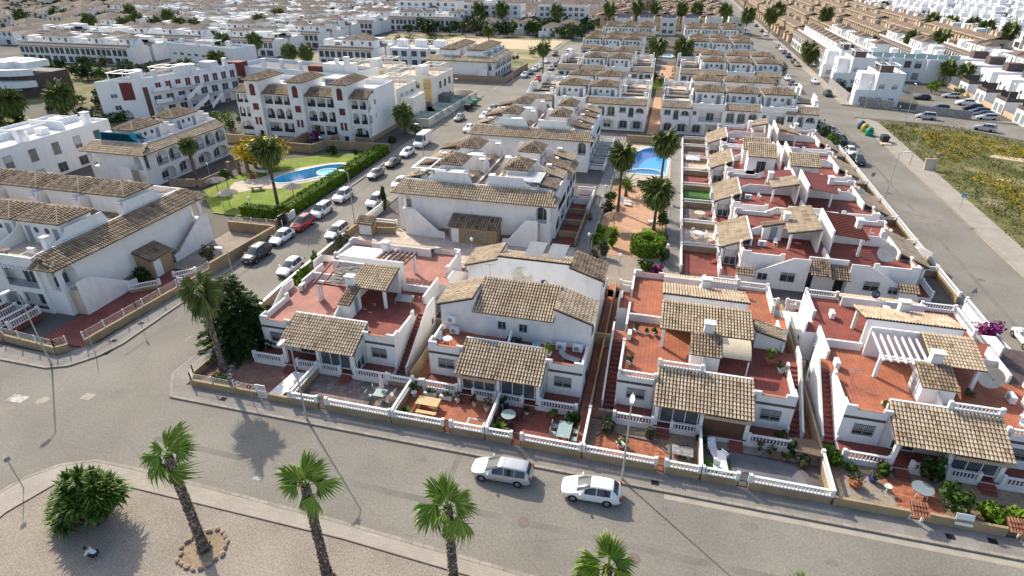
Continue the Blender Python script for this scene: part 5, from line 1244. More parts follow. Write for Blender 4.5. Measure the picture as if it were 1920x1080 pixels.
# ================================================================ the town beyond
CF = Vector((-math.sin(R(14.4)) * math.cos(R(29.41)), math.cos(R(14.4)) * math.cos(R(29.41)), -math.sin(R(29.41))))
CR = Vector((math.cos(R(14.4)), math.sin(R(14.4)), 0)); CU = CR.cross(CF)
def in_view(x, y, z=3.0, mx=60):
 """True where the photograph could see it (used only to leave out what lies outside the frame)"""
 d = Vector((x, y, z - 34)); k = d.dot(CF)
 if k < 1: return False
 px, py = 960 + 1100 * d.dot(CR) / k, 540 - 1100 * d.dot(CU) / k
 return -mx < px < 1920 + mx and -45 < py < 1150
def quadwin(m, x0, x1, z0, z1, y):                 # a dark window standing in a 6 cm frame
 m.cur = 2; m.box(x0, y - .04, z0, x1, y, z1)
def far_house(kind, v):
 rr = random.Random(v * 7 + len(kind)); m = MB()
 if kind == 'turret':
  w = 7.0; m.cur = 0; m.box(0, 0, 0, w, 10, 5.9); m.box(0, 1.5, 5.9, w, 1.7, 6.9)
  m.cur = 1; m.extr([(0, y, z) for y, z in [(-.4, 5.7), (1.5, 6.5), (1.5, 6.3), (-.4, 5.55)]], (w, 0, 0)); m.extr([(0, y, z) for y, z in [(10.4, 5.6), (8.7, 6.4), (8.7, 6.2), (10.4, 5.45)]], (w, 0, 0))
  m.cur = 0
  if v == 2: m.box(2.4, 5, 5.9, 6.6, 8.4, 8.2); m.box(.5, 2.2, 5.9, 1.1, 2.8, 8.0); m.box(0, 8.2, 5.9, w, 8.4, 7.2)
  elif v == 3: m.box(.3, 4.2, 5.9, 2.4, 8.4, 8.4); m.box(4.6, 2.5, 5.9, 5.2, 3.1, 8.2); m.box(3.2, 4.6, 7.7, 6.8, 7.6, 7.85); m.box(3.3, 4.7, 5.9, 3.5, 4.9, 7.7); m.box(6.5, 4.7, 5.9, 6.7, 4.9, 7.7)
  else: m.box(.7, 3.8, 5.9, 6.2, 8.4, 8.6); m.box(.1, 8.6, 5.9, .7, 9.2, 8.4)
  m.cur = 1; vs = [] if v > 1 else [(.4, 3.5, 8.58), (6.5, 3.5, 8.58), (6.5, 8.7, 8.58), (.4, 8.7, 8.58), (2.6, 6.1, 9.7), (4.3, 6.1, 9.7)]; m.mesh(vs, [(0, 1, 5, 4), (1, 2, 5), (2, 3, 4, 5), (3, 0, 4), (3, 2, 1, 0)] if vs else [])
  m.cur = 0
  if v == 1: m.extr([(6.2, y, z) for y, z in [(4.2, 5.9)] + [(6.3 - 2.1 * math.cos(math.pi * k / 8), 5.9 + 2.3 * math.sin(math.pi * k / 8)) for k in range(9)]], (.8, 0, 0))
  for i in range(3): quadwin(m, .5 + i * 2.2, 2.1 + i * 2.2, 3.1, 5.1, 0)
  quadwin(m, .8, 2.8, .3, 2.3, 0); quadwin(m, 3.6, 6.3, .3, 2.3, 0); (v < 2 and (quadwin(m, 1.4, 2.1, 7.2, 8.0, 3.8), quadwin(m, 4.2, 5.2, 6.0, 8.0, 3.8)))
 elif kind == 'tan':
  w = 7.5; m.cur = 0; m.box(0, 0, 0, w, 11, 6.6); m.box(-1.6, 1, 0, 0, 6, 3.2)
  m.cur = 1; m.extr([(x, 0, z) for x, z in [(-.5, 6.3), (w * .55, 7.6), (w + .3, 6.5), (w + .3, 6.3), (w * .55, 7.4), (-.5, 6.1)]], (0, 11, 0))
  m.cur = 0
  if v % 2 == 0:
   for yy in (2.6, 6.4): m.extr([(w * .5, yy, 6.9)] + [(w * .5, yy + 1.35 - 1.35 * math.cos(math.pi * k / 8), 7.4 + 1.9 * math.sin(math.pi * k / 8)) for k in range(9)] + [(w * .5, yy + 2.7, 6.9)], (1.6, 0, 0))
  for yy in (1.2, 4.6, 8): m.cur = 2; m.box(-.04, yy, 3.9, 0, yy + 1.4, 5.6)
  for xx in (1.2, 4.8): quadwin(m, xx, xx + 1.4, 3.8, 5.2, 0); quadwin(m, xx, xx + 1.4, .8, 2.3, 0)
  m.cur = 1; m.extr([(x, .8, z) for x, z in [(-2.0, 3.2), (0, 3.9), (0, 3.7), (-2.0, 3.0)]], (0, 5.4, 0))
 elif kind == 'cube':
  w = 7.5; h = 6.2 + .6 * (v % 2); m.cur = 0; m.box(0, 0, 0, w, 9, h); m.box(1.0, 4, h, 4, 7.5, h + 2.3); m.box(-2.4, 1, 0, 0, 7, 3.1)
  m.cur = 0
  for x, y in ((5, 1), (7.2, 1), (5, 6), (7.2, 6)): m.box(x - .12, y - .12, h, x + .12, y + .12, h + 2.2)
  m.box(4.8, .8, h + 2.2, 7.4, 1.2, h + 2.4); m.box(4.8, 5.8, h + 2.2, 7.4, 6.2, h + 2.4); m.box(4.8, 1.2, h + 2.2, 5.1, 5.8, h + 2.4)
  for xx in (1, 4.4): quadwin(m, xx, xx + 2.0, 3.6, 5.4, 0); quadwin(m, xx, xx + 2.0, .4, 2.4, 0)
  m.cur = 2; m.box(-.04, 1.2, 3.4, 0, 3.4, 5.4); m.box(-.04, 5, 3.4, 0, 6.4, 5.0); m.box(-2.44, 1.6, .3, -2.4, 5.8, 2.4)
 elif kind == 'pitched':
  w = 9.0; m.cur = 0; m.box(0, 0, 0, w, 9, 4.6 + (v % 2)); z = 4.6 + (v % 2)
  m.cur = 1; vs = [(-.5, -.5, z), (w + .5, -.5, z), (w + .5, 9.5, z), (-.5, 9.5, z), (3.4, 4.5, z + 1.7), (5.6, 4.5, z + 1.7)]; m.mesh(vs, [(0, 1, 5, 4), (1, 2, 5), (2, 3, 4, 5), (3, 0, 4), (3, 2, 1, 0)])
  m.cur = 0; m.box(-1.5, -1, 0, 3.4, 0, 2.8)
  for xx in (.8, 3.8, 6.8): quadwin(m, xx, xx + 1.2, z - 1.9, z - .6, 0)
  quadwin(m, 4.2, 6.4, .2, 2.1, 0)
 return m
FARM = {'turret': ('white_stucco', 'far_roof', 'glass'), 'tan': ('tan_stucco', 'far_tan_roof', 'glass'), 'cube': ('cool_stucco', 'far_roof', 'glass'), 'pitched': ('cream_stucco', 'far_tan_roof', 'glass'), 'pitchedw': ('white_stucco', 'far_roof', 'glass')}
def fmesh(kind, v, mats=None):
 return cached(('fh', kind, v, mats), lambda: far_house(kind.rstrip('w'), v).data('house', FARM[mats or kind]))
FARQ = []
def put_far(kind, v, x, y, rot, label, name, group, mats=None):
 if in_view(x, y, 4): FARQ.append((y - x * .2, kind, v, x, y, rot, label, name, group, mats))
def flush_far():
 FARQ.sort(key=lambda q: q[0]); count = {}; rest = {}
 for _, kind, v, x, y, rot, label, name, group, mats in FARQ:
  n = count.get(kind, 0); count[kind] = n + 1
  if n < {'turret': 125, 'tan': 70, 'pitched': 130, 'cube': 130}[kind.rstrip('w')]:
   tag(link(name, fmesh(kind, v, mats), None, (x, y, 0), rot), label, 'house', group)
  else:
   m = far_house(kind.rstrip('w'), v); q = rest.setdefault(mats or kind, MB()); c, s = math.cos(rot), math.sin(rot)
   i = len(q.v); q.v += [(x + a * c - b * s, y + a * s + b * c, z) for a, b, z in m.v]; q.f += [[k + i for k in f] for f in m.f]; q.t += m.t; q.m += m.m
 for k, q in rest.items():
  o = q.build('distant_houses', FARM[k], kind='stuff'); tag(o, {'turret': 'farthest white terraces merging at the top left', 'tan': 'farthest tan rows merging on the skyline', 'cube': 'farthest white cubes merging at the top right', 'pitched': 'farthest brown roofs merging at the top left edge', 'pitchedw': 'farthest white cottages merging with the skyline'}[k], 'houses')
NTH = ['first', 'second', 'third', 'fourth', 'fifth', 'sixth', 'seventh', 'eighth', 'ninth', 'tenth', 'eleventh', 'twelfth', 'thirteenth', 'fourteenth', 'fifteenth', 'sixteenth']
# left: white rows along x, nearest first
def rows(kind, x0, x1, y0, y1, dy, w, label, name, group, gapev=8, mats=None, skip=lambda x, y: False, both=True, wob=0):
 y = y0; k = 0; r = random.Random(int(x0 * 3 + y0))
 while y < y1:
  x = x1 - r.uniform(0, 6); i = 0; lb = f'{label}, {NTH[min(15, k)]} row'; gp = f'{group}, {NTH[min(15, k)]} row'
  while x > x0:
   if gapev and i % gapev == gapev - 1: x -= 5.5
   elif not skip(x, y):
    mm = mats if mats != 'mix' else r.choice([None, 'pitchedw', 'pitchedw'])
    put_far(kind, r.randrange(4), x - w, y + r.uniform(-wob, wob), r.choice([0, WH * .98, 0]) if wob else 0, lb, name, gp, mm)
    if both: put_far(kind, r.randrange(4), x, y + 21.5, math.pi, lb, name, gp, mm)
   x -= w + (r.uniform(0, wob * 2) if wob else 0); i += 1
  y += dy; k += 1
occ = lambda x, y: (-140 < x < -48 and 205 < y < 302)
rows('turret', -236, -182, 182.0, 200, 34, 7.0, 'white arcaded house behind the shrubs at far left', 'terraced_house', 'rows at the far left', 8)
rows('turret', -262, -110, 214, 330, 25.5, 7.0, 'small white turreted house in the dense rows at far left', 'terraced_house', 'dense white rows', 9, skip=lambda x, y: -146 < x < -48 and 203 < y < 301)
rows('turret', -350, -122, 320, 430, 25.5, 7.0, 'tiny white turreted house towards the top of the picture', 'terraced_house', 'farthest white rows', 10, skip=lambda x, y: x > -140 and y < 345)
rows('pitched', -560, -252, 215, 470, 17, 10.5, 'small house with brown or white roof in the scattered quarter at far left', 'house', 'scattered quarter at the far left', 7, mats='mix', both=False, wob=3)
rows('turret', -122, -100, 199, 214, 40, 7.0, 'arcaded white house left of the open field', 'terraced_house', 'rows left of the field', 0)
for x, y in [(-97, 204), (-90, 204.5), (-83, 205)]: put_far('cube', 0, x, y, 0, 'low plain white house on the near edge of the open field', 'house', 'low white houses by the field')
# detached houses beyond the field
for i, (x, y) in enumerate([(-131, 322), (-120, 324), (-109, 326), (-97, 312), (-88, 322), (-77, 312), (-63, 304), (-56, 312)]):
 put_far('pitched', i % 2, x, y, 0, f'small detached house with pitched roof beyond the sandy field, {["first","second","third","fourth","fifth","sixth","seventh","eighth"][i]} from the left', 'detached_house', 'detached houses beyond the field', mats='pitchedw' if i != 7 else 'pitched')
for lab, x0, x1, y0, y1 in [('long white apartment block beyond the detached houses, left of two', -116, -82, 338, 350), ('long white apartment block beside the left street end, right of two', -72, -46, 335, 348), ('white apartment block with balconies at the far left of the pair', -160, -122, 352, 362)]:
 P = flat('apartment_building', lab, [(x0, y0), (x1, y0), (x1, y1), (x0, y1)], 11.5, [(0, .03, .97, 8, z, 1.8, 1.6, 'glass', 'white_metal', 'plain') for z in (1, 4, 7, 9.6)] + [(1, .1, .9, 3, z, 1.6, 1.6, 'glass', 'white_metal', 'plain') for z in (1, 4, 7)], wallm='white_stucco', roofm='far_tan_roof', par=.3)
rows('pitched', -330, -38, 372, 620, 16, 10.5, 'small house on the skyline above the left street', 'house', 'houses on the skyline', 7, mats='mix', both=False, wob=2)
# centre: flat cream villas with solar panels, tan rows behind
for i, (x, y) in enumerate([(-30, 322), (-19, 325), (-8, 327), (3, 330), (14, 333), (25, 336)]):
 P = flat('villa', f'flat cream villa behind the centre rows, {["first","second","third","fourth","fifth","sixth"][i]} from the left', [(x, y), (x + 8, y), (x + 8, y + 9), (x, y + 9)], 7, [(0, .1, .9, 2, 4.2, 1.8, 1.4, 'glass', 'white_metal', 'plain'), (0, .1, .9, 2, 1, 2, 1.6, 'glass', 'white_metal', 'plain')], wallm='cream_white', cat='villa', group='flat villas in the centre')
 q = MB()
 for k in range(3): q.extr([(x + 1 + k * 2.2, y + 2, 7.5), (x + 3 + k * 2.2, y + 2, 7.5), (x + 3 + k * 2.2, y + 5, 9.2), (x + 1 + k * 2.2, y + 5, 9.2)], (0, .03, -.06))
 if i < 4: q.build('solar_panel', 'solar', P)
rows('tan', -38, 31, 352, 700, 15, 8.0, 'tan terraced house on the skyline between the two streets', 'terraced_house', 'tan rows between the streets', 6, both=False)
# right: white stepped houses, then the tan quarter with round gables, then white cubes
for i in range(9):
 put_far('turret' if i % 3 else 'turret', i % 2, 50.2, 236 + i * 7.2 + 7, -WH, 'white stepped house along the right street behind the villas', 'terraced_house', 'stepped white houses on the right street')
for x0, ya, yb, lab in [(62, 236, 300, 'white house behind the glass-fronted row, left row'), (79, 238, 286, 'white house behind the glass-fronted row, middle row'), (95, 202, 262, 'tan-roofed white house behind the car park villas'), (112, 196, 250, 'white house at the right edge behind the car park villas')]:
 y = ya
 while y < yb: put_far('turret', int(y) % 4, x0, y + 7, -WH, lab, 'terraced_house', lab.split(',')[0]); y += 7.1
for c in range(5):
 x = 52 + c * 16
 y = 306 - 3.0 * c + (6 if c < 1 else 0); i = 0
 if c >= 3: y = 292 - (c - 3) * 12
 yend = 640 if c < 4 else 560
 while y < yend:
  if i % 7 != 6: put_far('tan', (i // 1) % 2, x, y, 0, 'tan terraced house with round gables in the quarter at upper right' if x < 90 else 'tan terraced house near the white quarter at upper right', 'terraced_house', 'tan quarter at upper right' if x < 90 else 'tan rows next to the white quarter')
  y += 11.4; i += 1
for c in range(15):
 x = 127 + c * 16 + (c % 2) * 2
 y = 205 if c > 1 else 300
 i = 0
 while y < 700:
  if i % 6 != 5: put_far('cube', (i + c) % 2, x, y, 0 if c % 2 else WH, 'white flat-roofed house in the dense quarter at the upper right', 'house', 'white quarter at upper right')
  y += 12.5; i += 1
flush_far()
# ================================================================ palms, trees, hedges, shrubs
def fan_leaf(v, r=1.02, pet=0.6, n=24, droop=0.35, mats='palm_leaf'):
 """one fan frond: stalk along +x, pleated blade folded along its midrib, split into hanging tips"""
 rr = random.Random(100 + v); m = MB()
 m.tt = 0.6
 m.beam((0, 0, 0), (pet * .5, 0, .06), .05, .03); m.beam((pet * .5, 0, .06), (pet, 0, .02), .04, .03)
 c = Vector((pet, 0, .02)); sp = 118
 for i in range(n):
  t0, t1 = R(-sp + 2 * sp * i / n), R(-sp + 2 * sp * (i + 1) / n); tm = (t0 + t1) / 2
  def P(t, q, dz=0):
   s = math.sin(t)
   return c + Vector((math.cos(t) * q * 1.08, s * q * .60, -(.42 + droop * .5) * q * abs(s) ** 1.3 - droop * .5 * (q / r) ** 2 + dz))
  k = r * (0.80 + .2 * math.cos(tm * .6)) * rr.uniform(.9, 1.08)
  if rr.random() < .06: k *= .7
  fold = .045 * (1 if i % 2 else -1)
  q0 = rr.uniform(.60, .74)
  a, b = P(t0, k * q0, fold), P(t1, k * q0, -fold)
  sh = rr.random(); hang = rr.uniform(.05, .3) + droop * .35
  d = (b - a) * .36; e = P(tm, k * .86, -.02 - hang * .25); tip = P(tm, k, -hang)
  m.face([c, a, b], (.1 if i % 2 else .45) + .35 * sh)
  m.face([a, e - d * .6, e + d * .6, b], (.15 if i % 2 else .4) + .4 * sh)
  m.face([e - d * .6, tip, e + d * .6], .95 if sh > .72 else .5 + .2 * sh)
 return m
def trunk_mesh(h, r0, r1, seed, boots=True, lean=(0, 0), flare=1.5):
 rr = random.Random(seed); m = MB(); n = 9; k = max(5, int(h / .7))
 ctr = lambda t: Vector((lean[0] * t * t, lean[1] * t * t, h * t))
 rad = lambda t: (r0 + (r1 - r0) * t) * (1 + (flare - 1) * max(0, 1 - t * 7) ** 2)
 m.tt = .3
 for j in range(k): m.tube(ctr(j / k), ctr((j + 1) / k), rad(j / k) * .88, rad((j + 1) / k) * .88, n, False)
 if boots:
  zs = int(h / .17)
  for j in range(zs):
   t = (j + .5) / zs; c = ctr(t); r = rad(t); nb = 9
   for i in range(nb):
    a = 2 * math.pi * (i + .5 * (j % 2)) / nb + rr.uniform(-.12, .12)
    w = r * .36; d = Vector((math.cos(a), math.sin(a), 0)); s = Vector((-math.sin(a), math.cos(a), 0))
    lo = c + d * r * .86 + Vector((0, 0, -.1)); out = c + d * (r * rr.uniform(1.05, 1.22)) + Vector((0, 0, rr.uniform(.04, .12)))
    sh = rr.random() ** 1.5
    m.face([lo - s * w, lo + s * w, out + s * w * .45, out - s * w * .45], sh)
    m.face([out - s * w * .45, out + s * w * .45, c + d * r * .84 + Vector((0, 0, .1))], min(1, sh + .15))
 else:
  pass
 return m
def fan_palm(label, x, y, h, r=.24, nf=12, leaf=1.0, seed=0, lean=(0, 0), near=True, group=None, dead=0, lo=-35, hi=80, z0=0.1, lm='palm_leaf', cat='palm tree', flare=1.5, pts=None):
 P = thing('fan_palm', label, cat, (x, y, z0), 0, group)
 rr = random.Random(seed * 13 + 5)
 trunk_mesh(h, r, r * .8, seed, near, lean, flare).build('trunk', 'palm_trunk' if near else 'trunk', P)
 top = Vector((lean[0], lean[1], h))
 if near:
  vs = [cached(('fan', k, lm), lambda k=k: fan_leaf(k, droop=(.14, .3, .5, .75)[k % 4]).data('frond', lm)) for k in range(8)]
  for i in range(nf):
   t = (i + .5) / nf
   el = hi + (lo - hi) * t ** .9 + rr.uniform(-9, 9); az = i * 2.399 + rr.uniform(-.35, .35)
   if pts: az, el = R(pts[i % len(pts)][0] + rr.uniform(-16, 16) * (i >= len(pts))), pts[i % len(pts)][1] + rr.uniform(-14, 6) * (i >= len(pts))
   k = (0 if el > 55 else 1 if el > 25 else 2 if el > -5 else 3) + 4 * rr.randrange(2)
   sc_ = leaf * rr.uniform(.78, 1.15); o = link('frond', vs[k], P, top + Vector((0, 0, -.3 * t)), scale=(sc_ * rr.uniform(.9, 1.15), sc_ * rr.uniform(.75, 1.1), sc_)); o.rotation_euler = (rr.uniform(-.3, .3), -R(el), az)
 else:
  def mk():
   m = MB()
   base = [fan_leaf(k, n=11, droop=(.15, .3, .5, .8)[k % 4]) for k in range(4)]
   for i in range(nf):
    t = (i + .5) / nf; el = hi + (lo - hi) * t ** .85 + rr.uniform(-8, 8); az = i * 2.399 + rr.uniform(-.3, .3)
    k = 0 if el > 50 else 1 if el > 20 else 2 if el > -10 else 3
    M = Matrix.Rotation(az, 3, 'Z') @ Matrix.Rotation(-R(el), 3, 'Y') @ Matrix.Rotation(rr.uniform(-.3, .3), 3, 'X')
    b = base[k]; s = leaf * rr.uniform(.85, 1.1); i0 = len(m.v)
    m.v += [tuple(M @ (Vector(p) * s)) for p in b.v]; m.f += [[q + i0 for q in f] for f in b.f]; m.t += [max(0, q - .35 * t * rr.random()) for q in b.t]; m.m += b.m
   return m.data('crown', lm)
  o = link('crown', cached(('crown', nf, leaf, seed % 4, lm, lo), mk), P, top); o.rotation_euler = (0, 0, rr.uniform(0, 6))
 if dead:
  s = MB(); 
  for i in range(dead):
   a = i * 2.4; q = top + Vector((math.cos(a) * r * 1.1, math.sin(a) * r * 1.1, -.35)); e = q + Vector((math.cos(a) * .25, math.sin(a) * .25, -rr.uniform(.9, 1.5)))
   s.beam(q, e, .22, .05)
  s.build('dry_skirt', 'dry_leaf', P)
 return P
# foreground row of palms on the gravel
fan_palm('trimmed fan palm in a ring of stones, leftmost of the palms on the gravel', -25.9, 19.4, 8.3, .31, 12, 1.12, 1, near=True, pts=[(95, 76), (70, 58), (160, 30), (185, 2), (35, 32), (212, -22), (200, 24), (262, -66), (110, 50), (45, 50)])
fan_palm('trimmed fan palm on the gravel, second from the left in the front row', -17.0, 19.6, 8.1, .30, 11, 1.1, 2, pts=[(100, 70), (160, 38), (60, 52), (200, 18), (20, 20), (330, -15), (120, 45), (250, -50)])
fan_palm('trimmed fan palm in front of the silver estate car', -9.1, 21.0, 7.1, .29, 14, 1.14, 3, pts=[(90, 75), (150, 40), (190, 12), (40, 45), (10, 20), (120, 60), (210, -5), (345, -20), (265, 30), (250, -60)])
fan_palm('low fan palm by the rusty manhole, only its crown inside the picture', 0.0, 20.3, 6.0, .29, 14, 1.18, 4, pts=[(110, 72), (70, 70), (165, 25), (190, 5), (30, 25), (350, 0), (20, -15), (260, 40), (210, 30), (330, 30)])
fan_palm('fan palm whose leaf tips just reach the bottom edge of the picture', 9.9, 20.6, 5.6, .31, 12, 1.3, 5)
# stones round the first palm
ring = random.Random(5)
RG_ = thing('stone_ring', 'ring of loose tan stones round the foot of the leftmost palm', 'stones', (-25.9, 19.3, 0.1))
def rock_mesh(k):
 r = random.Random(k); bm = bmesh.new(); bmesh.ops.create_icosphere(bm, subdivisions=1, radius=1)
 for v in bm.verts: v.co *= r.uniform(.75, 1.1)
 me = bpy.data.meshes.new('stone'); bm.to_mesh(me); bm.free(); me.materials.append(MATS['rock']); return me
for i in range(19):
 a = 2 * math.pi * i / 19; rr_ = 1.45 + ring.uniform(-.12, .12)
 o = link('stone', cached(('rock', i % 5), lambda i=i: rock_mesh(i % 5)), RG_, (rr_ * math.cos(a), rr_ * math.sin(a), .08), ring.uniform(0, 6), scale=(ring.uniform(.2, .34), ring.uniform(.14, .2), ring.uniform(.12, .18)))
 o.rotation_euler = (0, 0, a + WH + ring.uniform(-.4, .4))
sheet('planting_soil', 'brown_soil', [[(-25.9 + 1.3 * math.cos(2 * math.pi * i / 16), 19.3 + 1.3 * math.sin(2 * math.pi * i / 16)) for i in range(16)]], .112)
# middle palms
fan_palm('tall fan palm in the corner garden leaning over the left street', -37.4, 36.3, 8.6, .23, 30, 1.25, 6, near=True, lo=-55, hi=70, lm='mid_palm_leaf', lean=(0, 0), flare=1.9)
MP = [(-56.4, 73.8, 9.0, 1.5, .30, 'tall fan palm on the pool lawn behind the red car'), (-5.2, 85.3, 8.9, 1.5, .24, 'tall fan palm on the left of the palm garden'), (0.7, 98.7, 7.6, 1.5, .26, 'fan palm beside the right edge of the blue pool'),
  (0.4, 79.7, 5.8, 1.55, .25, 'fan palm beside the ring-shaped hedge'), (-75.4, 79.2, 7.0, 1.0, .35, 'slim fan palm by the tan wall left of the pool lawn'), (-55.2, 120.0, 4.2, 1.6, .25, 'short fan palm in the garden corner by the white van'),
  (-121.0, 133.6, 9.4, 1.7, .22, 'fan palm before the zigzag stairs of the white flats, left of two'), (-122.5, 147.0, 9.6, 1.8, .22, 'fan palm before the zigzag stairs of the white flats, right of two'),
  (-119, 176.7, 7.6, 1.8, .22, 'fan palm behind the towered flats, left of two'), (-113.8, 178, 7.6, 1.8, .22, 'fan palm behind the towered flats, right of two'), (-40.0, 196, 8.6, 1.5, .25, 'slim dark palm standing beside the left street far back'),
  (-5.1, 210, 9.0, 2.2, .3, 'tall palm left of the small pool between the far rows'), (3.2, 207, 9.0, 2.4, .3, 'tall palm right of the small pool between the far rows'), (-147.5, 106, 5, 2.2, .3, 'broad palm at the left edge below the rounded flats'),
  (-139, 112, 5.6, 2.2, .3, 'broad palm beside the rounded flats with brown walls'), (-131, 118.9, 6, 2.0, .28, 'bright green palm left of the flats with the maroon panel'), (75.3, 225, 5, 1.6, .25, 'palm in front of the glass-fronted row, left of three'), (80.3, 212, 5.4, 1.6, .25, 'palm in front of the glass-fronted row, middle of three'),
  (83, 206, 5.6, 1.6, .25, 'palm in front of the glass-fronted row, right of three'), (71.6, 264.5, 5.5, 2.3, .25, 'palm behind the glass-fronted row'), (48.6, 252, 4.6, 2.1, .25, 'palm on the right street pavement, farther of two'), (47.9, 244, 4.2, 2.0, .25, 'palm on the right street pavement, nearer of two'),
  (84.5, 261, 8, 2.2, .25, 'palm among the white rows at upper right'), (98, 273, 8, 2.2, .25, 'palm beside the round gables at upper right'), (-158, 195, 8, 2.0, .25, 'palm rising over the low white flats, left of two'), (-147, 198, 8, 2.0, .25, 'palm rising over the low white flats, right of two'), (45.8, 345, 9, 2.6, .25, 'palm on the right street far back'), (-75, 253, 8, 1.8, .25, 'slim palm on the open field'), (-66, 120, 1, .1, .1, '')]
for i, (x, y, h, lf, r, lab) in enumerate(MP):
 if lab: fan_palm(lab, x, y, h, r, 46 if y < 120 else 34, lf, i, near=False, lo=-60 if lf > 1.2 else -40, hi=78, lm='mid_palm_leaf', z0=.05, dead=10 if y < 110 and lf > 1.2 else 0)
for x, y in [(-245, 240), (-252, 255), (-228, 240), (-216, 241), (-204, 236), (-330, 260), (-270, 245), (-251, 274), (-300, 300), (-190, 262), (-205, 300)]:
 fan_palm('palm standing among the white and tan roofs at the far left', x, y, 8, .25, 34, 2.3, int(-x), near=False, lm='mid_palm_leaf', lo=-60, group='palms at the far left')
for i in range(14):
 x, y = 120 + i * 3.2 + (i % 3), 352 - i * 11.5
 if in_view(x, y): fan_palm('dark palm in the band of palms before the white quarter at upper right', x, y, 7.5, .25, 34, 2.5, i, near=False, lm='mid_palm_leaf', lo=-60, group='palms at upper right')
for i in range(12):
 x, y = [(-22, 366), (-12, 360), (2, 358), (10, 362), (24, 352), (33, 330), (-36, 352), (-60, 326), (-92, 336), (-104, 334), (52, 372), (70, 342)][i]
 fan_palm('tall palm on the skyline above the centre rows', x, y, 10, .28, 34, 2.5, i + 40, near=False, lm='mid_palm_leaf', lo=-60, group='palms on the skyline')
# leaf clouds
def cloud(n, rx, ry, rz, leaf, seed, lumps=9, flat_=0.0):
 """crown of small leaf faces gathered in uneven clumps"""
 r = random.Random(seed); m = MB(); L = []
 for i in range(lumps):
  while True:
   p = Vector((r.uniform(-1, 1), r.uniform(-1, 1), r.uniform(-.9, 1)))
   if p.length < 1: break
  L.append((p * .68, r.uniform(.3, .48), r.uniform(-.28, .28)))
 for i in range(n):
  c, q, tb = L[i % lumps]
  d = Vector((r.gauss(0, 1), r.gauss(0, 1), r.gauss(0, 1) + flat_)).normalized()
  p = c + d * q * r.uniform(.55, 1.05)
  p = Vector((p.x * rx, p.y * ry, p.z * rz))
  a = (d + Vector((r.gauss(0, .5), r.gauss(0, .5), r.gauss(0, .5)))).normalized()
  u = a.orthogonal().normalized(); w = a.cross(u); ang = r.uniform(0, 6.28)
  u, w = u * math.cos(ang) + w * math.sin(ang), w * math.cos(ang) - u * math.sin(ang)
  s = leaf * r.uniform(.6, 1.35)
  m.face([p - u * s - w * s * .5, p + u * s * .4 - w * s * .6, p + u * s * 1.1 + w * s * .3, p - u * s * .2 + w * s * .7], min(1, max(0, r.random() * .65 + .18 + tb)))
 return m
def shrub(label, x, y, rx, rz, mt='bush_leaf', n=420, leaf=.13, seed=0, ry=None, z0=.08, trunk=0, group=None, name='shrub', cat='shrub', lumps=9, share=None):
 P = thing(name, label, cat, (x, y, z0), (seed * 1.3) % 6 if not ry else 0, group)
 ry_ = ry or rx
 key = ('cl', mt, n, round(rx, 1), round(rz, 1), round(ry_, 1), seed % 4, leaf)
 me = cached(key, lambda: cloud(n, rx, ry_, rz, leaf, seed % 4 + int(rx * 10), lumps).data('crown', mt))
 link('crown', me, P, (0, 0, trunk + rz * .75))
 t = MB(); rr = random.Random(seed)
 hh = trunk + rz * .7
 t.tube((0, 0, -.05), (rr.uniform(-.1, .1), rr.uniform(-.1, .1), hh * .6), .035 + rx * .03, .02 + rx * .022, 6)
 for i in range(4):
  a = rr.uniform(0, 6); t.tube((0, 0, hh * .45), (rx * .5 * math.cos(a), ry_ * .5 * math.sin(a), hh + rz * .15), .015 + rx * .018, .01 + rx * .008, 5)
 t.build('trunk', 'trunk', P)
 return P
def hedge(label, x0, y0, x1, y1, h, mt='hedge_leaf', dens=55, leaf=.11, seed=0, name='hedge'):
 P = thing(name, label, 'hedge', ((x0 + x1) / 2, (y0 + y1) / 2, .05))
 w, d = (x1 - x0) / 2, (y1 - y0) / 2; r = random.Random(seed)
 b = MB(); b.tt = .15; b.box(-w + .12, -d + .12, 0, w - .12, d - .12, h - .12); b.build('hedge_core', mt, P)
 m = MB(); area = [(4 * w * d, 't'), (2 * w * h, 'a'), (2 * w * h, 'b'), (2 * d * h, 'c'), (2 * d * h, 'd')]
 for A, k in area:
  for i in range(int(A * dens)):
   u, v = r.uniform(-1, 1), r.uniform(-1, 1); z = (v + 1) / 2 * h
   bump = .10 * math.sin(u * w * 2.1 + v) * math.sin(v * 3 + u * d) + r.uniform(-.1, .12)
   if k == 't': p, nn = Vector((u * w, v * d, h + bump)), Vector((0, 0, 1))
   elif k == 'a': p, nn = Vector((u * w, -d - bump, z)), Vector((0, -1, 0))
   elif k == 'b': p, nn = Vector((u * w, d + bump, z)), Vector((0, 1, 0))
   elif k == 'c': p, nn = Vector((-w - bump, u * d, z)), Vector((-1, 0, 0))
   else: p, nn = Vector((w + bump, u * d, z)), Vector((1, 0, 0))
   a = (nn + Vector((r.gauss(0, .6), r.gauss(0, .6), r.gauss(0, .6)))).normalized(); s = leaf * r.uniform(.6, 1.3)
   q = a.orthogonal().normalized() * s; e = a.cross(q)
   m.face([p - q, p - e * .7, p + q, p + e * .7], r.random() * .75 + .2)
 m.build('foliage', mt, P)
 return P
hedge('long clipped bright green hedge between the pool lawn and the parked cars', -54.6, 71.2, -52.4, 105, 1.6, dens=34, leaf=.16, seed=1)
hedge('short clipped hedge at the near end of the pool lawn', -60.2, 69.8, -54.7, 71.4, 1.4, dens=40, leaf=.15, seed=2)
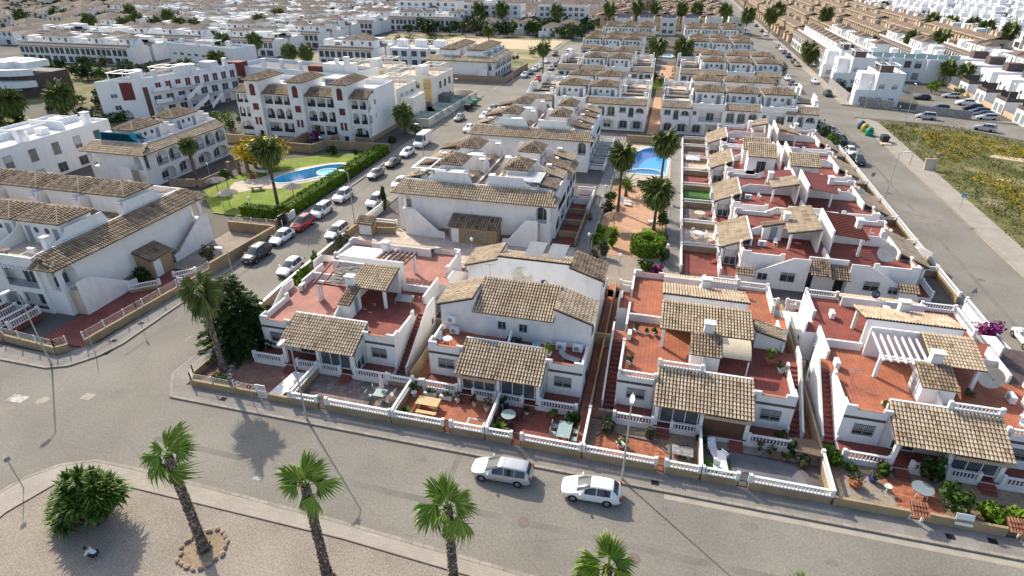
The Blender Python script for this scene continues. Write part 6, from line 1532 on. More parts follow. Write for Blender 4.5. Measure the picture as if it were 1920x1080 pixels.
# ring hedge of the park
RH = thing('ring_hedge', 'round clipped hedge with a hole in its top in the palm garden', 'hedge', (-0.1, 72.2, .1))
r_ = random.Random(9); m = MB(); core = MB(); core.tt = .15
for i in range(20):
 a, b = 2 * math.pi * i / 20, 2 * math.pi * (i + 1) / 20
 P4 = lambda q, rr, z: (rr * math.cos(q), rr * .95 * math.sin(q), z)
 core.mesh([P4(a, 2.1, 0), P4(b, 2.1, 0), P4(b, 2.1, 1.8), P4(a, 2.1, 1.8), P4(a, .95, 1.8), P4(b, .95, 1.8), P4(b, .95, 0), P4(a, .95, 0)], [(0, 1, 2, 3), (3, 2, 5, 4), (4, 5, 6, 7)])
core.build('hedge_core', 'hedge_leaf', RH)
for i in range(2600):
 a = r_.uniform(0, 6.283); k = r_.random()
 if k < .5: rr, z, n = 2.2 + r_.uniform(-.06, .1), r_.uniform(0, 1.9), Vector((math.cos(a), math.sin(a), 0))
 elif k < .87: rr, z, n = r_.uniform(.9, 2.2), 1.9 + r_.uniform(-.06, .1), Vector((0, 0, 1))
 else: rr, z, n = .9, r_.uniform(.5, 1.9), Vector((-math.cos(a), -math.sin(a), 0))
 p = Vector((rr * math.cos(a), rr * .95 * math.sin(a), z)); d = (n + Vector((r_.gauss(0, .5), r_.gauss(0, .5), r_.gauss(0, .5)))).normalized()
 q = d.orthogonal().normalized() * .13; e = d.cross(q); m.face([p - q, p - e * .7, p + q, p + e * .7], r_.random() * .75 + .25)
m.build('foliage', 'hedge_leaf', RH)
S = [(-7.0, 76.1, .9, 1.0, 'hedge_leaf', 'clipped round bush at the left side of the palm garden, upper of two'), (-6.9, 73.2, 1.1, 1.0, 'hedge_leaf', 'clipped round bush at the left side of the palm garden, lower of two'), (-4.8, 72.7, 1.0, 1.4, 'hedge_leaf', 'light green shrub on the strip of lawn in the palm garden'),
  (-5.7, 69.2, .9, 1.3, 'olive_leaf', 'thin olive shrub below the light green one in the palm garden'), (-6.6, 67.6, .8, 1.0, 'olive_leaf', 'pale cactus-like shrub by the globe lamp in the palm garden'), (0.0, 67.4, 1.5, .9, 'bush_leaf', 'dark low hedge bush below the ring hedge'), (1.4, 66.2, .8, .7, 'flower_magenta', 'dark red flowering bush below the ring hedge'),
  (1.9, 69.4, 1.0, 1.3, 'bush_leaf', 'dark bush to the right of the ring hedge'), (1.6, 76.2, 1.0, 1.0, 'hedge_leaf', 'square bush above the ring hedge beside the path'), (1.6, 80.5, 1.0, 1.3, 'bush_leaf', 'bush in the middle of the path edge of the palm garden'), (1.5, 84.6, 1.0, 2.2, 'bush_leaf', 'leafy small tree at the path edge near the globe lamps'), (1.5, 91, .9, 1.4, 'olive_leaf', 'shrub at the path edge below the pool'),
  (-6.8, 83.6, 1.2, 1.2, 'dark_leaf', 'dark shrub at the left fence of the palm garden'), (-6.7, 88, 1.2, 1.3, 'bush_leaf', 'shrub at the left fence behind the tall palm'), (-4.6, 95.8, 1.2, .9, 'dark_leaf', 'dark hedge bush in front of the pool, left'), (-1.9, 96.4, 1.3, .9, 'dark_leaf', 'dark hedge bush in front of the pool, right'),
  (-40.1, 54.6, .95, 1.0, 'hedge_leaf', 'round clipped shrub inside the white wall by the left street, largest of three'), (-40.0, 53.2, .7, .75, 'hedge_leaf', 'round clipped shrub inside the white wall by the left street, middle of three'), (-40.0, 52.1, .65, .6, 'hedge_leaf', 'round clipped shrub inside the white wall by the left street, smallest of three'), (-39.6, 56.8, .8, 1.3, 'hedge_leaf', 'small round-crowned tree inside the white wall by the left street'),
  (-39.3, 62.6, 1.4, 1.3, 'olive_leaf', 'loose grey-green tree behind the corner house by the left street'), (-41.0, 79.0, .55, 1.9, 'dark_leaf', 'dark narrow cypress at the left end of the tiled gable'), (-40.4, 77.3, .7, .9, 'bush_leaf', 'bush beside the dark narrow cypress'),
  (34.0, 59.0, 1.6, 1.5, 'flower_magenta', 'magenta bougainvillea at the right corner house'), (34.2, 56.2, 1.1, .9, 'olive_leaf', 'pale shrub between the bougainvillea and the white car'), (22.9, 35.2, 1.25, 1.25, 'bush_leaf', 'big round dark shrub in the front garden of the right house'), (25.2, 34.9, 1.1, .9, 'hedge_leaf', 'bright green shrub over the front wall, left of two'), (27.2, 35.0, 1.2, .85, 'hedge_leaf', 'bright green shrub over the front wall, right of two'),
  (15.6, 38.1, .95, .8, 'hedge_leaf', 'bright green shrub beside the stair of the right house'), (22.2, 37.6, .95, 1.2, 'dark_leaf', 'dark purple-leaved shrub before the veranda of the right house'), (19.2, 37.6, .55, .6, 'bush_leaf', 'small shrub at the veranda foot of the right house'), (17.0, 37.4, .45, .35, 'bush_leaf', 'low weedy plant under the white balustrade of the right house'),
  (-36.6, 34.6, .75, .5, 'bush_leaf', 'low green bush behind the white railing by the corner palm'), (-39.4, 46.4, .7, .5, 'bush_leaf', 'low bush on the tan wall by the left street'), (-4.4, 37.0, .75, .95, 'dark_leaf', 'dark round shrub at the steps of the two-storey house'), (9.6 + 3.2, 38.0, .4, .9, 'dark_leaf', 'narrow dark cypress shrub in the gap between the two right houses'),
  (6.0, 37.6, .6, .7, 'dark_leaf', 'dark plant by the steps of the orange terrace house'), (-1.6, 37.3, .8, .7, 'olive_leaf', 'yellow-green plant in the planting bed left of the lamp post'), (2.0, 37.1, .5, .7, 'olive_leaf', 'grey-green plant in the planting bed right of the lamp post'), (13.6, 37.0, .6, .6, 'olive_leaf', 'dry plant in the stone bed at the grey forecourt'),
  (-74.0, 79.4 + 3, 0, 0, '', ''), (-62.6, 101.5, 1.3, 1.1, 'dark_leaf', 'dark bush before the tan wall of the towered flats'), (-58.5, 103, .6, .6, 'bush_leaf', 'small bush on the gravel bank before the tan wall'), (-70.3, 108.6, 1.4, 1.5, 'flower_magenta', 'purple flowering bush at the foot of the towered flats'), (-70.3, 109.6, .7, 1.8, 'hedge_leaf', 'yellow-green bush at the foot of the towered flats'),
  (-51.9, 118.0, 1.3, 2.0, 'bush_leaf', 'young conifer in the corner garden by the white van'), (-55, 112.8, 1.5, .6, 'dark_leaf', 'low spreading shrub in the corner garden by the white van'), (-97.6, 114.6, 3.4, 2.4, 'hedge_leaf', 'big yellow-green shrub between the two blocks of flats'), (-93, 111, 2.2, 1.4, 'bush_leaf', 'dark shrub left of the towered flats'), (-103, 118, 2.0, 1.3, 'dark_leaf', 'dark shrub under the zigzag stairs'),
  (-94.5, 118, 2.2, 2.0, 'dark_leaf', 'dark shrub close to the left end of the towered flats'), (-58.9, 49.4, 1.5, 1.0, 'dark_leaf', 'dark shrub below the tan hut on the left'), (-54.3, 55.4, 1.0, 1.2, 'olive_leaf', 'thin grey shrub by the stair foot on the left'), (33.1, 137, 2.6, 1.8, 'bush_leaf', 'big dark shrub at the end of the arcaded row by the right street'), (33.6, 130.2, 2.2, 1.6, 'hedge_leaf', 'bright shrub behind the parked cars on the right street'), (32.6, 144, 2.4, 1.7, 'dark_leaf', 'dark shrub farther along the right street'),
  (-97.6, 248.7, 6.0, 4.2, 'dark_leaf', 'big dark tree standing alone on the open field'), (-120, 262, 2.6, 2.4, 'dark_leaf', 'round dark tree on the far side of the open field'), (-113, 258, 4.5, 3.0, 'bush_leaf', 'wide green tree on the far side of the open field'), (-121, 238, 1.6, 1.4, 'dark_leaf', 'small round bush on the open field, left'), (-124, 251, 1.5, 1.3, 'dark_leaf', 'small round bush on the open field, farther'), (-106, 240, 1.4, 1.3, 'dark_leaf', 'small round bush on the open field, middle'), (-109, 246, 1.4, 1.3, 'dark_leaf', 'small round bush on the open field, second in the middle'),
  (-118, 214, 2.6, 1.8, 'dark_leaf', 'dark shrub at the near edge of the open field'), (-112, 210, 2.2, 1.6, 'bush_leaf', 'shrub beside the low white house by the field'), (-52.6, 262, 3.0, 3.2, 'dark_leaf', 'dark tree at the street corner of the sandy field'), (-53, 240, 2.6, 2.4, 'bush_leaf', 'bush at the street edge of the field'), (-57, 226, 2.0, 1.4, 'dark_leaf', 'dark bush on the field behind the arcaded houses'), (-63, 224, 1.6, 1.2, 'dark_leaf', 'smaller dark bush on the field behind the arcaded houses'),
  (-46, 292, 3.2, 3.0, 'dark_leaf', 'dark tree at the far end of the left street'), (-36, 214, 2.2, 2.0, 'dark_leaf', 'dark shrub on the right side of the left street'), (1.5, 204, 1.6, 3.6, 'dark_leaf', 'tall dark cypress by the small pool'), (-2.0, 190, 1.5, 2.0, 'olive_leaf', 'cone-shaped shrub in front of the small pool'), (-4.6, 196, 1.6, 1.5, 'dark_leaf', 'round shrub left of the cone-shaped one'), (35.4, 246 - 26, 2.4, 2.4, 'dark_leaf', 'dark palm-like tree at the right street by the far rows'),
  (73.0, 198, 2.6, 2.4, 'hedge_leaf', 'yellow-green shrub at the end of the car park'), (76, 203, 2.6, 1.6, 'bush_leaf', 'low shrub at the end of the car park'), (79, 196, 2.0, 1.2, 'bush_leaf', 'dark low hedge shrub at the car park wall'), (49.6, 199, 1.6, 1.3, 'dark_leaf', 'dark clipped shrub behind the corner villa wall'), (49.4, 190, 1.6, 1.3, 'dark_leaf', 'dark clipped shrub beside the corner villa')]
for i, (x, y, rx, rz, mt, lab) in enumerate(S):
 if lab: shrub(lab, x, y, rx, rz, mt, 520 if y < 82 else 300, .12 + rx * .035, i, name='shrub' if rz < 2 else 'tree', cat='shrub' if rz < 2 else 'tree', trunk=.4 if rz >= 1.2 else 0, lumps=12)
shrub('yellow flowering acacia beside the tall palm on the pool lawn', -70.6, 90.5, 5.4, 2.7, 'yellow_leaf', 2600, .34, 3, trunk=1.4, name='tree', cat='tree', lumps=22)
shrub('ball-shaped tree with a red tinge on the pool lawn', -70.2, 80.0, 1.15, 1.0, 'bush_leaf', 500, .16, 5, trunk=1.5, name='tree', cat='tree')
rs = random.Random(31)
for i in range(75):
 x, y = rs.uniform(-222, -120), rs.uniform(146, 178)
 if x < -160 and rs.random() < .5: y -= 14
 k = rs.choice(['dark_leaf', 'bush_leaf', 'olive_leaf', 'olive_leaf'])
 shrub('shrub in the overgrown strip between the left flats and the arcaded rows', x, y, rs.choice([2.0, 3.0, 4.0]), rs.choice([1.6, 2.4, 3.2]), k, 260, .3, i, trunk=.6, group='shrubs in the overgrown strip')
for i in range(34): shrub('shrub in the dark garden beside the rounded flats', rs.uniform(-158, -126) + 4, rs.uniform(98, 138), rs.choice([1.6, 2.4, 3.0]), rs.choice([1.4, 2.0]), rs.choice(['dark_leaf', 'bush_leaf', 'olive_leaf']), 240, .28, i, group='shrubs by the rounded flats')
for i in range(9): shrub('round clipped tree in the straight row at upper right', 78.0 + i * 1.2, 309 - i * 5.2, 2.2, 2.0, 'bush_leaf', 220, .3, i, trunk=.6, group='row of clipped trees')
for i in range(420):
 x, y = rs.choice([(rs.uniform(-520, -180), rs.uniform(200, 430)), (rs.uniform(-480, -240), rs.uniform(300, 420)), (rs.uniform(120, 330), rs.uniform(240, 560)), (rs.uniform(-230, -150), rs.uniform(330, 400)), (rs.uniform(-130, -40), rs.uniform(296, 340))])
 if in_view(x, y): shrub('dark tree between the far roofs', x, y, rs.choice([3.0, 4.5, 6.0]), rs.choice([2.4, 3.6]), rs.choice(['dark_leaf', 'dark_leaf', 'bush_leaf', 'olive_leaf']), 130, .6, i, trunk=1.5, group='trees between the far roofs', name='tree', cat='tree')
# date palm in the park: feathered fronds
DP = thing('date_palm', 'low date palm with arching feathered fronds behind the tall palm', 'palm tree', (-4.6, 92.4, .1))
trunk_mesh(1.5, .3, .28, 3, False).build('trunk', 'trunk', DP)
def feather():
 m = MB(); n = 14
 for i in range(n):
  t = i / n; x = 2.6 * t; z = .9 * t - 1.5 * t * t
  for s in (-1, 1):
   p = Vector((x, 0, z)); e = p + Vector((.25, s * (.55 - .35 * t), -.1)); m.face([p, p + Vector((.09, 0, .02)), e], .3 + .5 * (i % 3) / 2)
 m.beam((0, 0, 0), (1.3, 0, .07), .05, .04); m.beam((1.3, 0, .07), (2.6, 0, -.6), .03, .03)
 return m.data('frond', 'palm_leaf')
for i in range(26):
 o = link('frond', cached('feather', feather), DP, (0, 0, 1.5)); o.rotation_euler = (0, -R(75 - 85 * i / 26), i * 2.4)
# big dark conifer at the corner house
CT = thing('conifer_tree', 'wide dark conifer with layered branches at the corner house', 'tree', (-38.4, 40.6, .1))
t = MB(); t.tube((0, 0, 0), (0, 0, 7.6), .3, .06, 8); t.build('trunk', 'trunk', CT)
rc = random.Random(4); m = MB()
for lv in range(15):
 z = .5 + lv * .5; rad = 3.9 * (1 - (lv / 15.5) ** 1.25) + .25; nb = 13 if lv < 10 else 8
 for b in range(nb):
  a = 2 * math.pi * b / nb + lv * .7 + rc.uniform(-.15, .15); L_ = rad * rc.uniform(.8, 1.08)
  d = Vector((math.cos(a), math.sin(a), 0)); s = Vector((-math.sin(a), math.cos(a), 0)); tb = rc.uniform(-.15, .25)
  for k in range(int(L_ * 20)):
   q = rc.uniform(.2, 1) ** .8; p = d * L_ * q + s * rc.uniform(-.42, .42) * (1.15 - q) * L_ * .42 + Vector((0, 0, z - .28 * q * q * L_ * .5 + rc.uniform(-.1, .1)))
   f = (d + s * rc.uniform(-.9, .9) + Vector((0, 0, rc.uniform(-.25, .3)))).normalized() * rc.uniform(.22, .4); w = f.cross(Vector((0, 0, 1))).normalized() * .13
   m.face([p - w, p + f * .6 - w * .8, p + f * 1.2, p + f * .6 + w * .8, p + w], min(1, max(0, rc.random() * .7 + tb + .1)))
m.build('crown', 'dark_leaf', CT)
# yucca clump on the gravel
YC = thing('yucca_clump', 'big clump of spiky dark green yuccas on the gravel', 'yucca', (-35.0, 19.5, .1))
def rosette(v):
 r = random.Random(v); m = MB()
 for i in range(46):
  t = i / 46; el = R(85 - 120 * t + r.uniform(-10, 10)); az = i * 2.399 + r.uniform(-.2, .2); L_ = r.uniform(.6, .9)
  d = Vector((math.cos(az) * math.cos(el), math.sin(az) * math.cos(el), math.sin(el))); s = Vector((-math.sin(az), math.cos(az), 0)) * .055
  mid = d * L_ * .55; tip = d * L_ + Vector((0, 0, -.10)); m.face([-s * .6, s * .6, mid + s, mid - s], r.random() * .8); m.face([mid - s, mid + s, tip], .3 + r.random() * .7)
 return m.data('rosette', 'yucca_leaf')
ry_ = random.Random(12); heads = []
for i in range(84):
 a = ry_.uniform(0, 6.28); q = math.sqrt(ry_.random())
 x, y = 2.45 * q * math.cos(a), 1.75 * q * math.sin(a); z = 1.1 + 2.9 * (1 - q * q) * ry_.uniform(.45, 1) + .3 * x + .3
 heads.append((x + .2, y, max(.6, z)))
heads += [(-1.9, -.9, .7), (-2.2, .1, 1.0), (-1.2, -1.5, .6), (-.4, -1.6, .7), (-2.3, .8, 1.4), (-1.7, 1.2, 1.9), (2.0, .4, 2.8), (1.7, 1.1, 3.0)]
tm = MB()
for i, (x, y, z) in enumerate(heads):
 o = link('rosette', cached(('ros', i % 4), lambda i=i: rosette(i % 4)), YC, (x, y, z), ry_.uniform(0, 6), scale=ry_.uniform(.95, 1.35)); o.rotation_euler = (y * -.12, x * .12, ry_.uniform(0, 6))
 tm.tube((x * .35, y * .35, 0), (x * .8, y * .8, z * .6), .1, .08, 5); tm.tube((x * .8, y * .8, z * .6), (x, y, z), .08, .07, 5)
tm.build('stems', 'trunk', YC, kind='stuff')
# scrub of the open field on the right
def scrub(name, label, mt, n, seed, test, size):
 r = random.Random(seed); m = MB(); k = 0
 while k < n:
  x, y = r.uniform(48.5, 125), r.uniform(48, 158)
  if not test(x, y, r): continue
  k += 1; h = size * r.uniform(.4, 1.2)
  for i in range(9):
   p = Vector((x + r.gauss(0, h * .6), y + r.gauss(0, h * .6), .03 + r.random() * h * .8)); d = Vector((r.gauss(0, 1), r.gauss(0, 1), r.gauss(.8, 1))).normalized() * h * r.uniform(.2, .42); w = d.orthogonal().normalized() * h * .16
   m.face([p - w, p + w, p + d + w * .4, p + d - w * .4], r.random())
 o = m.build(name, mt, kind='stuff'); tag(o, label, 'scrub')
edge = lambda x: 158 - max(0, (x - 49)) * .1 if x < 62 else 157 - (x - 62) * .8
infield = lambda x, y: y < edge(x) - .6 and x > 49
nz = lambda x, y: math.sin(x * .23 + 1) + math.sin(y * .19) + math.sin((x + y) * .11) + .6 * math.sin(x * .7 - y * .4)
onsand = lambda x, y: abs((y - 132) + (x - 62) * .75) < 2.4 and x > 62
scrub('dry_scrub', 'grey-green weeds and scrub over the vacant lot at right', 'dry_scrub', 5200, 3, lambda x, y, r: infield(x, y) and not onsand(x, y) and (nz(x, y) > -1.2 or y > edge(x) - 10 or x < 53), .75)
scrub('yellow_scrub', 'yellow flowering weeds in the middle of the vacant lot', 'yellow_scrub', 6500, 5, lambda x, y, r: infield(x, y) and not onsand(x, y) and x > 54 and y < edge(x) - 7 and nz(x + 30, y) > -.5, .55)
# ================================================================ pools and lawn
def ray_to(poly, c, a):
 d = (math.cos(a), math.sin(a)); best = None
 for i in range(len(poly)):
  (x0, y0), (x1, y1) = poly[i], poly[(i + 1) % len(poly)]
  ex, ey = x1 - x0, y1 - y0; det = d[0] * -ey + ex * d[1]
  if abs(det) < 1e-9: continue
  t = ((x0 - c[0]) * -ey + ex * (y0 - c[1])) / det; u = (d[0] * (y0 - c[1]) - d[1] * (x0 - c[0])) / det
  if t > 0 and -1e-6 <= u <= 1 + 1e-6 and (best is None or t < best): best = t
 return (c[0] + d[0] * best, c[1] + d[1] * best)
def ring_sheet(name, m_, inner_, outer_, z):
 m = MB(); n = len(inner_)
 for i in range(n):
  j = (i + 1) % n; m.face([(*inner_[i], z), (*outer_[i], z), (*outer_[j], z), (*inner_[j], z)])
 return m.build(name, m_, kind='structure')
def pool(label, out, z, depth, tile='pool_tile'):
 P = thing('swimming_pool', label, 'pool')
 n = len(out); c = (sum(p[0] for p in out) / n, sum(p[1] for p in out) / n)
 b = MB()
 b.face([(x, y, z - depth) for x, y in out])
 for i in range(n): j = (i + 1) % n; b.face([(*out[j], z - depth), (*out[i], z - depth), (*out[i], z), (*out[j], z)])
 b.build('basin', tile, P)
 k = MB()
 big = [(c[0] + (x - c[0]) * 1.0 + (x - c[0]) / math.hypot(x - c[0], y - c[1]) * .45, c[1] + (y - c[1]) + (y - c[1]) / math.hypot(x - c[0], y - c[1]) * .45) for x, y in out]
 for i in range(n): j = (i + 1) % n; k.mesh([(*out[i], z + .06), (*big[i], z + .06), (*big[j], z + .06), (*out[j], z + .06), (*out[i], z - .12), (*out[j], z - .12), (*big[i], z - .03), (*big[j], z - .03)], [(0, 1, 2, 3), (4, 0, 3, 5), (1, 6, 7, 2)])
 k.build('coping', 'white_paint', P)
 w = MB(); w.face([(x, y, z - .14) for x, y in out]); w.build('water', 'pool_water', P)
 return P
N = 40
ca, sa = math.cos(R(57)), math.sin(R(57))
o1 = []
for i in range(N):
 a = 2 * math.pi * i / N; u, v = 6.9 * math.copysign(abs(math.cos(a)) ** .8, math.cos(a)), 2.7 * math.copysign(abs(math.sin(a)) ** .85, math.sin(a))
 if v < 0 and u > 0: v *= 1.35
 o1.append((-60.4 + u * ca - v * sa, 89.9 + u * sa + v * ca))
pool('blue kidney-shaped swimming pool on the lawn with a round side basin', o1, .16, 1.4)
c1_ = (-60.4, 89.9)
ang = [math.atan2(y - c1_[1], x - c1_[0]) for x, y in o1]
pav1 = []
for (x, y), a in zip(o1, ang):
 k = 1.7 + (3.8 if -2.6 < a < -2.0 else 0) + (1.6 if -3.1 < a < -1.4 else 0); pav1.append((x + k * math.cos(a), y + k * math.sin(a)))
lawnp = [(-73.4, 77.2), (-64.6, 69.4), (-54.5, 69.4), (-54.3, 105), (-63, 101.4), (-70, 96.5), (-72, 88)]
lw = [ray_to(lawnp, c1_, a) for a in ang]
pav1 = [p if math.hypot(p[0] - c1_[0], p[1] - c1_[1]) < math.hypot(q[0] - c1_[0], q[1] - c1_[1]) - .1 else (c1_[0] + (q[0] - c1_[0]) * .97, c1_[1] + (q[1] - c1_[1]) * .97) for p, q in zip(pav1, lw)]
ring_sheet('pool_paving', 'cream_paving', o1, pav1, .13)
ring_sheet('lawn', 'lawn', pav1, lw, .11)
jac = MB(); jac.lathe([(2.05, .1), (2.05, .32), (1.75, .32), (1.75, .14), (.01, .13)], n=24); J = jac.build('coping', 'white_paint', bpy.data.objects['swimming_pool'], loc=(-57.6, 91.0, 0))
jw = MB(); jw.lathe([(1.76, .20), (.02, .21)], n=24); jw.build('round_basin', 'pool_tile', bpy.data.objects['swimming_pool'], loc=(-57.6, 91.0, 0))
o2 = [(-5.6, 104.2), (-3.6, 104.2), (-1.6, 104.2), (.2, 104.2), (1.5, 104.3), (1.5, 107), (1.5, 110), (1.5, 113), (1.5, 116), (1.5, 119), (1.5, 121.6), (-.5, 121.8), (-2.2, 121.4), (-3.4, 120.2), (-4.4, 118), (-5.1, 115), (-5.5, 111.5), (-5.6, 107.5)]
P2 = pool('bright blue swimming pool between the two terraces in the palm garden', o2, .16, 1.4, 'deep_pool_tile')
c2_ = (-2, 112.5)
ring_sheet('poolside_paving', 'cream_paving', o2, [ray_to(rect(-7.4, 97.9, 2.2, 124.2), c2_, math.atan2(y - c2_[1], x - c2_[0])) for x, y in o2], .13)
sheet('poolside_paving', 'cream_paving', [[(-7.4, 97.9), (2.2, 97.9), ray_to(rect(-7.4, 97.9, 2.2, 124.2), c2_, -WH)]], .12)
aw = MB()
for i in range(10):
 a, b = math.pi * (.08 + .84 * i / 10), math.pi * (.08 + .84 * (i + 1) / 10)
 aw.beam((-2.0 + 3.5 * math.cos(a), 104.3 + 3.2 * math.sin(a), -.25), (-2.0 + 3.5 * math.cos(b), 104.3 + 3.2 * math.sin(b), -.25), .3, .9)
aw.build('dividing_wall', 'white_paint', P2)
pf = [(-5.6, 249), (-.4, 249), (.2, 252), (-.6, 256), (-5, 256)]
pool('small pale pool far back between the rows', pf, .3, .25, 'pale_pool_tile')
sheet('small_lawn', 'lawn', [rect(-8, 184, 2.4, 200)], .13)
# ================================================================ cars
def cr(p0, p1, p2, p3, t):
 return tuple(.5 * (2 * b + (c - a) * t + (2 * a - 5 * b + 4 * c - d) * t * t + (3 * b - a - 3 * c + d) * t ** 3) for a, b, c, d in zip(p0, p1, p2, p3))
class CarShape:
 """smooth body surface through cross-sections; windows are patches of the same surface"""
 def __init__(s, kind):
  L, Wd, H = {'hatch': (4.25, 1.78, 1.46), 'estate': (4.55, 1.76, 1.50), 'suv': (4.45, 1.85, 1.68), 'van': (5.9, 2.0, 2.55), 'mpv': (4.4, 1.8, 1.76), 'cabrio': (4.4, 1.8, 1.38)}[kind]
  h, w = L / 2, Wd / 2; s.h, s.w, s.kind = h, w, kind
  b = .90 if kind in ('hatch', 'estate', 'cabrio') else 1.04
  nose = [(h, .60, .62, w * .50, w * .40), (h - .05, .66, .69, w * .70, w * .55), (h - .24, b - .22, b - .17, w * .88, w * .66), (h - .68, b - .10, b - .035, w * .97, w * .74)]
  if kind == 'van':
   nose = [(h, .75, .78, w * .6, w * .5), (h - .06, .85, .9, w * .78, w * .7), (h - .3, 1.0, 1.06, w * .92, w * .8)]
   s.cowl, s.wst, s.rs, s.re = h - .95, h - 1.75, -h + .2, -h
   mid = [(h - .95, 1.2, 1.28, w, w * .84), (h - 1.75, 1.25, 2.4, w, w * .84), (h - 2.1, 1.25, H - .02, w, w * .88), (0, 1.25, H, w, w * .9), (-h + .25, 1.25, H, w, w * .9), (-h + .04, 1.22, H - .1, w * .97, w * .86), (-h, .8, .9, w * .93, w * .8)]
  else:
   t0, t1 = {'hatch': (-h + .62, -h + .20), 'estate': (-h + .38, -h + .10), 'suv': (-h + .45, -h + .12), 'mpv': (-h + .3, -h + .08), 'cabrio': (-h + 1.1, -h + .6)}[kind]
   c = h - (.9 if kind == 'mpv' else 1.10); ws = c - 1.0; s.cowl, s.wst, s.rs, s.re = c, ws, t0, t1
   mid = [(c, b, b + .09, w, w * .78), (ws, b + .01, H - .05, w, w * .63), (ws - .45, b + .02, H, w, w * .64), ((ws + t0) / 2 - .2, b + .03, H, w, w * .64), (t0, b + .05, H - .08, w * .985, w * .64), (t1, b + .03, b + .12, w * .93, w * .72), (-h + .03, .80, .86, w * .86, w * .68), (-h, .56, .6, w * .78, w * .62)]
  s.st = nose + mid; s.n = len(s.st)
 def sec(s, t):
  i = min(s.n - 2, max(0, int(t))); g = lambda k: s.st[min(s.n - 1, max(0, k))]
  p = cr(g(i - 1), g(i), g(i + 1), g(i + 2), t - i); q = [g(i)[2], g(i + 1)[2]]
  return p[:2] + (min(max(p[2], min(q) - .01), max(q) + .02),) + p[3:]
 def t_of(s, x):
  k = min(range(401), key=lambda j: abs(s.sec(j * (s.n - 1) / 400)[0] - x)); return k * (s.n - 1) / 400
 def pt(s, t, v):
  x, zb, zr, wb, wr = s.sec(t); sg = 1
  if v > 6: v, sg = 12 - v, -1
  lo = .22 + .12 * max(0, (abs(x) - s.h + .35) / .35)
  P = [(wb * .84, lo), (wb * .985, lo + .14), (wb, min(zb - .16, .62)), (wb * .965, zb), (wr, max(zb + .02, zr - .07)), (wr * .80, zr), (0, zr + .03)]
  i = min(5, int(v)); g = lambda k: P[min(6, max(0, k))] if k < 7 else (-P[5][0], P[5][1])
  y, z = cr(g(i - 1), g(i), g(i + 1), g(i + 2), v - i) if i != 3 else tuple(a + (b - a) * (v - 3) for a, b in zip(P[3], P[4]))
  return Vector((x, sg * y, z))
 def grid(s, m, t0, t1, v0, v1, nt, nv, off=0.0):
  pts = [[s.pt(t0 + (t1 - t0) * i / nt, v0 + (v1 - v0) * j / nv) for j in range(nv + 1)] for i in range(nt + 1)]; vs = []
  for i in range(nt + 1):
   for j in range(nv + 1):
    p = pts[i][j]
    if off:
     n = (pts[min(nt, i + 1)][j] - pts[max(0, i - 1)][j]).cross(pts[i][min(nv, j + 1)] - pts[i][max(0, j - 1)]); n.normalize()
     if n.dot(p - Vector((p.x * .8, 0, .6))) < 0: n = -n
     p = p + n * off
    vs.append(p)
  m.mesh(vs, [(i * (nv + 1) + j, i * (nv + 1) + j + 1, (i + 1) * (nv + 1) + j + 1, (i + 1) * (nv + 1) + j) for i in range(nt) for j in range(nv)])
 def body(s, q=4):
  m = MB(); s.grid(m, 0, s.n - 1, 0, 12, (s.n - 1) * q, 24 if q > 1 else 12); m.box(-s.h + .3, -s.w * .8, .2, s.h - .3, s.w * .8, .5)
  m.face([s.pt(0, v * .5) for v in range(25)]); m.face([s.pt(s.n - 1, 12 - v * .5) for v in range(25)]); return m
 def panes(s, k=6):
  T = s.t_of; out = []
  if s.kind == 'van': W = [(s.wst + .35, s.wst - .6)]
  else:
   n = 3 if s.kind in ('estate', 'suv', 'mpv') else 2; x1 = s.rs + (.02 if s.kind != 'hatch' else .12); xm = s.wst - .42
   W = [(s.wst + .42, xm + .03)] + [(xm + (x1 - xm) * i / (n - 1) - .03, xm + (x1 - xm) * (i + 1) / (n - 1) + .02) for i in range(n - 1)]
   if s.kind == 'cabrio': W = W[:1]
  for a, b in W:
   for v0, v1 in ((3.06, 3.97), (8.94, 8.03)):
    m = MB(); s.grid(m, T(a), T(b), v0, v1, k, 2, .012); out.append(('side_window', 'car_glass', m))
  m = MB(); s.grid(m, T(s.cowl - .02), T(s.wst + .04), 4.25, 7.75, k, k, .012); out.append(('windscreen', 'windscreen', m))
  if s.kind != 'van': m = MB(); s.grid(m, T(s.rs - .04), T(s.re + .04), 4.2, 7.8, k, k, .012); out.append(('rear_window', 'car_glass', m))
  return out
def car_data(kind):
 S_ = CarShape(kind); wx = S_.h - (.88 if kind != 'van' else 1.05)
 return dict(S=S_, w=S_.w, h=S_.h, wx=wx, rx=-wx + (.06 if kind != 'van' else .45))
def wheel_meshes(rad):
 def t():
  m = MB(); n = 16
  pr = [(rad * .62, -.09), (rad * .96, -.1), (rad, -.05), (rad, .05), (rad * .96, .1), (rad * .62, .09)]
  vs = [(r * math.cos(2 * math.pi * i / n), y, r * math.sin(2 * math.pi * i / n)) for r, y in pr for i in range(n)]
  m.mesh(vs, [(k * n + i, k * n + (i + 1) % n, (k + 1) * n + (i + 1) % n, (k + 1) * n + i) for k in range(5) for i in range(n)]); return m.data('tyre', 'tyre')
 def rm():
  m = MB(); n = 10; P = lambda a, r, y: (r * math.cos(a), y, r * math.sin(a))
  for y, sg in ((-.07, 1), (.07, -1)):
   for i in range(n):
    a, b = 2 * math.pi * i / n, 2 * math.pi * (i + .62) / n
    m.face([P(a, .05, y), P(b, .05, y), P(b, rad * .64, y), P(a, rad * .64, y)])
   m.face([P(2 * math.pi * i / 12, rad * .64, y * .4) for i in range(12)]); m.face([P(2 * math.pi * i / 8, .07, y * 1.1) for i in range(8)])
  return m.data('rim', 'alloy')
 return cached(('tyre', rad), t), cached(('rim', rad), rm)
CARS = {}
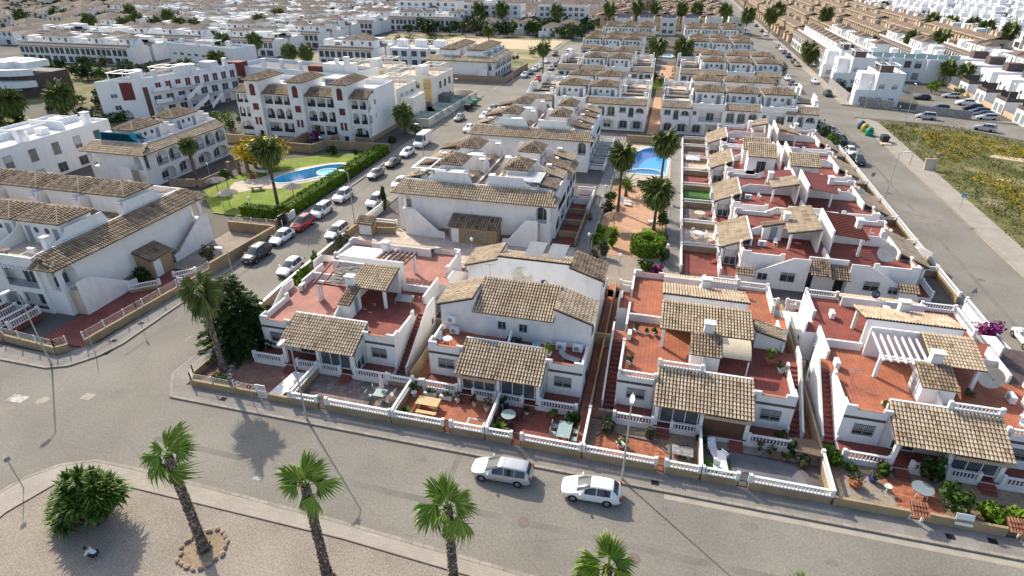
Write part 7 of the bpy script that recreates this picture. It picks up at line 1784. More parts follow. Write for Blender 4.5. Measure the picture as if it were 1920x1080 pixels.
def car_template(kind, paint):
 if (kind, paint) in CARS: return CARS[(kind, paint)]
 d = cached(('car', kind), lambda: car_data(kind)); P = link('parked_car', None)
 link('body', cached(('cb', kind, paint), lambda: d['S'].body().data('body', paint, True)), P)
 for i, (nm_, mt_, me_) in enumerate(cached(('panes', kind), lambda: [(a_, b_, c_.data(a_, b_, True)) for a_, b_, c_ in d['S'].panes()])): link(nm_, me_, P)
 rad = .31 if kind in ('hatch', 'estate', 'cabrio') else .36
 ty, ri = wheel_meshes(rad)
 for x in (d['wx'], d['rx']):
  for s in (1, -1):
   def arch():
    m = MB(); n = 14; P_ = lambda a, r, y: (r * math.cos(a), y, r * math.sin(a))
    for i in range(n): a, c = math.pi * i / n, math.pi * (i + 1) / n; m.face([P_(a, .2, 0), P_(c, .2, 0), P_(c, rad + .06, 0), P_(a, rad + .06, 0)])
    return m.data('wheel_arch', 'trim_black')
   link('wheel_arch', cached(('arch', rad), arch), P, (x, s * (d['w'] + .004), rad))
   wv = link('wheel', ty, P, (x, s * (d['w'] - .075), rad)); link('rim', ri, wv)
 def box_m(nm, mt, *bs):
  def mk():
   m = MB()
   for q in bs: m.box(*q)
   return m.data(nm, mt)
  return cached((nm, kind, mt), mk)
 w, h = d['w'], d['h']; zb = d['S'].sec(2)[1]
 lz = zb - .14 if kind != 'van' else .8
 for s in (1, -1):
  link('headlight', box_m('headlight', 'lamp_white', (-.12, -.17, -.06, .08, .15, .06)), P, (h - .17, s * w * .62, lz))
  link('tail_light', box_m('tail_light', 'lamp_red', (-.06, -.09, -.17, .06, .09, .17)), P, (-h + .06 + (.0 if kind != 'cabrio' else .05), s * w * .80, .86 if kind != 'van' else 1.2))
  link('mirror', box_m('mirror', paint, (-.06, -.11, -.06, .06, .11, .07)), P, (d['S'].cowl - .3, s * (w + .10), .98 if kind != 'van' else 1.4))
 link('number_plate', box_m('number_plate', 'white_paint', (-.02, -.26, -.05, .02, .26, .05)), P, (h + .012, 0, .56)); link('number_plate', box_m('number_plate', 'white_paint', (-.02, -.26, -.05, .02, .26, .05)), P, (-h - .012, 0, .62))
 link('bumper', box_m('bumper', 'trim_black', (-.03, -.5, -.07, .03, .5, .07)), P, (h - .0, 0, .42))
 if kind in ('suv',): link('roof_rail', box_m('roof_rail', 'grey_metal', (-1.2, -.58, 0, .5, -.54, .05), (-1.2, .54, 0, .5, .58, .05)), P, (0, 0, 1.69), kind='stuff')
 CARS[(kind, paint)] = P
 return P
def far_car(kind, paint):
 def mk():
  d = cached(('car', kind), lambda: car_data(kind)); m = d['S'].body(1); m.cur = 1
  for _, _, g in d['S'].panes(2): m.mesh(g.v, g.f)
  m.cur = 2
  for x in (d['wx'], d['rx']):
   for s in (1, -1): m.tube((x, s * (d['w'] - .15), .32), (x, s * (d['w'] + .01), .32), .32, n=10)
  return m.data('parked_car', (paint, 'car_glass', 'tyre'), False)
 return cached(('farcar', kind, paint), mk)
PN = {'paint_white': 'white', 'paint_silver': 'silver', 'paint_grey': 'grey', 'paint_black': 'black', 'paint_red': 'red', 'paint_blue': 'dark blue', 'paint_gold': 'gold'}
KN = {'hatch': 'hatchback', 'estate': 'estate car', 'suv': 'off-roader', 'van': 'van', 'mpv': 'people carrier', 'cabrio': 'convertible'}
def park(kind, col, x, y, head, where, group=None, far=False, z=0.0):
 lab = f'{PN[col]} {KN[kind]} {where}'
 if far: o = link('parked_car', far_car(kind, col), None, (x, y, z), head)
 else:
  o = copy_tree(car_template(kind, col)); o.location = (x, y, z); o.rotation_euler = (0, 0, head)
 tag(o, lab, 'van' if kind == 'van' else 'car', group); return o
DN, UP, LF, RT = -WH, WH, math.pi, 0.0
park('estate', 'paint_silver', -8.55, 30.35, LF + .03, 'parked at the kerb in front of the two-storey house')
park('hatch', 'paint_white', -1.85, 30.2, LF + .04, 'parked at the kerb left of the front lamp post')
g = 'cars parked along the left street'
for k, c, x, y, hd, w in [('suv', 'paint_black', -48.9, 57.8, DN, 'with roof rails, nearest in the line on the left street'), ('hatch', 'paint_white', -48.9, 63.4, DN, 'second in the line on the left street, before the red car'), ('suv', 'paint_red', -48.7, 68.2, DN, 'in the line of cars on the left street'), ('mpv', 'paint_white', -48.5, 73.2, DN, 'right behind the red car'), ('suv', 'paint_white', -48.5, 79.8, DN, 'beside the long hedge, second behind the red car'),
       ('hatch', 'paint_grey', -48.4, 91.4, DN, 'beside the far part of the long hedge'), ('cabrio', 'paint_black', -48.2, 98.2, DN, 'parked by the end of the long hedge'), ('hatch', 'paint_white', -48.2, 104.8, DN, 'in front of the white van on the left street'), ('van', 'paint_white', -47.9, 112.2, DN, 'with a high roof on the left street'), ('hatch', 'paint_grey', -47.6, 134.6, DN, 'alone by the cream garden wall'),
       ('hatch', 'paint_white', -42.7, 55.8, DN, 'opposite the black off-roader beside the clipped shrubs'), ('estate', 'paint_white', -42.5, 67.0, DN, 'on the right kerb behind the corner house'), ('suv', 'paint_white', -42.4, 79.0, DN, 'by the dark cypress on the right kerb'), ('hatch', 'paint_white', -42.3, 88.0, DN, 'half hidden behind the tiled gable'), ('hatch', 'paint_white', -42.3, 125.6, DN, 'on the right kerb beyond the second gable'), ('hatch', 'paint_white', -42.3, 137.8, DN, 'farther on the right kerb, left of the arcaded row'), ('suv', 'paint_grey', -42.3, 145, DN, 'last on the right kerb before the cross street')]:
 park(k, c, x, y, hd, w, g, y > 120)
far_l = [('suv', 'paint_silver', -45.8, 194.5, 'near the cross street, first of four by the garden strip'), ('hatch', 'paint_blue', -45.4, 200.9, 'second of four by the garden strip beyond the cross street'), ('suv', 'paint_silver', -45.1, 207.5, 'third of four by the garden strip beyond the cross street'), ('hatch', 'paint_white', -44.9, 212.5, 'last of four by the garden strip beyond the cross street'), ('hatch', 'paint_red', -40.4, 190, 'on the right kerb just beyond the cross street'), ('suv', 'paint_black', -45.0, 244, 'far back on the left street by the sandy field'), ('hatch', 'paint_grey', -40.2, 211, 'on the right kerb by the palm tree far back'), ('hatch', 'paint_black', -40.3, 219, 'on the right kerb, second beyond the palm tree'), ('van', 'paint_white', -39.6, 245, 'far back on the left street'), ('suv', 'paint_black', -40, 228, 'on the right kerb, third beyond the palm tree'), ('hatch', 'paint_white', -45, 226, 'far back beside the grass verge'), ('hatch', 'paint_white', -39.8, 236, 'in front of the far white van')]
for k, c, x, y, w in far_l: park(k, c, x, y, DN, w, g, True)
rsl = [('suv', 'paint_black', 35.9 + .5, 121.2, 'nearest in the line on the right street'), ('hatch', 'paint_white', 36.5, 127.4, 'second in the line on the right street'), ('suv', 'paint_black', 36.5, 135.8, 'by the big dark shrub on the right street'), ('hatch', 'paint_grey', 36.3, 143.5, 'last before the junction on the right street')]
for k, c, x, y, w in rsl: park(k, c, x, y, DN, w, 'cars parked on the right street', y > 130)
cols = ['paint_white', 'paint_black', 'paint_white', 'paint_grey', 'paint_black', 'paint_white', 'paint_blue', 'paint_silver', 'paint_white']
ordn = ['first', 'second', 'third', 'fourth', 'fifth', 'sixth', 'seventh', 'eighth', 'ninth', 'tenth', 'eleventh', 'twelfth', 'thirteenth', 'fourteenth']
for i, y in enumerate([194.5, 201, 211, 221, 229, 241, 253, 264, 345, 364]): park(['suv', 'hatch', 'hatch', 'suv'][i % 4], cols[i % 9], 36.3, y, DN, f'on the left kerb beyond the right junction, {ordn[i]} in line', 'cars parked on the right street', True)
for i, y in enumerate([187, 207, 241, 248, 262, 272.5, 282, 290.6, 337.6, 354.8, 383, 408, 430]): park(['suv', 'hatch', 'hatch', 'estate'][i % 4], ['paint_black', 'paint_white', 'paint_gold', 'paint_black', 'paint_black', 'paint_blue', 'paint_white', 'paint_grey', 'paint_white', 'paint_black', 'paint_black', 'paint_white', 'paint_black'][i], 43.6, y, DN, f'on the right kerb of the right street, {ordn[i]} from the junction', 'cars parked on the right street', True)
for k, c, x, y, a, w in [('mpv', 'paint_silver', 60.8, 163.6, LF - .15, 'standing on the road below the grey stone wall'), ('suv', 'paint_silver', 69.9, 154.6, LF - .55, 'driving along the edge of the vacant lot'), ('hatch', 'paint_black', 67.6, 188.4, LF, 'in the car park beside the corner villa'), ('estate', 'paint_silver', 76.2, 193, LF, 'at the back of the car park'), ('suv', 'paint_white', 76.2, 183.4, LF, 'in the car park, second from the back'), ('suv', 'paint_black', 75.6, 177, LF, 'in the car park row, middle'), ('estate', 'paint_blue', 75.8, 173.4, LF, 'in the car park row between two others'), ('hatch', 'paint_black', 75.3, 170, LF, 'in the car park row near the bins'), ('estate', 'paint_silver', 74.8, 166.6, LF, 'in the car park nearest the road'), ('estate', 'paint_blue', 67.4, 175, LF, 'alone on the left side of the car park')]:
 park(k, c, x, y, a, w, 'cars at the car park', True)
park('hatch', 'paint_white', 38.2, 60.2, UP, 'by the bougainvillea, cut by the right edge of the picture')
for t in CARS.values(): bury(t)
# ================================================================ front gardens, walls, gates
def garden_wall(label, a, b, h=.75, m_='ochre_render', bal=.6, near=True, th=.22, posts=(1, 1), z0=.05, cat='garden wall'):
 P = thing('garden_wall', label, cat)
 m = MB(); m.beam((*a, z0 + h / 2), (*b, z0 + h / 2), th, h); m.build('wall', m_, P)
 if bal: balustrade(P, a, b, z0 + h, bal, near, posts=posts)
 return P
def gate(label, x0, x1, y, h, m_, arched=True):
 P = thing('garden_gate', label, 'gate', ((x0 + x1) / 2, y, .1)); w = (x1 - x0) / 2 - .04; m = MB()
 top = lambda x: h + (w * math.sqrt(max(0, 1 - (x / w) ** 2)) * .8 if arched else 0)
 pts = [Vector((-w * math.cos(math.pi * i / 10), 0, top(-w * math.cos(math.pi * i / 10)))) for i in range(11)]
 for p, q in zip(pts, pts[1:]): m.beam(p, q, .05, .05)
 m.beam((-w, 0, 0), (-w, 0, h), .06, .05); m.beam((w, 0, 0), (w, 0, h), .06, .05); m.beam((-w, 0, h * .55), (w, 0, h * .55), .04, .05); m.beam((-w, 0, .06), (w, 0, .06), .04, .05)
 m.build('gate_frame', m_, P)
 def bar(): b = MB(); b.box(-.014, -.014, .06, .014, .014, 1); return b.data('bar', m_)
 for i in range(7):
  x = -w + 2 * w * (i + 1) / 8; link('bar', cached(('bar', m_), bar), P, (x, 0, 0), scale=(1, 1, top(x)))
 return P
YF = 33.6
segs = [(-28.5, -25.85, 'at the stone-paved garden, short piece left of the black gate'), (-24.95, -19.1, 'at the stone-paved garden with the closed parasol'), (-18.9, -14.4, 'at the terracotta garden with the wooden table, left of its gate'), (-13.75, -10.95, 'at the terracotta garden, right of its gate'), (-10.75, -8.7, 'at the dark red garden, left of its gate'), (-7.85, -3.15, 'at the dark red garden with the green glass table'),
  (-2.95, 2.5, 'at the chequered garden behind the lamp post'), (3.25, 5.7, 'at the chequered garden, right of its rust gate'), (5.9, 8.35, 'at the grey forecourt, left of the black gate'), (9.2, 14.7, 'at the grey forecourt, right of the black gate')]
for a, b, w in segs: garden_wall('front balustrade wall ' + w, (a, YF), (b, YF))
garden_wall('plain low tan wall along the front pavement before the gravel garden', (14.95, YF), (19.7, YF), .8, bal=0); garden_wall('plain low tan wall along the front pavement under the round shrub', (20.6, YF), (25.5, YF), .85, bal=0); garden_wall('plain low tan wall along the front pavement at the right picture edge', (26.4, YF), (34.6, YF), .85, bal=0)
garden_wall('low tan wall beside the white ramp, without balustrade', (-30.7, YF), (-28.7, YF), .72, bal=0)
for x, y1, w in [(-28.45, 38.0, 'between the red gravel and the stone-paved garden'), (-19.0, 38.2, 'between the stone-paved and the terracotta garden'), (-10.85, 37.9, 'between the terracotta and the dark red garden'), (-3.05, 38.2, 'between the dark red and the chequered garden'), (5.8, 38.3, 'between the chequered garden and the grey forecourt'), (14.8, 37.6, 'at the right side of the grey forecourt')]:
 garden_wall('white balustrade on a tan wall ' + w, (x, YF + .15), (x, y1), .7, posts=(0, 1))
garden_wall('white balustrade across the passage between corner house and two-storey house', (-21.3, 38.25), (-18.3, 38.25), .5)
garden_wall('stone bed wall at the foot of the outside stair of the orange terrace house', (-2.4, 38.6), (-.6, 38.6), .9, 'stone_cladding', 0)
for a, b, h, w in [((-19.3, 38.6), (-19.3, 61), 1.5, 'between the corner house and the two-storey house'), ((-3.1, 38.4), (-3.1, 61.5), 1.2, 'between the two-storey house and the orange terrace house'), ((14.72, 38), (14.72, 60), 1.3, 'between the two right houses')]: garden_wall('thin ochre passage wall ' + w, a, b, h, bal=0, th=.16)
for a, b in (((-20.2, 47.5), (-18.3, 47.5)), ((-4.0, 49), (-2.3, 49)), ((13.9, 49), (15.3, 49))): garden_wall('short ochre cross wall closing the passage ' + ('by the corner house' if a[0] < -10 else 'by the two-storey house' if a[0] < 0 else 'between the two right houses'), a, b, 1.6, bal=0)
gate('black arched iron gate of the stone-paved garden', -25.8, -25.0, YF, 1.15, 'black_metal'); gate('rust-red arched iron gate of the terracotta garden', -14.35, -13.8, YF, 1.15, 'rust_iron'); gate('rust-red square iron gate of the dark red garden', -8.65, -7.9, YF, 1.3, 'rust_iron', False)
gate('rust-red arched iron gate of the chequered garden', 2.55, 3.2, YF, 1.2, 'rust_iron'); gate('black arched iron gate of the grey forecourt', 8.4, 9.15, YF, 1.2, 'black_metal'); gate('white metal gate of the red gravel garden', -31.75, -30.8, YF, 1.45, 'white_metal', False)
for x, y, l, mt in [(20.1, 33.5, 'small tiled wooden gate roof leaning over the front wall', 'wood_red'), (25.9, 33.6, 'small tiled gate roof by the bright green shrubs', 'wood_light')]:
 P = thing('gate_canopy', l, 'gate roof', (x, y, .1)); bx(P, 'post', 'white_paint', (-.42, -.05, 0, -.34, .05, 1.1), (.34, -.05, 0, .42, .05, 1.1)); roof(P, (-.55, -.5, 1.0), (.55, -.5, 1.0), (0, .9, .4), mat_='red_roof_tile', pitch=.18, row=.3)
wb_ = MB(); wb_.extr([(22.4, 33.42, .5), (23.5, 33.42, .5), (23.5, 33.7, 1.3), (22.4, 33.7, 1.3)], (0, .04, 0)); tag(wb_.build('sign_board', 'white_sheet'), 'blank white board leaning on the front wall by the round shrub', 'board')
# railings: tan wall with white metal posts and wires
def railing(label, pts, hw=.75, hr=.85, step=2.2, m_='ochre_render', z0=.05):
 P = thing('railing_wall', label, 'railing'); m = MB(); r = MB(); k = MB()
 for a, b in zip(pts, pts[1:]):
  a, b = Vector((*a, 0)), Vector((*b, 0)); m.beam(a + Vector((0, 0, z0 + hw / 2)), b + Vector((0, 0, z0 + hw / 2)), .24, hw)
  n = max(1, round((b - a).length / step))
  for i in range(n + 1):
   p = a + (b - a) * i / n; k.box(p.x - .04, p.y - .04, hw, p.x + .04, p.y + .04, hw + hr + .08)
  for j in range(6): z = z0 + hw + .12 + hr * j / 6.2; r.beam(a + Vector((0, 0, z)), b + Vector((0, 0, z)), .009, .011)
  r.beam(a + Vector((0, 0, hw + hr)), b + Vector((0, 0, hw + hr)), .022, .022)
 m.build('wall', m_, P); k.build('posts', 'white_metal', P, kind='stuff'); r.build('rails', 'grey_metal', P, kind='stuff')
 return P
railing('tan wall with white railing round the red gravel corner garden', [(-39.3, 44), (-39.2, 34.6), (-38.6, YF), (-31.8, YF)], .7, .75)
wall_thing('white-coped tan wall along the right side of the left street', [((-40.3, 44.2), (-40.7, 51.5)), ((-40.7, 51.5), (-40.8, 66))], .9, 'ochre_render', cap_='white_paint')
railing('tan wall with white railing in front of the left terrace corner', [(-61.9, 34.9), (-54.9, 34.4), (-54.2, 35.2)], .85, .9)
railing('long tan wall with white railing along the left street pavement', [(-53.2, 36.2), (-52.1, 47.6)], .85, .9); railing('tan wall with white railing next to the white street gate', [(-52.0, 48.9), (-51.7, 52.5)], .85, .9)
gate('white metal gate in the railing below the long gable', -52.5, -51.6, 48.2, 1.7, 'white_metal', False)
wall_thing('tan retaining wall of the gravel yard by the parked cars', [((-51.6, 52.6), (-50.6, 64.6)), ((-50.6, 64.6), (-58, 64.4))], 1.5, 'ochre_render', cap_='ochre_render')
railing('white railing above the gravel yard beside the pool lawn', [(-58.2, 66.4), (-51.0, 66.8)], .4, 1.0)
gw_ = wall_thing('dark pool entrance with gate posts at the end of the clipped hedge', [((-51.9, 66.4), (-51.6, 69.8))], 1.5, 'ochre_render')
bx(gw_, 'gate_panel', 'black_metal', (-51.75, 66.9, .2, -51.5, 68.6, 1.9)); bx(gw_, 'meter_door', 'white_sheet', (-51.66, 69.0, .3, -51.4, 70.8, 1.5))
tag(sheet('red_patio', 'red_floor', [[(-58.9, 36.0), (-53.4, 36.0), (-52.3, 48), (-52.2, 51.5), (-58.9, 51.5)]], .07), 'red tiled patio strip', 'patio') if False else sheet('patio_floor', 'red_floor', [[(-58.9, 36.0), (-53.4, 36.0), (-52.3, 48), (-52.2, 51.5), (-58.9, 51.5)]], .07)
sheet('gravel_yard', 'fine_gravel', [[(-58.4, 52.5), (-51.8, 52.8), (-50.9, 64.4), (-58, 64.2)]], .07)
wall_thing('tan wall along the front of the left terrace', [((-110, 34.8), (-62.2, 34.9))], 1.0, 'ochre_render', cap_='ochre_render')
sb = thing('entrance_stair', 'white balustraded entrance stairs at the front corner of the left terrace', 'stairs', (-62.0, 36.0, .05))
for k in (0, 1):
 m = MB(); steps(m, -1.6 - 3 * k, -.4 - 3 * k, 0, 3.2, 0, 1.4, 7); m.build('stair', 'red_floor', sb); balustrade(sb, (-1.65 - 3 * k, 0), (-1.65 - 3 * k, 3.2), .7, .8, False); balustrade(sb, (-.35 - 3 * k, 0), (-.35 - 3 * k, 3.2), .7, .8, False)
garden_wall('white balustrade at the patio below the tan hut', (-57.6, 46.2), (-55.2, 48.2), .4, near=False); garden_wall('white sloping balustrade next to the tan hut', (-54.9, 50.2), (-53.2, 51.8), .4, near=False)
# red gravel garden and other garden floors
sheet('red_gravel', 'red_gravel', [[(-39.1, 33.8), (-28.6, 33.8), (-28.6, 38.2), (-35.6, 38.2), (-36.5, 40), (-36.6, 60), (-40.5, 60), (-40.3, 44), (-39.2, 44)]], .06)
SS = thing('stepping_stones', 'curved line of pale stepping stones in the red gravel garden', 'stepping stones', (-35.6, 36.6, .07))
for i in range(9):
 a = R(150 + i * 14); m = MB(); r_s = random.Random(i); m.prism([(.26 * math.cos(q) * r_s.uniform(.8, 1.1), .2 * math.sin(q) * r_s.uniform(.8, 1.1)) for q in (0, 1, 2.1, 3.1, 4.2, 5.3)], 0, .05)
 m.build('stone', 'cream_paving', SS, loc=(.9 + 2.4 * math.cos(a), .9 + 2.6 * math.sin(a), 0), rotz=a)
rp = MB(); rp.extr([(-31.2, 33.9, .12), (-29.9, 33.9, .12), (-29.2, 37.3, .42), (-30.5, 37.3, .42)], (0, 0, .05)); tag(rp.build('ramp', 'white_sheet'), 'white entrance ramp from the white gate to the porch', 'ramp')
for n, m_, p in [('garden_floor', 'stone_floor', rect(-28.3, 33.75, -19.1, 38)), ('garden_floor', 'terracotta_floor', rect(-18.9, 33.75, -10.95, 38.2)), ('garden_floor', 'red_floor', rect(-10.75, 33.75, -3.95, 38.2)), ('planting_bed', 'brown_soil', rect(-2.95, 33.75, 5.7, 38.3)), ('garden_floor', 'grey_floor', [(6.4, 33.75), (14.0, 33.75), (13.2, 36.4), (12.6, 36.9), (8.3, 37.2), (6.4, 36.2)]), ('garden_floor', 'fine_gravel', rect(5.9, 37.25, 14.7, 40.3)), ('planting_bed', 'brown_soil', rect(14.95, 33.75, 34, 38.3))]:
 sheet(n, m_, [p], .08 if m_ != 'fine_gravel' else .07)
sheet('garden_floor', 'checker_floor', [[(-2.3, 33.8), (3.6, 33.8), (3.6, 35.5), (2.4, 36.6), (-1.6, 36.9), (-2.3, 36.3)]], .10); sheet('gravel_bed', 'fine_gravel', [[(15.2, 34.0), (19.2, 34.0), (19.4, 35.4), (18.2, 36.9), (16.4, 36.8)]], .10); sheet('garden_floor', 'checker_floor', [[(19.3, 33.85), (22.2, 33.85), (22.6, 36.8), (18.6, 37.4), (19.5, 35.4)]], .11)
sheet('turf_mat', 'artificial_turf', [rect(6.05, 34.3, 8.2, 36.0)], .10)
for q in (rect(-13.0, 34.4, -11.4, 34.6), rect(-13.0, 35.6, -11.4, 35.8), rect(-13.0, 34.6, -12.8, 35.6), rect(-11.6, 34.6, -11.4, 35.6)): sheet('mosaic_border', 'road_paint', [q], .095)
# ================================================================ garden furniture
def table_round(label, x, y, r, m_, z=.08, h=.74, legs='black_metal'):
 P = thing('garden_table', label, 'table', (x, y, z)); m = MB(); m.lathe([(r, h - .04), (r, h), (.01, h + .005)], n=20); m.build('table_top', m_, P)
 def lg(): b = MB(); b.beam((0, 0, 0), (-.12, 0, h - .04), .04, .04); return b.data('leg', legs)
 for i in range(4): a = WH * i + .6; link('leg', cached(('tl', h, legs), lg), P, (r * .75 * math.cos(a), r * .75 * math.sin(a), 0), a)
def chair(label, x, y, rz, m_='grey_plastic', z=.08, group=None):
 P = thing('garden_chair', label, 'chair', (x, y, z), rz, group)
 def part(n, *bs):
  def mk():
   m = MB()
   for b in bs: m.box(*b)
   return m.data(n, m_)
  return cached((n, m_, 'ch'), mk)
 link('seat', part('seat', (-.24, -.24, .42, .24, .24, .46)), P); link('backrest', part('backrest', (-.24, .2, .46, .24, .24, .92)), P)
 for a in (-.2, .2):
  for b in (-.2, .2): link('leg', part('leg', (-.02, -.02, 0, .02, .02, .42)), P, (a, b, 0))
def pot(label, x, y, r, h, m_, leaf='bush_leaf', ph=.6, z=.08, spiky=False, cat='potted plant'):
 P = thing('potted_plant', label, cat, (x, y, z)); m = MB(); m.lathe([(r * .65, 0), (r, h * .9), (r * 1.08, h), (r * .9, h), (r * .85, h * .9)], n=12); m.build('pot', m_, P)
 sd = int(abs(x * 37 + y * 11))
 if spiky:
  for k in range(2): link('leaves', cached(('ros', k), lambda k=k: rosette(k)), P, (0, 0, h), k * 1.3, scale=ph)
 else:
  c = cloud(110, r * 1.7, r * 1.7, ph * .6, .10, sd, 6); c.build('leaves', leaf, P, loc=(0, 0, h + ph * .45))
def lounger(label, x, y, rz, z=.1, m_='white_paint'):
 P = thing('sun_lounger', label, 'sun lounger', (x, y, z), rz); m = MB(); m.box(-.32, -.95, .28, .32, .35, .34); m.build('seat', m_, P); b = MB(); b.extr([(-.32, .35, .28), (.32, .35, .28), (.32, .95, .72), (-.32, .95, .72)], (0, -.02, .05)); b.build('backrest', m_, P)
 l = MB()
 for a in (-.28, .28):
  for c in (-.8, .5): l.box(a - .025, c - .025, 0, a + .025, c + .025, .28)
 l.build('legs', m_, P, kind='stuff')
# stone-paved garden: closed parasol over a square table
P = thing('garden_table', 'square pale green table under the closed parasol', 'table', (-21.2, 36.1, .08)); bx(P, 'table_top', 'green_table', (-.5, -.5, .7, .5, .5, .74)); bx(P, 'leg', 'grey_metal', (-.04, -.04, 0, .04, .04, .7))
P = thing('parasol', 'closed pale parasol standing in the stone-paved garden', 'parasol', (-21.2, 36.5, .08)); m = MB(); m.tube((0, 0, 0), (0, 0, 2.5), .03, n=6); m.build('pole', 'white_metal', P); m = MB(); m.lathe([(.22, 1.0), (.19, 1.3), (.12, 2.0), (.05, 2.55), (.02, 2.6)], n=9); m.build('canopy', 'pale_cloth', P); bx(P, 'base', 'grey_floor', (-.25, -.25, 0, .25, .25, .08))
for i, (dx, dy, rz) in enumerate([(-1.0, -.3, WH), (-.8, .7, WH + .5), (1.0, .4, -WH), (1.1, -.5, -WH - .3)]): chair(f'dark folding chair round the table under the closed parasol, {["left","back left","back right","right"][i]}', -21.2 + dx, 36.1 + dy, rz, 'grey_metal', group='chairs under the parasol')
# terracotta garden: picnic table
P = thing('picnic_table', 'light wooden table in the terracotta garden', 'table', (-16.7, 36.1, .08)); bx(P, 'leg', 'wood_light', (-.8, -.4, 0, -.7, .4, .68), (.7, -.4, 0, .8, .4, .68))
def plank(): m = MB(); m.box(-1.0, -.08, 0, 1.0, .08, .05); return m.data('plank', 'wood_light')
for i in range(6): link('plank', cached('plank', plank), P, (0, -.45 + i * .18, .68))
P = thing('bench', 'light wooden bench before the table in the terracotta garden', 'bench', (-16.5, 35.0, .08)); bx(P, 'leg', 'wood_light', (-.7, -.15, 0, -.6, .15, .42), (.6, -.15, 0, .7, .15, .42))
for i in range(2): link('plank', cached('plank', plank), P, (0, -.09 + i * .18, .42), scale=(.9, 1, 1))
for x, y, l in [(-17.1, 37.5, 'left'), (-15.6, 37.45, 'right')]:
 P = thing('planter', f'white trough planter with plants before the balustrade, {l} of two', 'planter', (x, y, .08)); bx(P, 'trough', 'white_pot', (-.55, -.22, .12, .55, .22, .5)); bx(P, 'foot', 'white_pot', (-.5, -.18, 0, -.35, .18, .12), (.35, -.18, 0, .5, .18, .12)); cloud(120, .6, .3, .3, .1, int(x * -7), 6).build('plants', 'bush_leaf', P, loc=(0, 0, .66))
for a in [('tall dark plant in a cream pot in the left corner of the terracotta garden', -18.5, 37.2, .26, .5, 'white_pot', 'dark_leaf', 1.2), ('cactus in a pale pot beside the steps of the terracotta garden', -14.5, 37.4, .22, .4, 'white_pot', 'olive_leaf', .9), ('plant in a yellow pot at the porch steps', -12.9, 37.2, .2, .5, 'canvas', 'dark_leaf', .8), ('leafy plant in a cream pot at the right of the terracotta garden', -11.7, 36.9, .28, .6, 'canvas', 'olive_leaf', .9),
   ('tall potted plant beside the dividing balustrade of the dark red garden', -10.4, 37.6, .22, .45, 'white_pot', 'dark_leaf', 1.3), ('small white basket by the steps of the dark red garden', -8.3, 37.4, .25, .4, 'white_pot', 'bush_leaf', .2), ('yellow-green plant in a terracotta pot right of the steps', -6.1, 37.6, .25, .35, 'terracotta_pot', 'hedge_leaf', .4),
   ('plants in a round white bowl in the chequered garden', -.2, 35.6, .4, .4, 'white_pot', 'bush_leaf', .5), ('potted plant at the edge of the grey forecourt, left of three', 10.4, 37.5, .26, .4, 'grey_plastic', 'olive_leaf', .8), ('potted plant at the edge of the grey forecourt, middle of three', 11.3, 37.4, .3, .35, 'terracotta_pot', 'olive_leaf', .7), ('potted plant at the edge of the grey forecourt, right of three', 12.2, 37.3, .3, .35, 'terracotta_pot', 'bush_leaf', .4),
   ('large potted shrub against the white wall of the grey forecourt', 12.1, 39.4, .36, .45, 'terracotta_pot', 'bush_leaf', .9), ('plant in a wide terracotta bowl on the gravel', 16.8, 35.8, .48, .45, 'terracotta_pot', 'olive_leaf', .7), ('plant in a blue glazed pot on the gravel', 18.2, 36.6, .32, .42, 'blue_pot', 'olive_leaf', .6)]: pot(*a)
pot('spiky bright green plant in the left corner behind the terracotta garden wall', -18.3, 34.7, .22, .3, 'white_pot', ph=1.0, spiky=True); pot('spiky bright green plant behind the dark red garden wall', -10.0, 34.6, .24, .3, 'white_pot', ph=1.25, spiky=True)
table_round('round grey-green table in the dark red garden', -9.6, 36.2, .62, 'green_table')
for i, a in enumerate((.4, 2.0, 3.5, 5.1)): chair(f'black chair round the grey-green table, {["right","back","left","front"][i]}', -9.6 + .95 * math.cos(a), 36.2 + .95 * math.sin(a), a - WH, 'black_metal', group='chairs at the grey-green table')
P = thing('garden_table', 'rectangular green glass table in the dark red garden', 'table', (-4.75, 35.6, .08)); bx(P, 'table_top', 'green_table', (-.55, -.95, .7, .55, .95, .74)); bx(P, 'leg', 'white_metal', *[(a - .03, b - .03, 0, a + .03, b + .03, .7) for a in (-.45, .45) for b in (-.8, .8)])
for i, (dx, dy, rz) in enumerate([(-.9, .5, WH), (-.9, -.4, WH), (.9, .3, -WH), (.9, -.6, -WH)]): chair(f'green chair at the green glass table, {["back left","front left","back right","front right"][i]}', -4.75 + dx, 35.6 + dy, rz, 'green_table', group='chairs at the glass table')
P = thing('stone_table', 'low grey stone table in the bed of the chequered garden', 'table', (4.5, 35.7, .08)); bx(P, 'table_top', 'grey_stone', (-.8, -.5, .5, .8, .5, .58)); bx(P, 'leg', 'grey_stone', (-.6, -.3, 0, -.35, .3, .5), (.35, -.3, 0, .6, .3, .5))
bd_ = MB()
pl = [(3.5, 33.9), (3.6, 36.6), (5.0, 37.0), (5.5, 35.8), (5.4, 33.9)]
for p, q in zip(pl, pl[1:]): bd_.beam((*p, .14), (*q, .14), .14, .16)
pl = [(-2.3, 36.3), (-1.6, 36.95), (2.4, 36.65), (3.5, 35.6)]
for p, q in zip(pl, pl[1:]): bd_.beam((*p, .14), (*q, .14), .1, .16)
tag(bd_.build('bed_edging', 'grey_floor', kind='stuff'), 'grey edging round the beds of the chequered garden', 'edging')
for i, (x, y, rz) in enumerate([(6.9, 36.6, .3), (7.5, 35.3, .1)]): lounger(f'white garden lounger on the green mat, {["back","front"][i]}', x, y, rz)
for i, (x, y, rz) in enumerate([(7.0, 34.7, 0), (7.7, 36.3, 2.5)]): chair(f'white slatted chair on the green mat, {["front","back"][i]}', x, y, rz, 'white_paint', .1, 'white chairs on the mat')
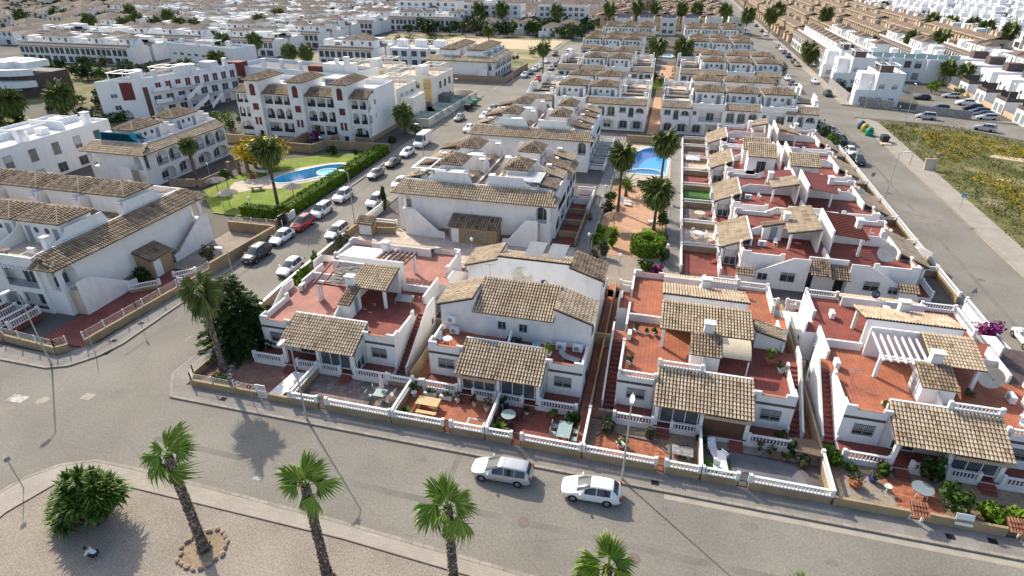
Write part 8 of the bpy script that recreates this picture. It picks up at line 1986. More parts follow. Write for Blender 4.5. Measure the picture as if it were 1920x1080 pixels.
table_round('round glass garden table on the brick paving of the right house', 21.2, 36.0, .72, 'pale_glass', .11, legs='white_metal')
P = thing('bird_bath', 'small white bird bath on the gravel of the right house', 'bird bath', (18.9, 35.7, .1)); m = MB(); m.lathe([(.16, 0), (.06, .1), (.05, .5), (.26, .6), (.26, .66), (.02, .6)], n=10); m.build('bowl', 'white_pot', P)
P = thing('reed_screen', 'brown reed screen roof over the bed by the grey forecourt', 'screen', (12.9, 37.9, .1)); m = MB(); m.extr([(-.1, -.5, .9), (2.0, -.7, .9), (2.0, .8, 1.1), (-.1, .8, 1.1)], (0, 0, .08)); m.build('reeds', 'thatch', P); bx(P, 'post', 'wood_dark', (0, -.4, 0, .08, -.32, .9), (1.8, -.5, 0, 1.88, -.42, .9), (0, .65, 0, .08, .73, .95), (1.8, .65, 0, 1.88, .73, .95))
# ---------------------------------------------------------------- things on the roof terraces
def ac_unit(label, x, y, z, rz=0, group=None):
 P = thing('air_conditioner', label, 'air conditioner', (x, y, z), rz, group); bx(P, 'case', 'white_sheet', (-.45, -.18, .08, .45, .18, .72)); m = MB(); m.tube((-.1, -.185, .4), (-.1, -.2, .4), .24, n=14); m.build('fan_grille', 'grey_plastic', P); bx(P, 'foot', 'black_metal', (-.4, -.16, 0, -.32, .16, .08), (.32, -.16, 0, .4, .16, .08))
def dish(label, x, y, z, r, m_, az, el=.5):
 P = thing('satellite_dish', label, 'satellite dish', (x, y, z)); d = Vector((math.sin(az) * math.cos(el), -math.cos(az) * math.cos(el), math.sin(el))); u = d.orthogonal().normalized(); w = d.cross(u); m = MB(); n = 18; K = 4
 pt = lambda k, i, o=0: d * (r * .32 * (k / K) ** 2 + o) + (u * math.cos(6.2832 * i / n) + w * math.sin(6.2832 * i / n)) * (r * k / K)
 for k in range(1, K):
  for i in range(n): m.face([pt(k, i), pt(k, i + 1), pt(k + 1, i + 1), pt(k + 1, i)]); m.face([pt(k, i, -.02), pt(k + 1, i, -.02), pt(k + 1, i + 1, -.02), pt(k, i + 1, -.02)])
 m.face([pt(1, i) for i in range(n)]); m.build('bowl', m_, P, smooth=True); a = MB(); a.beam(d * .02 + w * -r * .9, d * r * .85, .03, .03); a.beam((0, 0, 0), -d * .3 + Vector((0, 0, -r * .75)), .06, .06); a.box(*(d * r * .85 - Vector((.06, .06, .06))), *(d * r * .85 + Vector((.06, .06, .06)))); a.build('arm', 'grey_metal', P)
dish('big cream satellite dish on the ridge wall of the two-storey house', -12.2, 51.7, 5.4, .95, 'dish_cream', .35, .35); dish('small dark satellite dish beside the big cream one', -9.9, 51.8, 4.9, .38, 'black_metal', .2, .2); dish('large pale satellite dish on the red terrace by the right street', 26.8, 69.9, 4.2, 1.0, 'dish_grey', -.3, .35)
dish('cream round satellite dish on the terrace of the right corner house', 28.3, 46.6, 4.2, .9, 'dish_cream', -.2, .3); dish('dark blue small dish on the back balustrade of the right corner house', 22.6, 58.4, 4.6, .45, 'paint_blue', .3, .3)
ac_unit('air conditioner against the white wall of the two-storey house, left, lower one', -16.6, 43.1, 3.22); ac_unit('air conditioner against the white wall of the two-storey house, left, upper one', -16.9, 43.2, 4.3)
ac_unit('air conditioner on the right terrace of the two-storey house, left of two', -6.5, 43.0, 3.22); ac_unit('air conditioner on the right terrace of the two-storey house, right of two', -5.0, 43.1, 3.22); ac_unit('air conditioner on the left parapet of the corner house', -35.0, 47.0, 3.22, WH); ac_unit('air conditioner on the terrace of the right house by the left parapet', 16.9, 46.4, 3.22, WH); ac_unit('air conditioner at the back parapet of the right house', 18.2, 55.0, 3.22, WH); ac_unit('air conditioner by the left parapet of the orange terrace house', -.7, 46.4, 3.22, WH)
ac_unit('air conditioner at the right balustrade of the right corner house', 29.3, 44.9, 3.22, -WH)
table_round('small round white table on the left terrace of the two-storey house', -16.6, 41.2, .42, 'white_paint', 3.22); chair('folding chair beside the small white terrace table', -17.4, 41.6, .8, 'white_paint', 3.22); chair('dark chair by the dividing wall of the two-storey terrace', -10.2, 42.4, .3, 'dark_fabric', 3.22)
table_round('round green table on the right terrace of the two-storey house', -8.6, 42.3, .4, 'green_table', 3.22); lounger('grey sun lounger on the right terrace of the two-storey house', -5.5, 41.6, 1.3, 3.22, 'grey_plastic'); bx(thing('storage_box', 'dark box at the dividing wall of the two-storey terrace', 'box', (-11.0, 42.6, 3.22)), 'case', 'dark_fabric', (-.45, -.35, 0, .45, .35, .7))
lounger('white sun lounger on the right terrace of the right corner house', 24.6, 42.8, .3, 3.22); chair('white chair on the far right terrace', 29.2, 42.6, -.8, 'white_paint', 3.22); chair('second white chair on the far right terrace, nearer the balustrade', 28.7, 41.5, -.2, 'white_paint', 3.22)
P = thing('leaning_table', 'grey folding table leaning on the terrace of the corner house', 'table', (-23.3, 46.9, 3.22)); m = MB(); m.extr([(-.9, -.4, .55), (.9, -.4, .55), (.9, .5, .85), (-.9, .5, .85)], (0, 0, .04)); m.build('table_top', 'grey_metal', P); bx(P, 'leg', 'grey_metal', (-.85, -.38, 0, -.8, -.33, .55), (.8, -.38, 0, .85, -.33, .55), (-.85, .42, 0, -.8, .47, .8), (.8, .42, 0, .85, .47, .8))
for a in [('potted plant on the orange terrace, left of four along the back wall', -.2, 47.6, .25, .35, 'white_pot', 'olive_leaf', .6, 3.22), ('potted plant on the orange terrace, second along the back wall', .9, 47.5, .2, .3, 'white_pot', 'bush_leaf', .3, 3.22), ('potted plant on the orange terrace, third along the back wall', 1.6, 47.5, .22, .3, 'white_pot', 'bush_leaf', .6, 3.22), ('potted plant at the left front of the orange terrace', -.4, 42.4, .26, .35, 'white_pot', 'olive_leaf', .6, 3.22),
   ('tall banana-like plant on the right terrace of the orange terrace house', 11.4, 45.5, .36, .4, 'terracotta_pot', 'hedge_leaf', 1.4, 3.22), ('potted plant on the right parapet of the orange terrace house', 12.2, 44.4, .3, .4, 'white_pot', 'bush_leaf', .9, 3.22), ('potted plants by the shelter of the right corner house', 26.2, 44.6, .35, .3, 'terracotta_pot', 'olive_leaf', .6, 3.22), ('yellow-green plant on the ridge wall between the two porch terraces', -7.3, 41.2, .3, .4, 'white_pot', 'hedge_leaf', .9, 3.7), ('round stone ornament on the terracotta terrace of the right house', 19.6, 42.0, .3, .12, 'dish_cream', 'dry_scrub', .06, 3.22)]: pot(*a[:8], z=a[8])
for i, (x, y, w_) in enumerate([(13.4, 70.6, 'first terrace, left'), (25.5, 76.5, 'first terrace, right'), (13.2, 87.0, 'second terrace, left'), (26.4, 92.6, 'second terrace, right'), (13.0, 118.5, 'fourth terrace, left'), (26, 125, 'fourth terrace, right')]):
 ac_unit('air conditioner among the roof terraces of the right houses, ' + w_, x, y, 3.22, WH * (i % 2)); chair('white chair among the roof terraces of the right houses, ' + w_, x + 1.6, y + .6, i * 1.1, 'white_paint', 3.22)
 if i % 2: dish('pale satellite dish among the roof terraces of the right houses, ' + w_, x + 2.6, y - 1.2, 4.2, .55, 'dish_grey', -.3, .4)
for i, (x, y) in enumerate([(-15.8, 79.4), (-31.5, 88.6), (-16.2, 107.6), (-31, 116), (-19.4, 139.6), (9, 139.4), (21, 140)]): dish(f'pale dish on a roof terrace of the middle rows, {ordn[i]} from the front', x, y, 7.0, .6, 'dish_grey', .2, .5)
# worn reed canopy on the corner house, curved white canopy on the orange house, lattice etc.
m = MB(); rc_ = random.Random(8)
for i in range(46):
 x = -32.3 + rc_.uniform(0.9, 3.6); y = 45.3 + rc_.uniform(0, 3.4); m.beam((x, y, 5.45 + (y - 45) * .13), (x + rc_.uniform(.6, 1.3), y + rc_.uniform(-.5, .5), 5.47 + (y - 45) * .13 + rc_.uniform(0, .08)), rc_.uniform(.12, .4), .04)
m.build('reed_canopy', 'grey_thatch', B1, loc=(28.4, -49.6, 0)); m = MB()
for x in (-32.2, -31.2): m.beam((x, 45.0, 5.4), (x, 49.0, 5.9), .12, .16)
m.beam((-32.4, 45.3, 5.35), (-28.5, 45.3, 5.35), .1, .2); m.build('canopy_beam', 'wood_red', B1, loc=(28.4, -49.6, 0)); bx(B1, 'canopy_post', 'white_stucco', (-3.75, -4.35, 3.2, -3.45, -4.05, 5.3))
m = MB()
for i in range(8):
 a, b = math.pi * (.08 + .42 * i / 8), math.pi * (.08 + .42 * (i + 1) / 8); y = lambda q: -6.6 + 2.2 * (1 - math.cos(q)) * .9; z = lambda q: 4.6 + 1.0 * math.sin(q)
 m.face([(1.3, y(a), z(a)), (3.6, y(a), z(a)), (3.6, y(b), z(b)), (1.3, y(b), z(b))])
m.build('curved_canopy', 'canvas', B3); bx(B3, 'canopy_post', 'white_paint', (3.4, -6.6, 3.2, 3.5, -6.5, 4.7))
for k, (x, z, t) in enumerate([(-.4, 7.35, .7), (1.9, 7.35, .5)]):
 P = thing('solar_panel', f'tilted solar panel on the back roof of the two-storey house, {["left","right"][k]}', 'solar panel', (-11.1 + x, 54.2, 7.0)); m = MB(); m.extr([(-.9, -.8, .05), (.9, -.8, .05), (1.3, .5, 1.1), (-.5, .5, 1.1)], (0, .05, -.05)); m.build('panel', 'dish_grey', P); m = MB(); m.beam((.2, .4, -.4), (.4, .45, 1.0), .05, .05); m.beam((-.6, -.7, -.4), (-.6, -.7, .1), .05, .05); m.build('stand', 'grey_metal', P)
def antenna(label, x, y, z, h):
 P = thing('antenna', label, 'antenna', (x, y, z)); m = MB(); m.tube((0, 0, 0), (0, 0, h), .025, n=5); m.build('mast', 'grey_metal', P); m = MB(); m.beam((-.5, 0, h - .1), (.5, .15, h - .1), .03, .03)
 for i in range(6): m.beam((-.4 + i * .16, -.3, h - .1), (-.4 + i * .16, .3, h - .1), .015, .015)
 m.build('aerial', 'grey_metal', P)
antenna('television aerial on the left gable of the two-storey house', -14.4, 47.6, 7.0, 1.6); antenna('television mast at the right gable of the two-storey house', -7.5, 51.9, 5.6, 2.4); antenna('aerial on the tiled gable behind the front houses', -25.2, 72.2, 6.9, 2.2); antenna('aerial on the terrace of the right house', 17.6, 44.2, 3.2, 1.5)
# awning shed and pergola corner at the right edge
P = thing('garden_shed', 'dark canvas-roofed shelter beside the right corner house', 'shelter', (33.4, 51.5, .05)); m = MB(); m.extr([(-2.2, -3, 2.4), (1.6, -3, 2.0), (1.6, 3.2, 2.1), (-2.2, 3.2, 2.5)], (0, 0, .06)); m.build('roof', 'brown_band', P); bx(P, 'post', 'white_paint', (-2.1, -2.9, 0, -2.0, -2.8, 2.35), (1.4, -2.9, 0, 1.5, -2.8, 1.95), (-2.1, 3, 0, -2, 3.1, 2.4), (1.4, 3, 0, 1.5, 3.1, 2.0)); bx(P, 'dark_sheet', 'dark_fabric', (-2.2, -2.8, .6, -2.15, 3.0, 2.3))
garden_wall('white balustrade wall at the right edge of the right corner house', (34.5, 40), (34.5, 66), .9, 'white_stucco', near=False); garden_wall('white low wall behind the right corner house', (15.4, 60.8), (34.4, 60.8), .9, 'white_stucco', near=False); garden_wall('white low wall behind the orange terrace house', (-2.6, 60.6), (14.4, 60.6), .9, 'white_stucco', near=False)
# ---------------------------------------------------------------- yards of the right-hand houses, middle terrace, park
ys = [67.2, 73.9, 81.9, 90.2, 98.2, 106.2, 114.2, 122.2, 128]
for i, (a, b) in enumerate(zip(ys, ys[1:])):
 garden_wall(f'white fence along the path of the palm garden, {ordn[i]} piece from the front', (4.2, a + .1), (4.2, b - .1), .5, 'white_stucco', .5, False)
 garden_wall(f'ochre yard divider left of the right houses, {ordn[i]} from the front', (4.4, b), (9.0, b), .8, near=False, bal=.5, posts=(0, 0))
 garden_wall(f'tan yard wall with white rail along the right street, {ordn[i]} from the front', (34.3, a + .1), (34.3, b - .1), .9, near=False, bal=.5)
 garden_wall(f'white rail wall between yards right of the right houses, {ordn[i]} from the front', (30.6, b), (34.1, b), .8, 'ochre_render', .5, False, posts=(0, 0))
for i, (a, b) in enumerate(zip(ys, ys[1:])): sheet('yard_floor', ['red_floor', 'cream_paving', 'stone_floor', 'artificial_turf' if i == 3 else 'red_floor'][i % 4], [rect(4.4, a + .15, 10.6, b - .15)], .06); sheet('yard_floor', ['dark_paving', 'cream_paving', 'terracotta_floor', 'brown_soil'][i % 4], [rect(29.8, a + .15, 34.1, b - .15)], .06)
for i in range(5):
 y = 74.2 + i * 4.3
 garden_wall(f'garden divider of the middle terrace facing the palm garden, {ordn[i]} from the front', (-12.3, y), (-9.7, y), .9, 'ochre_render' if i < 3 else 'white_stucco', 0 if i < 3 else .5, False, posts=(0, 1))
garden_wall('ochre wall along the path beside the palm garden, near part', (-9.6, 71.5), (-9.6, 82.6), 1.0, bal=0); garden_wall('white balustrade along the path beside the palm garden, middle part', (-9.6, 82.8), (-9.6, 92), .6, 'white_stucco', .6, False); garden_wall('white balustrade along the path by the pool, far part', (-9.6, 104), (-9.6, 123), .6, 'white_stucco', .6, False)
for i in range(5): garden_wall(f'white garden divider of the second middle terrace, {ordn[i]} from the front', (-12.3, 105 + i * 4.3), (-9.7, 105 + i * 4.3), .6, 'white_stucco', .5, False, posts=(0, 1))
sheet('garden_floor', 'red_floor', [rect(-12.4, 71.3, -9.7, 92)], .09)
wall_thing('tan wall behind the pool of the palm garden', [((-7.2, 124.6), (3.8, 124.6))], 1.6, 'ochre_render', cap_='ochre_render'); railing('dark fence on the left of the palm garden', [(-7.35, 71), (-7.35, 98)], .15, 1.2, m_='grey_floor'); wall_thing('low wall with posts between the palm garden and the pool', [((-7.2, 98), (-4.6, 98)), ((-3.2, 98), (1.9, 98))], 1.1, 'grey_floor')
garden_wall('white balustrade on the bank behind the front houses, beside the palm garden', (-8.6, 61.9), (-5.4, 61.9), .7, 'ochre_render', .55, False); garden_wall('white balustrade left of the parked cars by the tiled gable', (-40.3, 71.4), (-40.3, 77), .8, 'white_stucco', .5, False); garden_wall('white balustrade before the tiled gable', (-40.2, 71.2), (-35.4, 71.2), .7, 'ochre_render', .5, False); wall_thing('tan wall by the utility kiosk', [((-40.6, 66.4), (-40.3, 71)), ((-37.2, 68.6), (-34.6, 69.2))], 1.1, 'ochre_render')
K = thing('utility_kiosk', 'white utility kiosk with a tiled roof at the street by the tiled gable', 'kiosk', (-38.4, 68.2, .08)); bx(K, 'wall', 'ochre_render', (-1.1, -.6, 0, 1.1, .6, 1.9)); bx(K, 'cabinet_door', 'white_sheet', (-.9, -.64, .2, .9, -.6, 1.6)); roof(K, (-1.3, -.9, 1.92), (1.3, -.9, 1.92), (0, 1.7, .6), mat_='brown_roof_tile')
def thatch(label, x, y, r, h=2.3, m_='grey_thatch', z=.12):
 P = thing('thatched_sunshade', label, 'sunshade', (x, y, z)); m = MB(); m.tube((0, 0, 0), (0, 0, h), .05, n=6); m.build('pole', 'wood_dark', P); c = MB(); n = 18
 for i in range(n):
  a, b = 6.2832 * i / n, 6.2832 * (i + 1) / n; rr = r * (1 + .06 * math.sin(i * 2.3)); c.face([(0, 0, h + .45), (rr * math.cos(a), rr * math.sin(a), h - .15), (rr * math.cos(b), rr * math.sin(b), h - .15)]); c.face([(rr * math.cos(a), rr * math.sin(a), h - .15), (.1, 0, h + .3), (rr * math.cos(b), rr * math.sin(b), h - .15)])
 c.build('thatch', m_, P)
thatch('grey thatched sunshade on the lawn by the ball-shaped tree', -69.9, 77.2, 1.6); thatch('grey thatched sunshade at the near side of the lawn', -64.2, 72.6, 1.6); thatch('grey thatched sunshade beside the pool next to the long hedge', -56.0, 77.6, 1.5); thatch('brown thatched sunshade in the palm garden', -5.1, 78.3, 1.5, m_='thatch')
P = thing('picnic_slab', 'pale concrete bench table on the paving of the pool lawn', 'table', (-64.6, 80.0, .12), .5); bx(P, 'table_top', 'cream_paving', (-1.1, -.5, .5, 1.1, .5, .68)); bx(P, 'leg', 'cream_paving', (-.8, -.4, 0, -.5, .4, .5), (.5, -.4, 0, .8, .4, .5))
P = thing('notice_board', 'small red notice board on posts on the pool lawn', 'board', (-66.8, 82.4, .12)); bx(P, 'board', 'maroon', (-.5, -.03, .9, .5, .03, 1.8)); bx(P, 'post', 'grey_metal', (-.45, -.02, 0, -.4, .02, .9), (.4, -.02, 0, .45, .02, .9))
P = thing('table', 'flat white table in the shade at the top of the pool lawn', 'table', (-68.5, 87.0, .12)); bx(P, 'table_top', 'white_paint', (-1.1, -.6, .68, 1.1, .6, .74)); bx(P, 'leg', 'white_paint', (-.9, -.5, 0, -.8, -.4, .68), (.8, .4, 0, .9, .5, .68))
P = thing('gate_pillars', 'row of tan pillars at the entrance left of the pool lawn', 'pillars', (-74.2, 86, .05))
def pil(): m = MB(); m.box(-.25, -.25, 0, .25, .25, 2.2); m.box(-.32, -.32, 2.2, .32, .32, 2.35); return m.data('pillar', 'stone_cladding')
for i in range(5): link('pillar', cached('pil', pil), P, (i * .5, i * 1.7, 0))
wall_thing('brown stone wall left of the pool lawn', [((-80, 78), (-74.4, 79.2)), ((-74.4, 79.2), (-74, 85)), ((-80, 98), (-72, 97.5))], 1.4, 'stone_cladding')
for i, (x, y, rz) in enumerate([(-4.3, 88.4, 1.2), (-4.4, 89.6, 1.3), (-.2, 80.6 + 1.5, 2.0)]): lounger(f'white lounger on the salmon paving of the palm garden, {["left","left rear","by the right palm"][i]}', x, y, rz)
table_round('white round table in the yard left of the first right house', 6.4, 78.6, .7, 'white_paint', .08, legs='white_metal'); table_round('pale table in the yard left of the second right house', 6.8, 86.2, .8, 'canvas', .08, legs='white_metal')
for i in range(4): chair(f'white chair round the white yard table, {["right","back","left","front"][i]}', 6.4 + 1.1 * math.cos(i * WH + .5), 78.6 + 1.1 * math.sin(i * WH + .5), i * WH + .5 - WH, 'white_paint', group='white yard chairs')
P = thing('parasol', 'open white square parasol in a yard left of the two tall roof rooms', 'parasol', (5.9, 110, .08)); m = MB(); m.tube((0, 0, 0), (0, 0, 2.1), .03, n=6); m.build('pole', 'white_metal', P); m = MB(); m.mesh([(-1.2, -1.2, 1.95), (1.2, -1.2, 1.95), (1.2, 1.2, 1.95), (-1.2, 1.2, 1.95), (0, 0, 2.4)], [(0, 1, 4), (1, 2, 4), (2, 3, 4), (3, 0, 4), (3, 2, 1, 0)]); m.build('canopy', 'white_sheet', P)
P = thing('parasol', 'pinkish beige parasol in the yard by the right street', 'parasol', (32.6, 76.5, .08)); m = MB(); m.tube((0, 0, 0), (0, 0, 2.2), .03, n=6); m.build('pole', 'white_metal', P); m = MB(); m.mesh([(1.7 * math.cos(k * .785), 1.7 * math.sin(k * .785), 2.0) for k in range(8)] + [(0, 0, 2.5)], [(k, (k + 1) % 8, 8) for k in range(8)] + [tuple(range(7, -1, -1))]); m.build('canopy', 'pale_cloth', P)
P = thing('park_bench', 'dark bench on the path beside the palm garden', 'bench', (-8.9, 81.6, .12), WH); bx(P, 'seat', 'wood_dark', (-.8, -.2, .42, .8, .2, .47)); bx(P, 'backrest', 'wood_dark', (-.8, .16, .5, .8, .2, .9)); bx(P, 'leg', 'black_metal', (-.7, -.18, 0, -.64, .18, .42), (.64, -.18, 0, .7, .18, .42))
P = thing('balcony_pergola', 'white metal pergola frame on the near roof terrace of the tiled gable', 'pergola', (-30.6, 77.4, 6.0)); roof_frame(P, -3, -2.6, 1.6, 2.0, 0, 2.0)
P = thing('balcony_pergola', 'white slatted pergola on the right roof terrace of the tiled gable', 'pergola', (-17.6, 75.2, 6.0)); m = MB()
for i in range(8): m.box(-2.2, -1.6 + i * .45, 2.0, 2.4, -1.35 + i * .45, 2.06)
m.build('slats', 'white_paint', P, kind='stuff'); roof_frame(P, -2.2, -1.6, 2.3, 1.9, 0, 1.85)
# ================================================================ street furniture
def lamp_post(label, x, y, h=8.2, arm=(0, -.6), z=.12):
 P = thing('street_lamp', label, 'street lamp', (x, y, z)); m = MB(); m.tube((0, 0, 0), (0, 0, .9), .10, .09, 8); m.tube((0, 0, .9), (0, 0, h), .075, .045, 8); m.build('pole', 'pole_paint', P); b = MB(); d = Vector((*arm, 0)); b.beam((0, 0, h - .05), Vector((0, 0, h + .12)) + d, .05, .05); b.build('arm', 'pole_paint', P)
 l = MB(); u = d.normalized(); c = Vector((0, 0, h + .1)) + d * 1.0; s = Vector((-u.y, u.x, 0)) * .17
 l.extr([c - s * .6 - u * .1, c + s * .6 - u * .1, c + s + u * .35, c + s * .6 + u * .72, c - s * .6 + u * .72, c - s + u * .35], (0, 0, .16)); l.build('lamp_head', 'lamp_white', P)
lamp_post('street lamp between the two parked front cars and the chequered garden', .2, 32.15); lamp_post('street lamp in front of the corner house and white ramp', -26.1, 32.15); lamp_post('street lamp at the left street corner below the terrace stairs', -53.9, 32.9); lamp_post('street lamp beside the big conifer on the left street', -41.0, 44.4, arm=(-.6, 0)); lamp_post('street lamp by the red car on the right kerb of the left street', -41.2, 69.8, arm=(-.6, 0)); lamp_post('street lamp farther along the left street near the convertible', -41.2, 96.5, arm=(-.6, 0))
lamp_post('street lamp among the yards along the right street', 35.0, 98.9, arm=(.6, 0)); lamp_post('street lamp on the pavement of the vacant lot', 45.5, 122.3, arm=(-.6, 0)); lamp_post('street lamp at the junction in front of the bins', 40.0 - 1.6, 156.2 + 3, arm=(.6, 0)) if False else None
lamp_post('street lamp at the corner of the vacant lot by the road', 45.8, 159.0, arm=(0, .6)); lamp_post('street lamp below the corner villa on the far road', 55.4, 159.6, arm=(0, .6)); lamp_post('street lamp near the silver off-roader on the far road', 77.5, 166.5, arm=(0, -.6)); lamp_post('street lamp at the cream garden wall on the left street', -50.8, 140, arm=(.6, 0)); lamp_post('street lamp beyond the cross street on the left street', -47.6, 186, arm=(.6, 0)); lamp_post('street lamp on the right street before the glass-fronted row', 45.6, 206, arm=(-.6, 0))
def globe_lamp(label, x, y, h=2.6, z=.1):
 P = thing('globe_lamp', label, 'globe lamp', (x, y, z)); m = MB(); m.tube((0, 0, 0), (0, 0, h - .1), .04, n=6); m.build('pole', 'pole_paint', P); b = MB(); b.ball((0, 0, h + .1), .22, 10, 7); b.build('globe', 'globe', P, smooth=True)
for x, y, w in [(-7.6, 69.8, 'by the clipped bushes left of the palm garden'), (-3.1, 64.7, 'on the bank behind the two-storey house'), (2.4, 69.0, 'right of the ring hedge'), (2.5, 82.4, 'at the path edge, nearer of two right of the palms'), (2.5, 88.6, 'at the path edge, farther of two right of the palms'), (-7.5, 83.8, 'by the left fence, nearer of two'), (-7.5, 88.6, 'by the left fence, farther of two'), (-21.9, 64.6, 'behind the corner house before the utility hut'), (2.9, 119, 'by the far end of the pool'), (-6.9, 97, 'left of the pool'),
    (-58.6, 70.4, 'behind the short clipped hedge'), (-63.9, 70.9, 'beside the near sunshade on the lawn'), (-76.0, 83.0, 'by the pillars left of the pool lawn'), (-66, 103.2, 'in front of the towered flats, middle'), (-75.0, 102.0, 'in front of the towered flats, left'), (-56.5, 107.4, 'in front of the towered flats, right')]: globe_lamp('white globe lamp ' + w, x, y)
def sign(label, x, y, h, shape, face, back='grey_metal', rz=0, border=None, z=.12, r=.3):
 P = thing('road_sign', label, 'road sign', (x, y, z), rz); m = MB(); m.tube((0, 0, 0), (0, 0, h + .2), .03, n=6); m.build('post', 'grey_metal', P)
 n = {'round': 20, 'square': 4, 'tri': 3}[shape]; a0 = {'round': 0, 'square': math.pi / 4, 'tri': WH}[shape]
 disc = lambda rr, y0, y1: [(rr * math.cos(a0 + 6.2832 * i / n), y0, h + rr * math.sin(a0 + 6.2832 * i / n)) for i in range(n)]
 b = MB(); b.extr(disc(r, -.05, 0), (0, .02, 0)); b.build('sign_plate', border or face, P)
 f = MB(); f.extr(disc(r * .80, -.062, 0), (0, .01, 0)); f.build('sign_face', face, P)
 return P
ns = sign('round no-entry style road sign, dark red with a white ring, at the front pavement', -31.6, 32.7, 1.95, 'round', 'sign_red', rz=.3, border='white_paint')
bx(ns, 'white_bar', 'white_paint', (-.05, -.07, 1.83, .05, -.064, 2.07))
bs = sign('blue square road sign with a white border on the vacant lot pavement', 45.7, 99.2, 2.3, 'square', 'sign_blue', rz=-.5, border='white_paint', r=.5); bx(bs, 'white_mark', 'white_paint', (-.12, -.07, 2.15, .12, -.064, 2.35))
sign('grey back of a triangular road sign on the right street', 35.0, 66.3, 2.2, 'tri', 'grey_metal', rz=.2, r=.5); sign('grey back of a square road sign beside the yards on the right street', 35.0, 107, 2.2, 'square', 'grey_metal', rz=.2, r=.45); sign('round road sign seen from behind on the left street pavement', -50.7, 40.6, 2.6, 'round', 'grey_metal', rz=2.8, border='maroon'); sign('small road sign seen edge-on at the gravel corner', -42.2, 20.4, 2.9, 'square', 'grey_metal', rz=1.35, r=.26); sign('round road sign by the green bin on the left street', -50.9, 132, 2.2, 'round', 'grey_metal', rz=.3)
bl = MB(); bl.tube((0, 0, 0), (0, 0, 2.6), .035, n=6); tag(bl.build('bollard_post', 'pole_paint', loc=(-51.6, 35.6, .12)), 'thin white post at the pavement corner of the left street', 'post')
P = thing('concrete_slab', 'leaning pale concrete slab at the edge of the vacant lot', 'slab', (48.0, 119.6, 0)); m = MB(); m.extr([(-.9, 0, 0), (.9, 0, 0), (.9, .5, 2.1), (-.9, .5, 2.1)], (0, .35, 0)); m.build('slab', 'cream_paving', P)
def bin_igloo(label, x, y, m_):
 P = thing('recycling_bin', label, 'recycling bin', (x, y, .02)); m = MB(); m.lathe([(.75, 0), (.85, .4), (.82, 1.1), (.6, 1.6), (.25, 1.85), (.02, 1.9)], n=14); m.build('shell', m_, P, smooth=True); bx(P, 'slot', 'trim_black', (-.25, -.84, 1.1, .25, -.72, 1.35))
bin_igloo('dark blue recycling bin at the junction by the vacant lot', 43.5, 149.6, 'bin_blue'); bin_igloo('yellow recycling bin at the junction by the vacant lot', 43.6, 147.0, 'bin_yellow'); bin_igloo('teal green recycling bin at the junction by the vacant lot', 43.7, 143.6, 'bin_teal')
def wheelie(label, x, y, m_):
 P = thing('waste_container', label, 'waste container', (x, y, .05)); m = MB(); m.extr([(-.6, -.9, .15), (.5, -.9, .15), (.7, -.9, 1.2), (-.7, -.9, 1.2)], (0, 1.8, 0)); m.build('body', m_, P); b = MB(); b.extr([(-.75, -.95, 1.2), (.75, -.95, 1.2), (.6, -.95, 1.45), (-.6, -.95, 1.45)], (0, 1.9, 0)); b.build('lid', m_, P)
wheelie('bright green waste container by the cream garden wall', -48.9, 151, 'bin_green'); wheelie('dark waste container beside the bright green one', -48.9, 147.8, 'black_metal'); wheelie('dark waste container nearest the grey car', -48.9, 145.2, 'black_metal'); wheelie('dark waste container on the vacant lot pavement', 45.4, 138.6, 'black_metal')
P = thing('pallet_stack', 'pale mattress and boards dumped by the dark container', 'boards', (45.2, 136.4, .13)); bx(P, 'board', 'canvas', (-1, -.7, 0, 1, .7, .2))
# ================================================================ people
def figure(label, joints, edges, radii, clothes, loc, rz=0, root=0):
 """one skinned body; clothes are slightly larger skins over part of the skeleton"""
 def skin(name, idx, grow, m_, parent):
  ids = sorted(idx); mp = {j: i for i, j in enumerate(ids)}
  me = bpy.data.meshes.new(name); me.from_pydata([joints[j] for j in ids], [(mp[a], mp[b]) for a, b in edges if a in mp and b in mp], []); me.materials.append(MATS[m_])
  o = link(name, me, parent); o.modifiers.new('skin', 'SKIN'); o.modifiers.new('sub', 'SUBSURF').levels = 1
  bm = bmesh.new(); bm.from_mesh(me); ly = bm.verts.layers.skin.verify()
  for v, j in zip(bm.verts, ids): v[ly].radius = (radii[j] * grow, radii[j] * grow * (.8 if j in (1, 2, 3) else 1)); v[ly].use_root = (v.index == 0)
  bm.to_mesh(me); bm.free(); return o
 P = skin('person', range(len(joints)), 1.0, 'skin', None); tag(P, label, 'person'); P.location = loc; P.rotation_euler = (0, 0, rz)
 for n, idx, gr, m_ in clothes: skin(n, idx, gr, m_, P)
 h = MB(); c = Vector(joints[5]); h.ball(c + Vector((0, .015, .035)), .115, 10, 7); h.build('hair', 'hair', P, smooth=True)
 return P
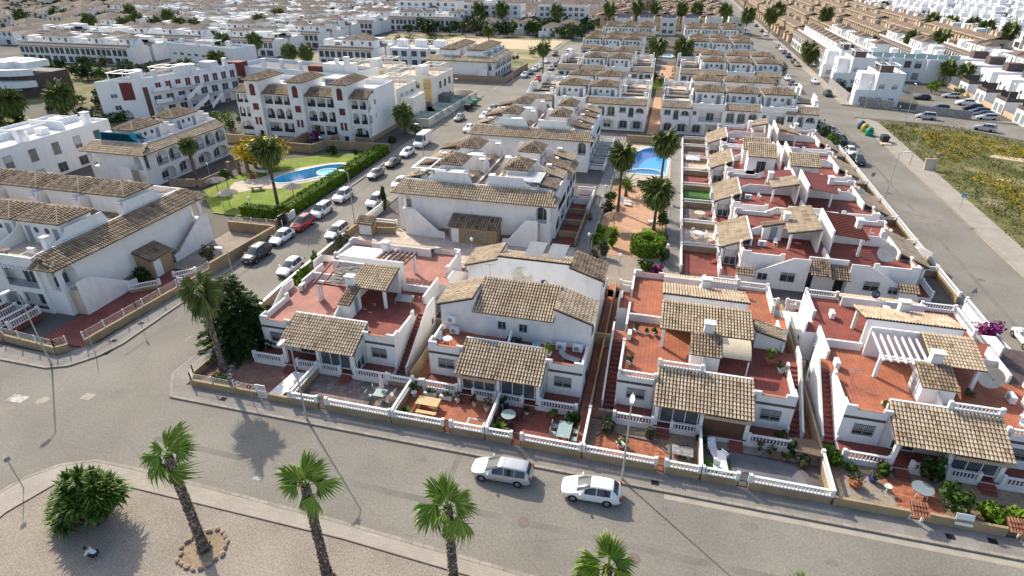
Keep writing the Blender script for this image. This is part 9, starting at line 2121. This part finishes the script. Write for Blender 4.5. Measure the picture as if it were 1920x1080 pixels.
# 0 pelvis 1 belly 2 chest 3 neck base 4 neck 5 head 6/7/8 left shoulder-elbow-wrist 9 hand ... 14 hip 15 knee 16 ankle 17 toe, 18.. right leg
E_ = [(0, 1), (1, 2), (2, 3), (3, 4), (4, 5), (3, 6), (6, 7), (7, 8), (8, 9), (3, 10), (10, 11), (11, 12), (12, 13), (0, 14), (14, 15), (15, 16), (16, 17), (0, 18), (18, 19), (19, 20), (20, 21)]
RAD = [.13, .125, .14, .09, .055, .10, .065, .048, .034, .04, .065, .048, .034, .04, .085, .062, .045, .035, .085, .062, .045, .035]
top_i, leg_i = [0, 1, 2, 3, 6, 7, 10, 11], [0, 14, 15, 16, 18, 19, 20]
crouch = [(0, .12, .36), (0, .04, .50), (0, -.12, .66), (0, -.22, .76), (0, -.28, .82), (0, -.36, .90), (.19, -.2, .72), (.26, -.38, .52), (.16, -.5, .34), (.12, -.54, .27), (-.19, -.2, .72), (-.26, -.38, .52), (-.16, -.52, .36), (-.12, -.56, .29), (.1, .10, .33), (.17, -.26, .44), (.14, .06, .09), (.14, -.10, .04), (-.1, .10, .33), (-.17, -.26, .40), (-.14, .08, .09), (-.14, -.08, .04)]
figure('person crouching on the gravel in a white top and dark trousers', crouch, E_, RAD, [('shirt', top_i, 1.2, 'cloth_white'), ('trousers', leg_i, 1.22, 'cloth_dark')], (-32.3, 17.1, .1), -1.2)
walk = lambda s: [(0, 0, .92), (0, 0, 1.06), (0, -.01, 1.28), (0, 0, 1.44), (0, -.01, 1.51), (0, -.03, 1.65), (.19, 0, 1.40), (.23, .05 * s, 1.12), (.22, -.06 * s, .88), (.22, -.09 * s, .80), (-.19, 0, 1.40), (-.23, .02 * s, 1.12), (-.22, -.1 * s, .90), (-.22, -.13 * s, .82), (.09, 0, .88), (.10, -.16 * s, .50), (.10, -.10 * s, .08), (.10, -.26 * s, .03), (-.09, 0, .88), (-.10, .06 * s, .48), (-.10, .28 * s, .12), (-.10, .20 * s, .03)]
figure('person walking down the left street in a dark red top and dark trousers', walk(1), E_, RAD, [('shirt', top_i, 1.18, 'cloth_red'), ('trousers', leg_i, 1.18, 'cloth_dark')], (-45.6, 48.8, 0), .3)
figure('person walking on the left street in a light top, partly behind the palm', walk(-1), E_, RAD, [('shirt', top_i, 1.18, 'cloth_white'), ('trousers', leg_i, 1.18, 'cloth_dark')], (-46.5, 49.2, 0), .3)
figure('person in a light top on the pavement below the corner villa', walk(1), E_, RAD, [('shirt', top_i, 1.18, 'cloth_white'), ('trousers', leg_i, 1.18, 'cloth_dark')], (57.0, 170.2, .1), 1.2)
# ---------------------------------------------------------------- small groups of look-alikes are told apart by their place
GRP = {}
for o in SC.objects:
 if o.parent is None and o.get('label') and o.get('category'): GRP.setdefault(o['label'], []).append(o)
def side_on(o):
 d = Vector((o.location.x, o.location.y, -34)); return d.dot(CR) / d.dot(CF)
for lab, os_ in GRP.items():
 if 1 < len(os_) <= 16 and len(lab.split()) <= 13:
  if not os_[0].get('group'):
   for o in os_: o['group'] = lab
  for k, o in enumerate(sorted(os_, key=side_on)): o['label'] = f'{lab}, {NTH[k]} from left'
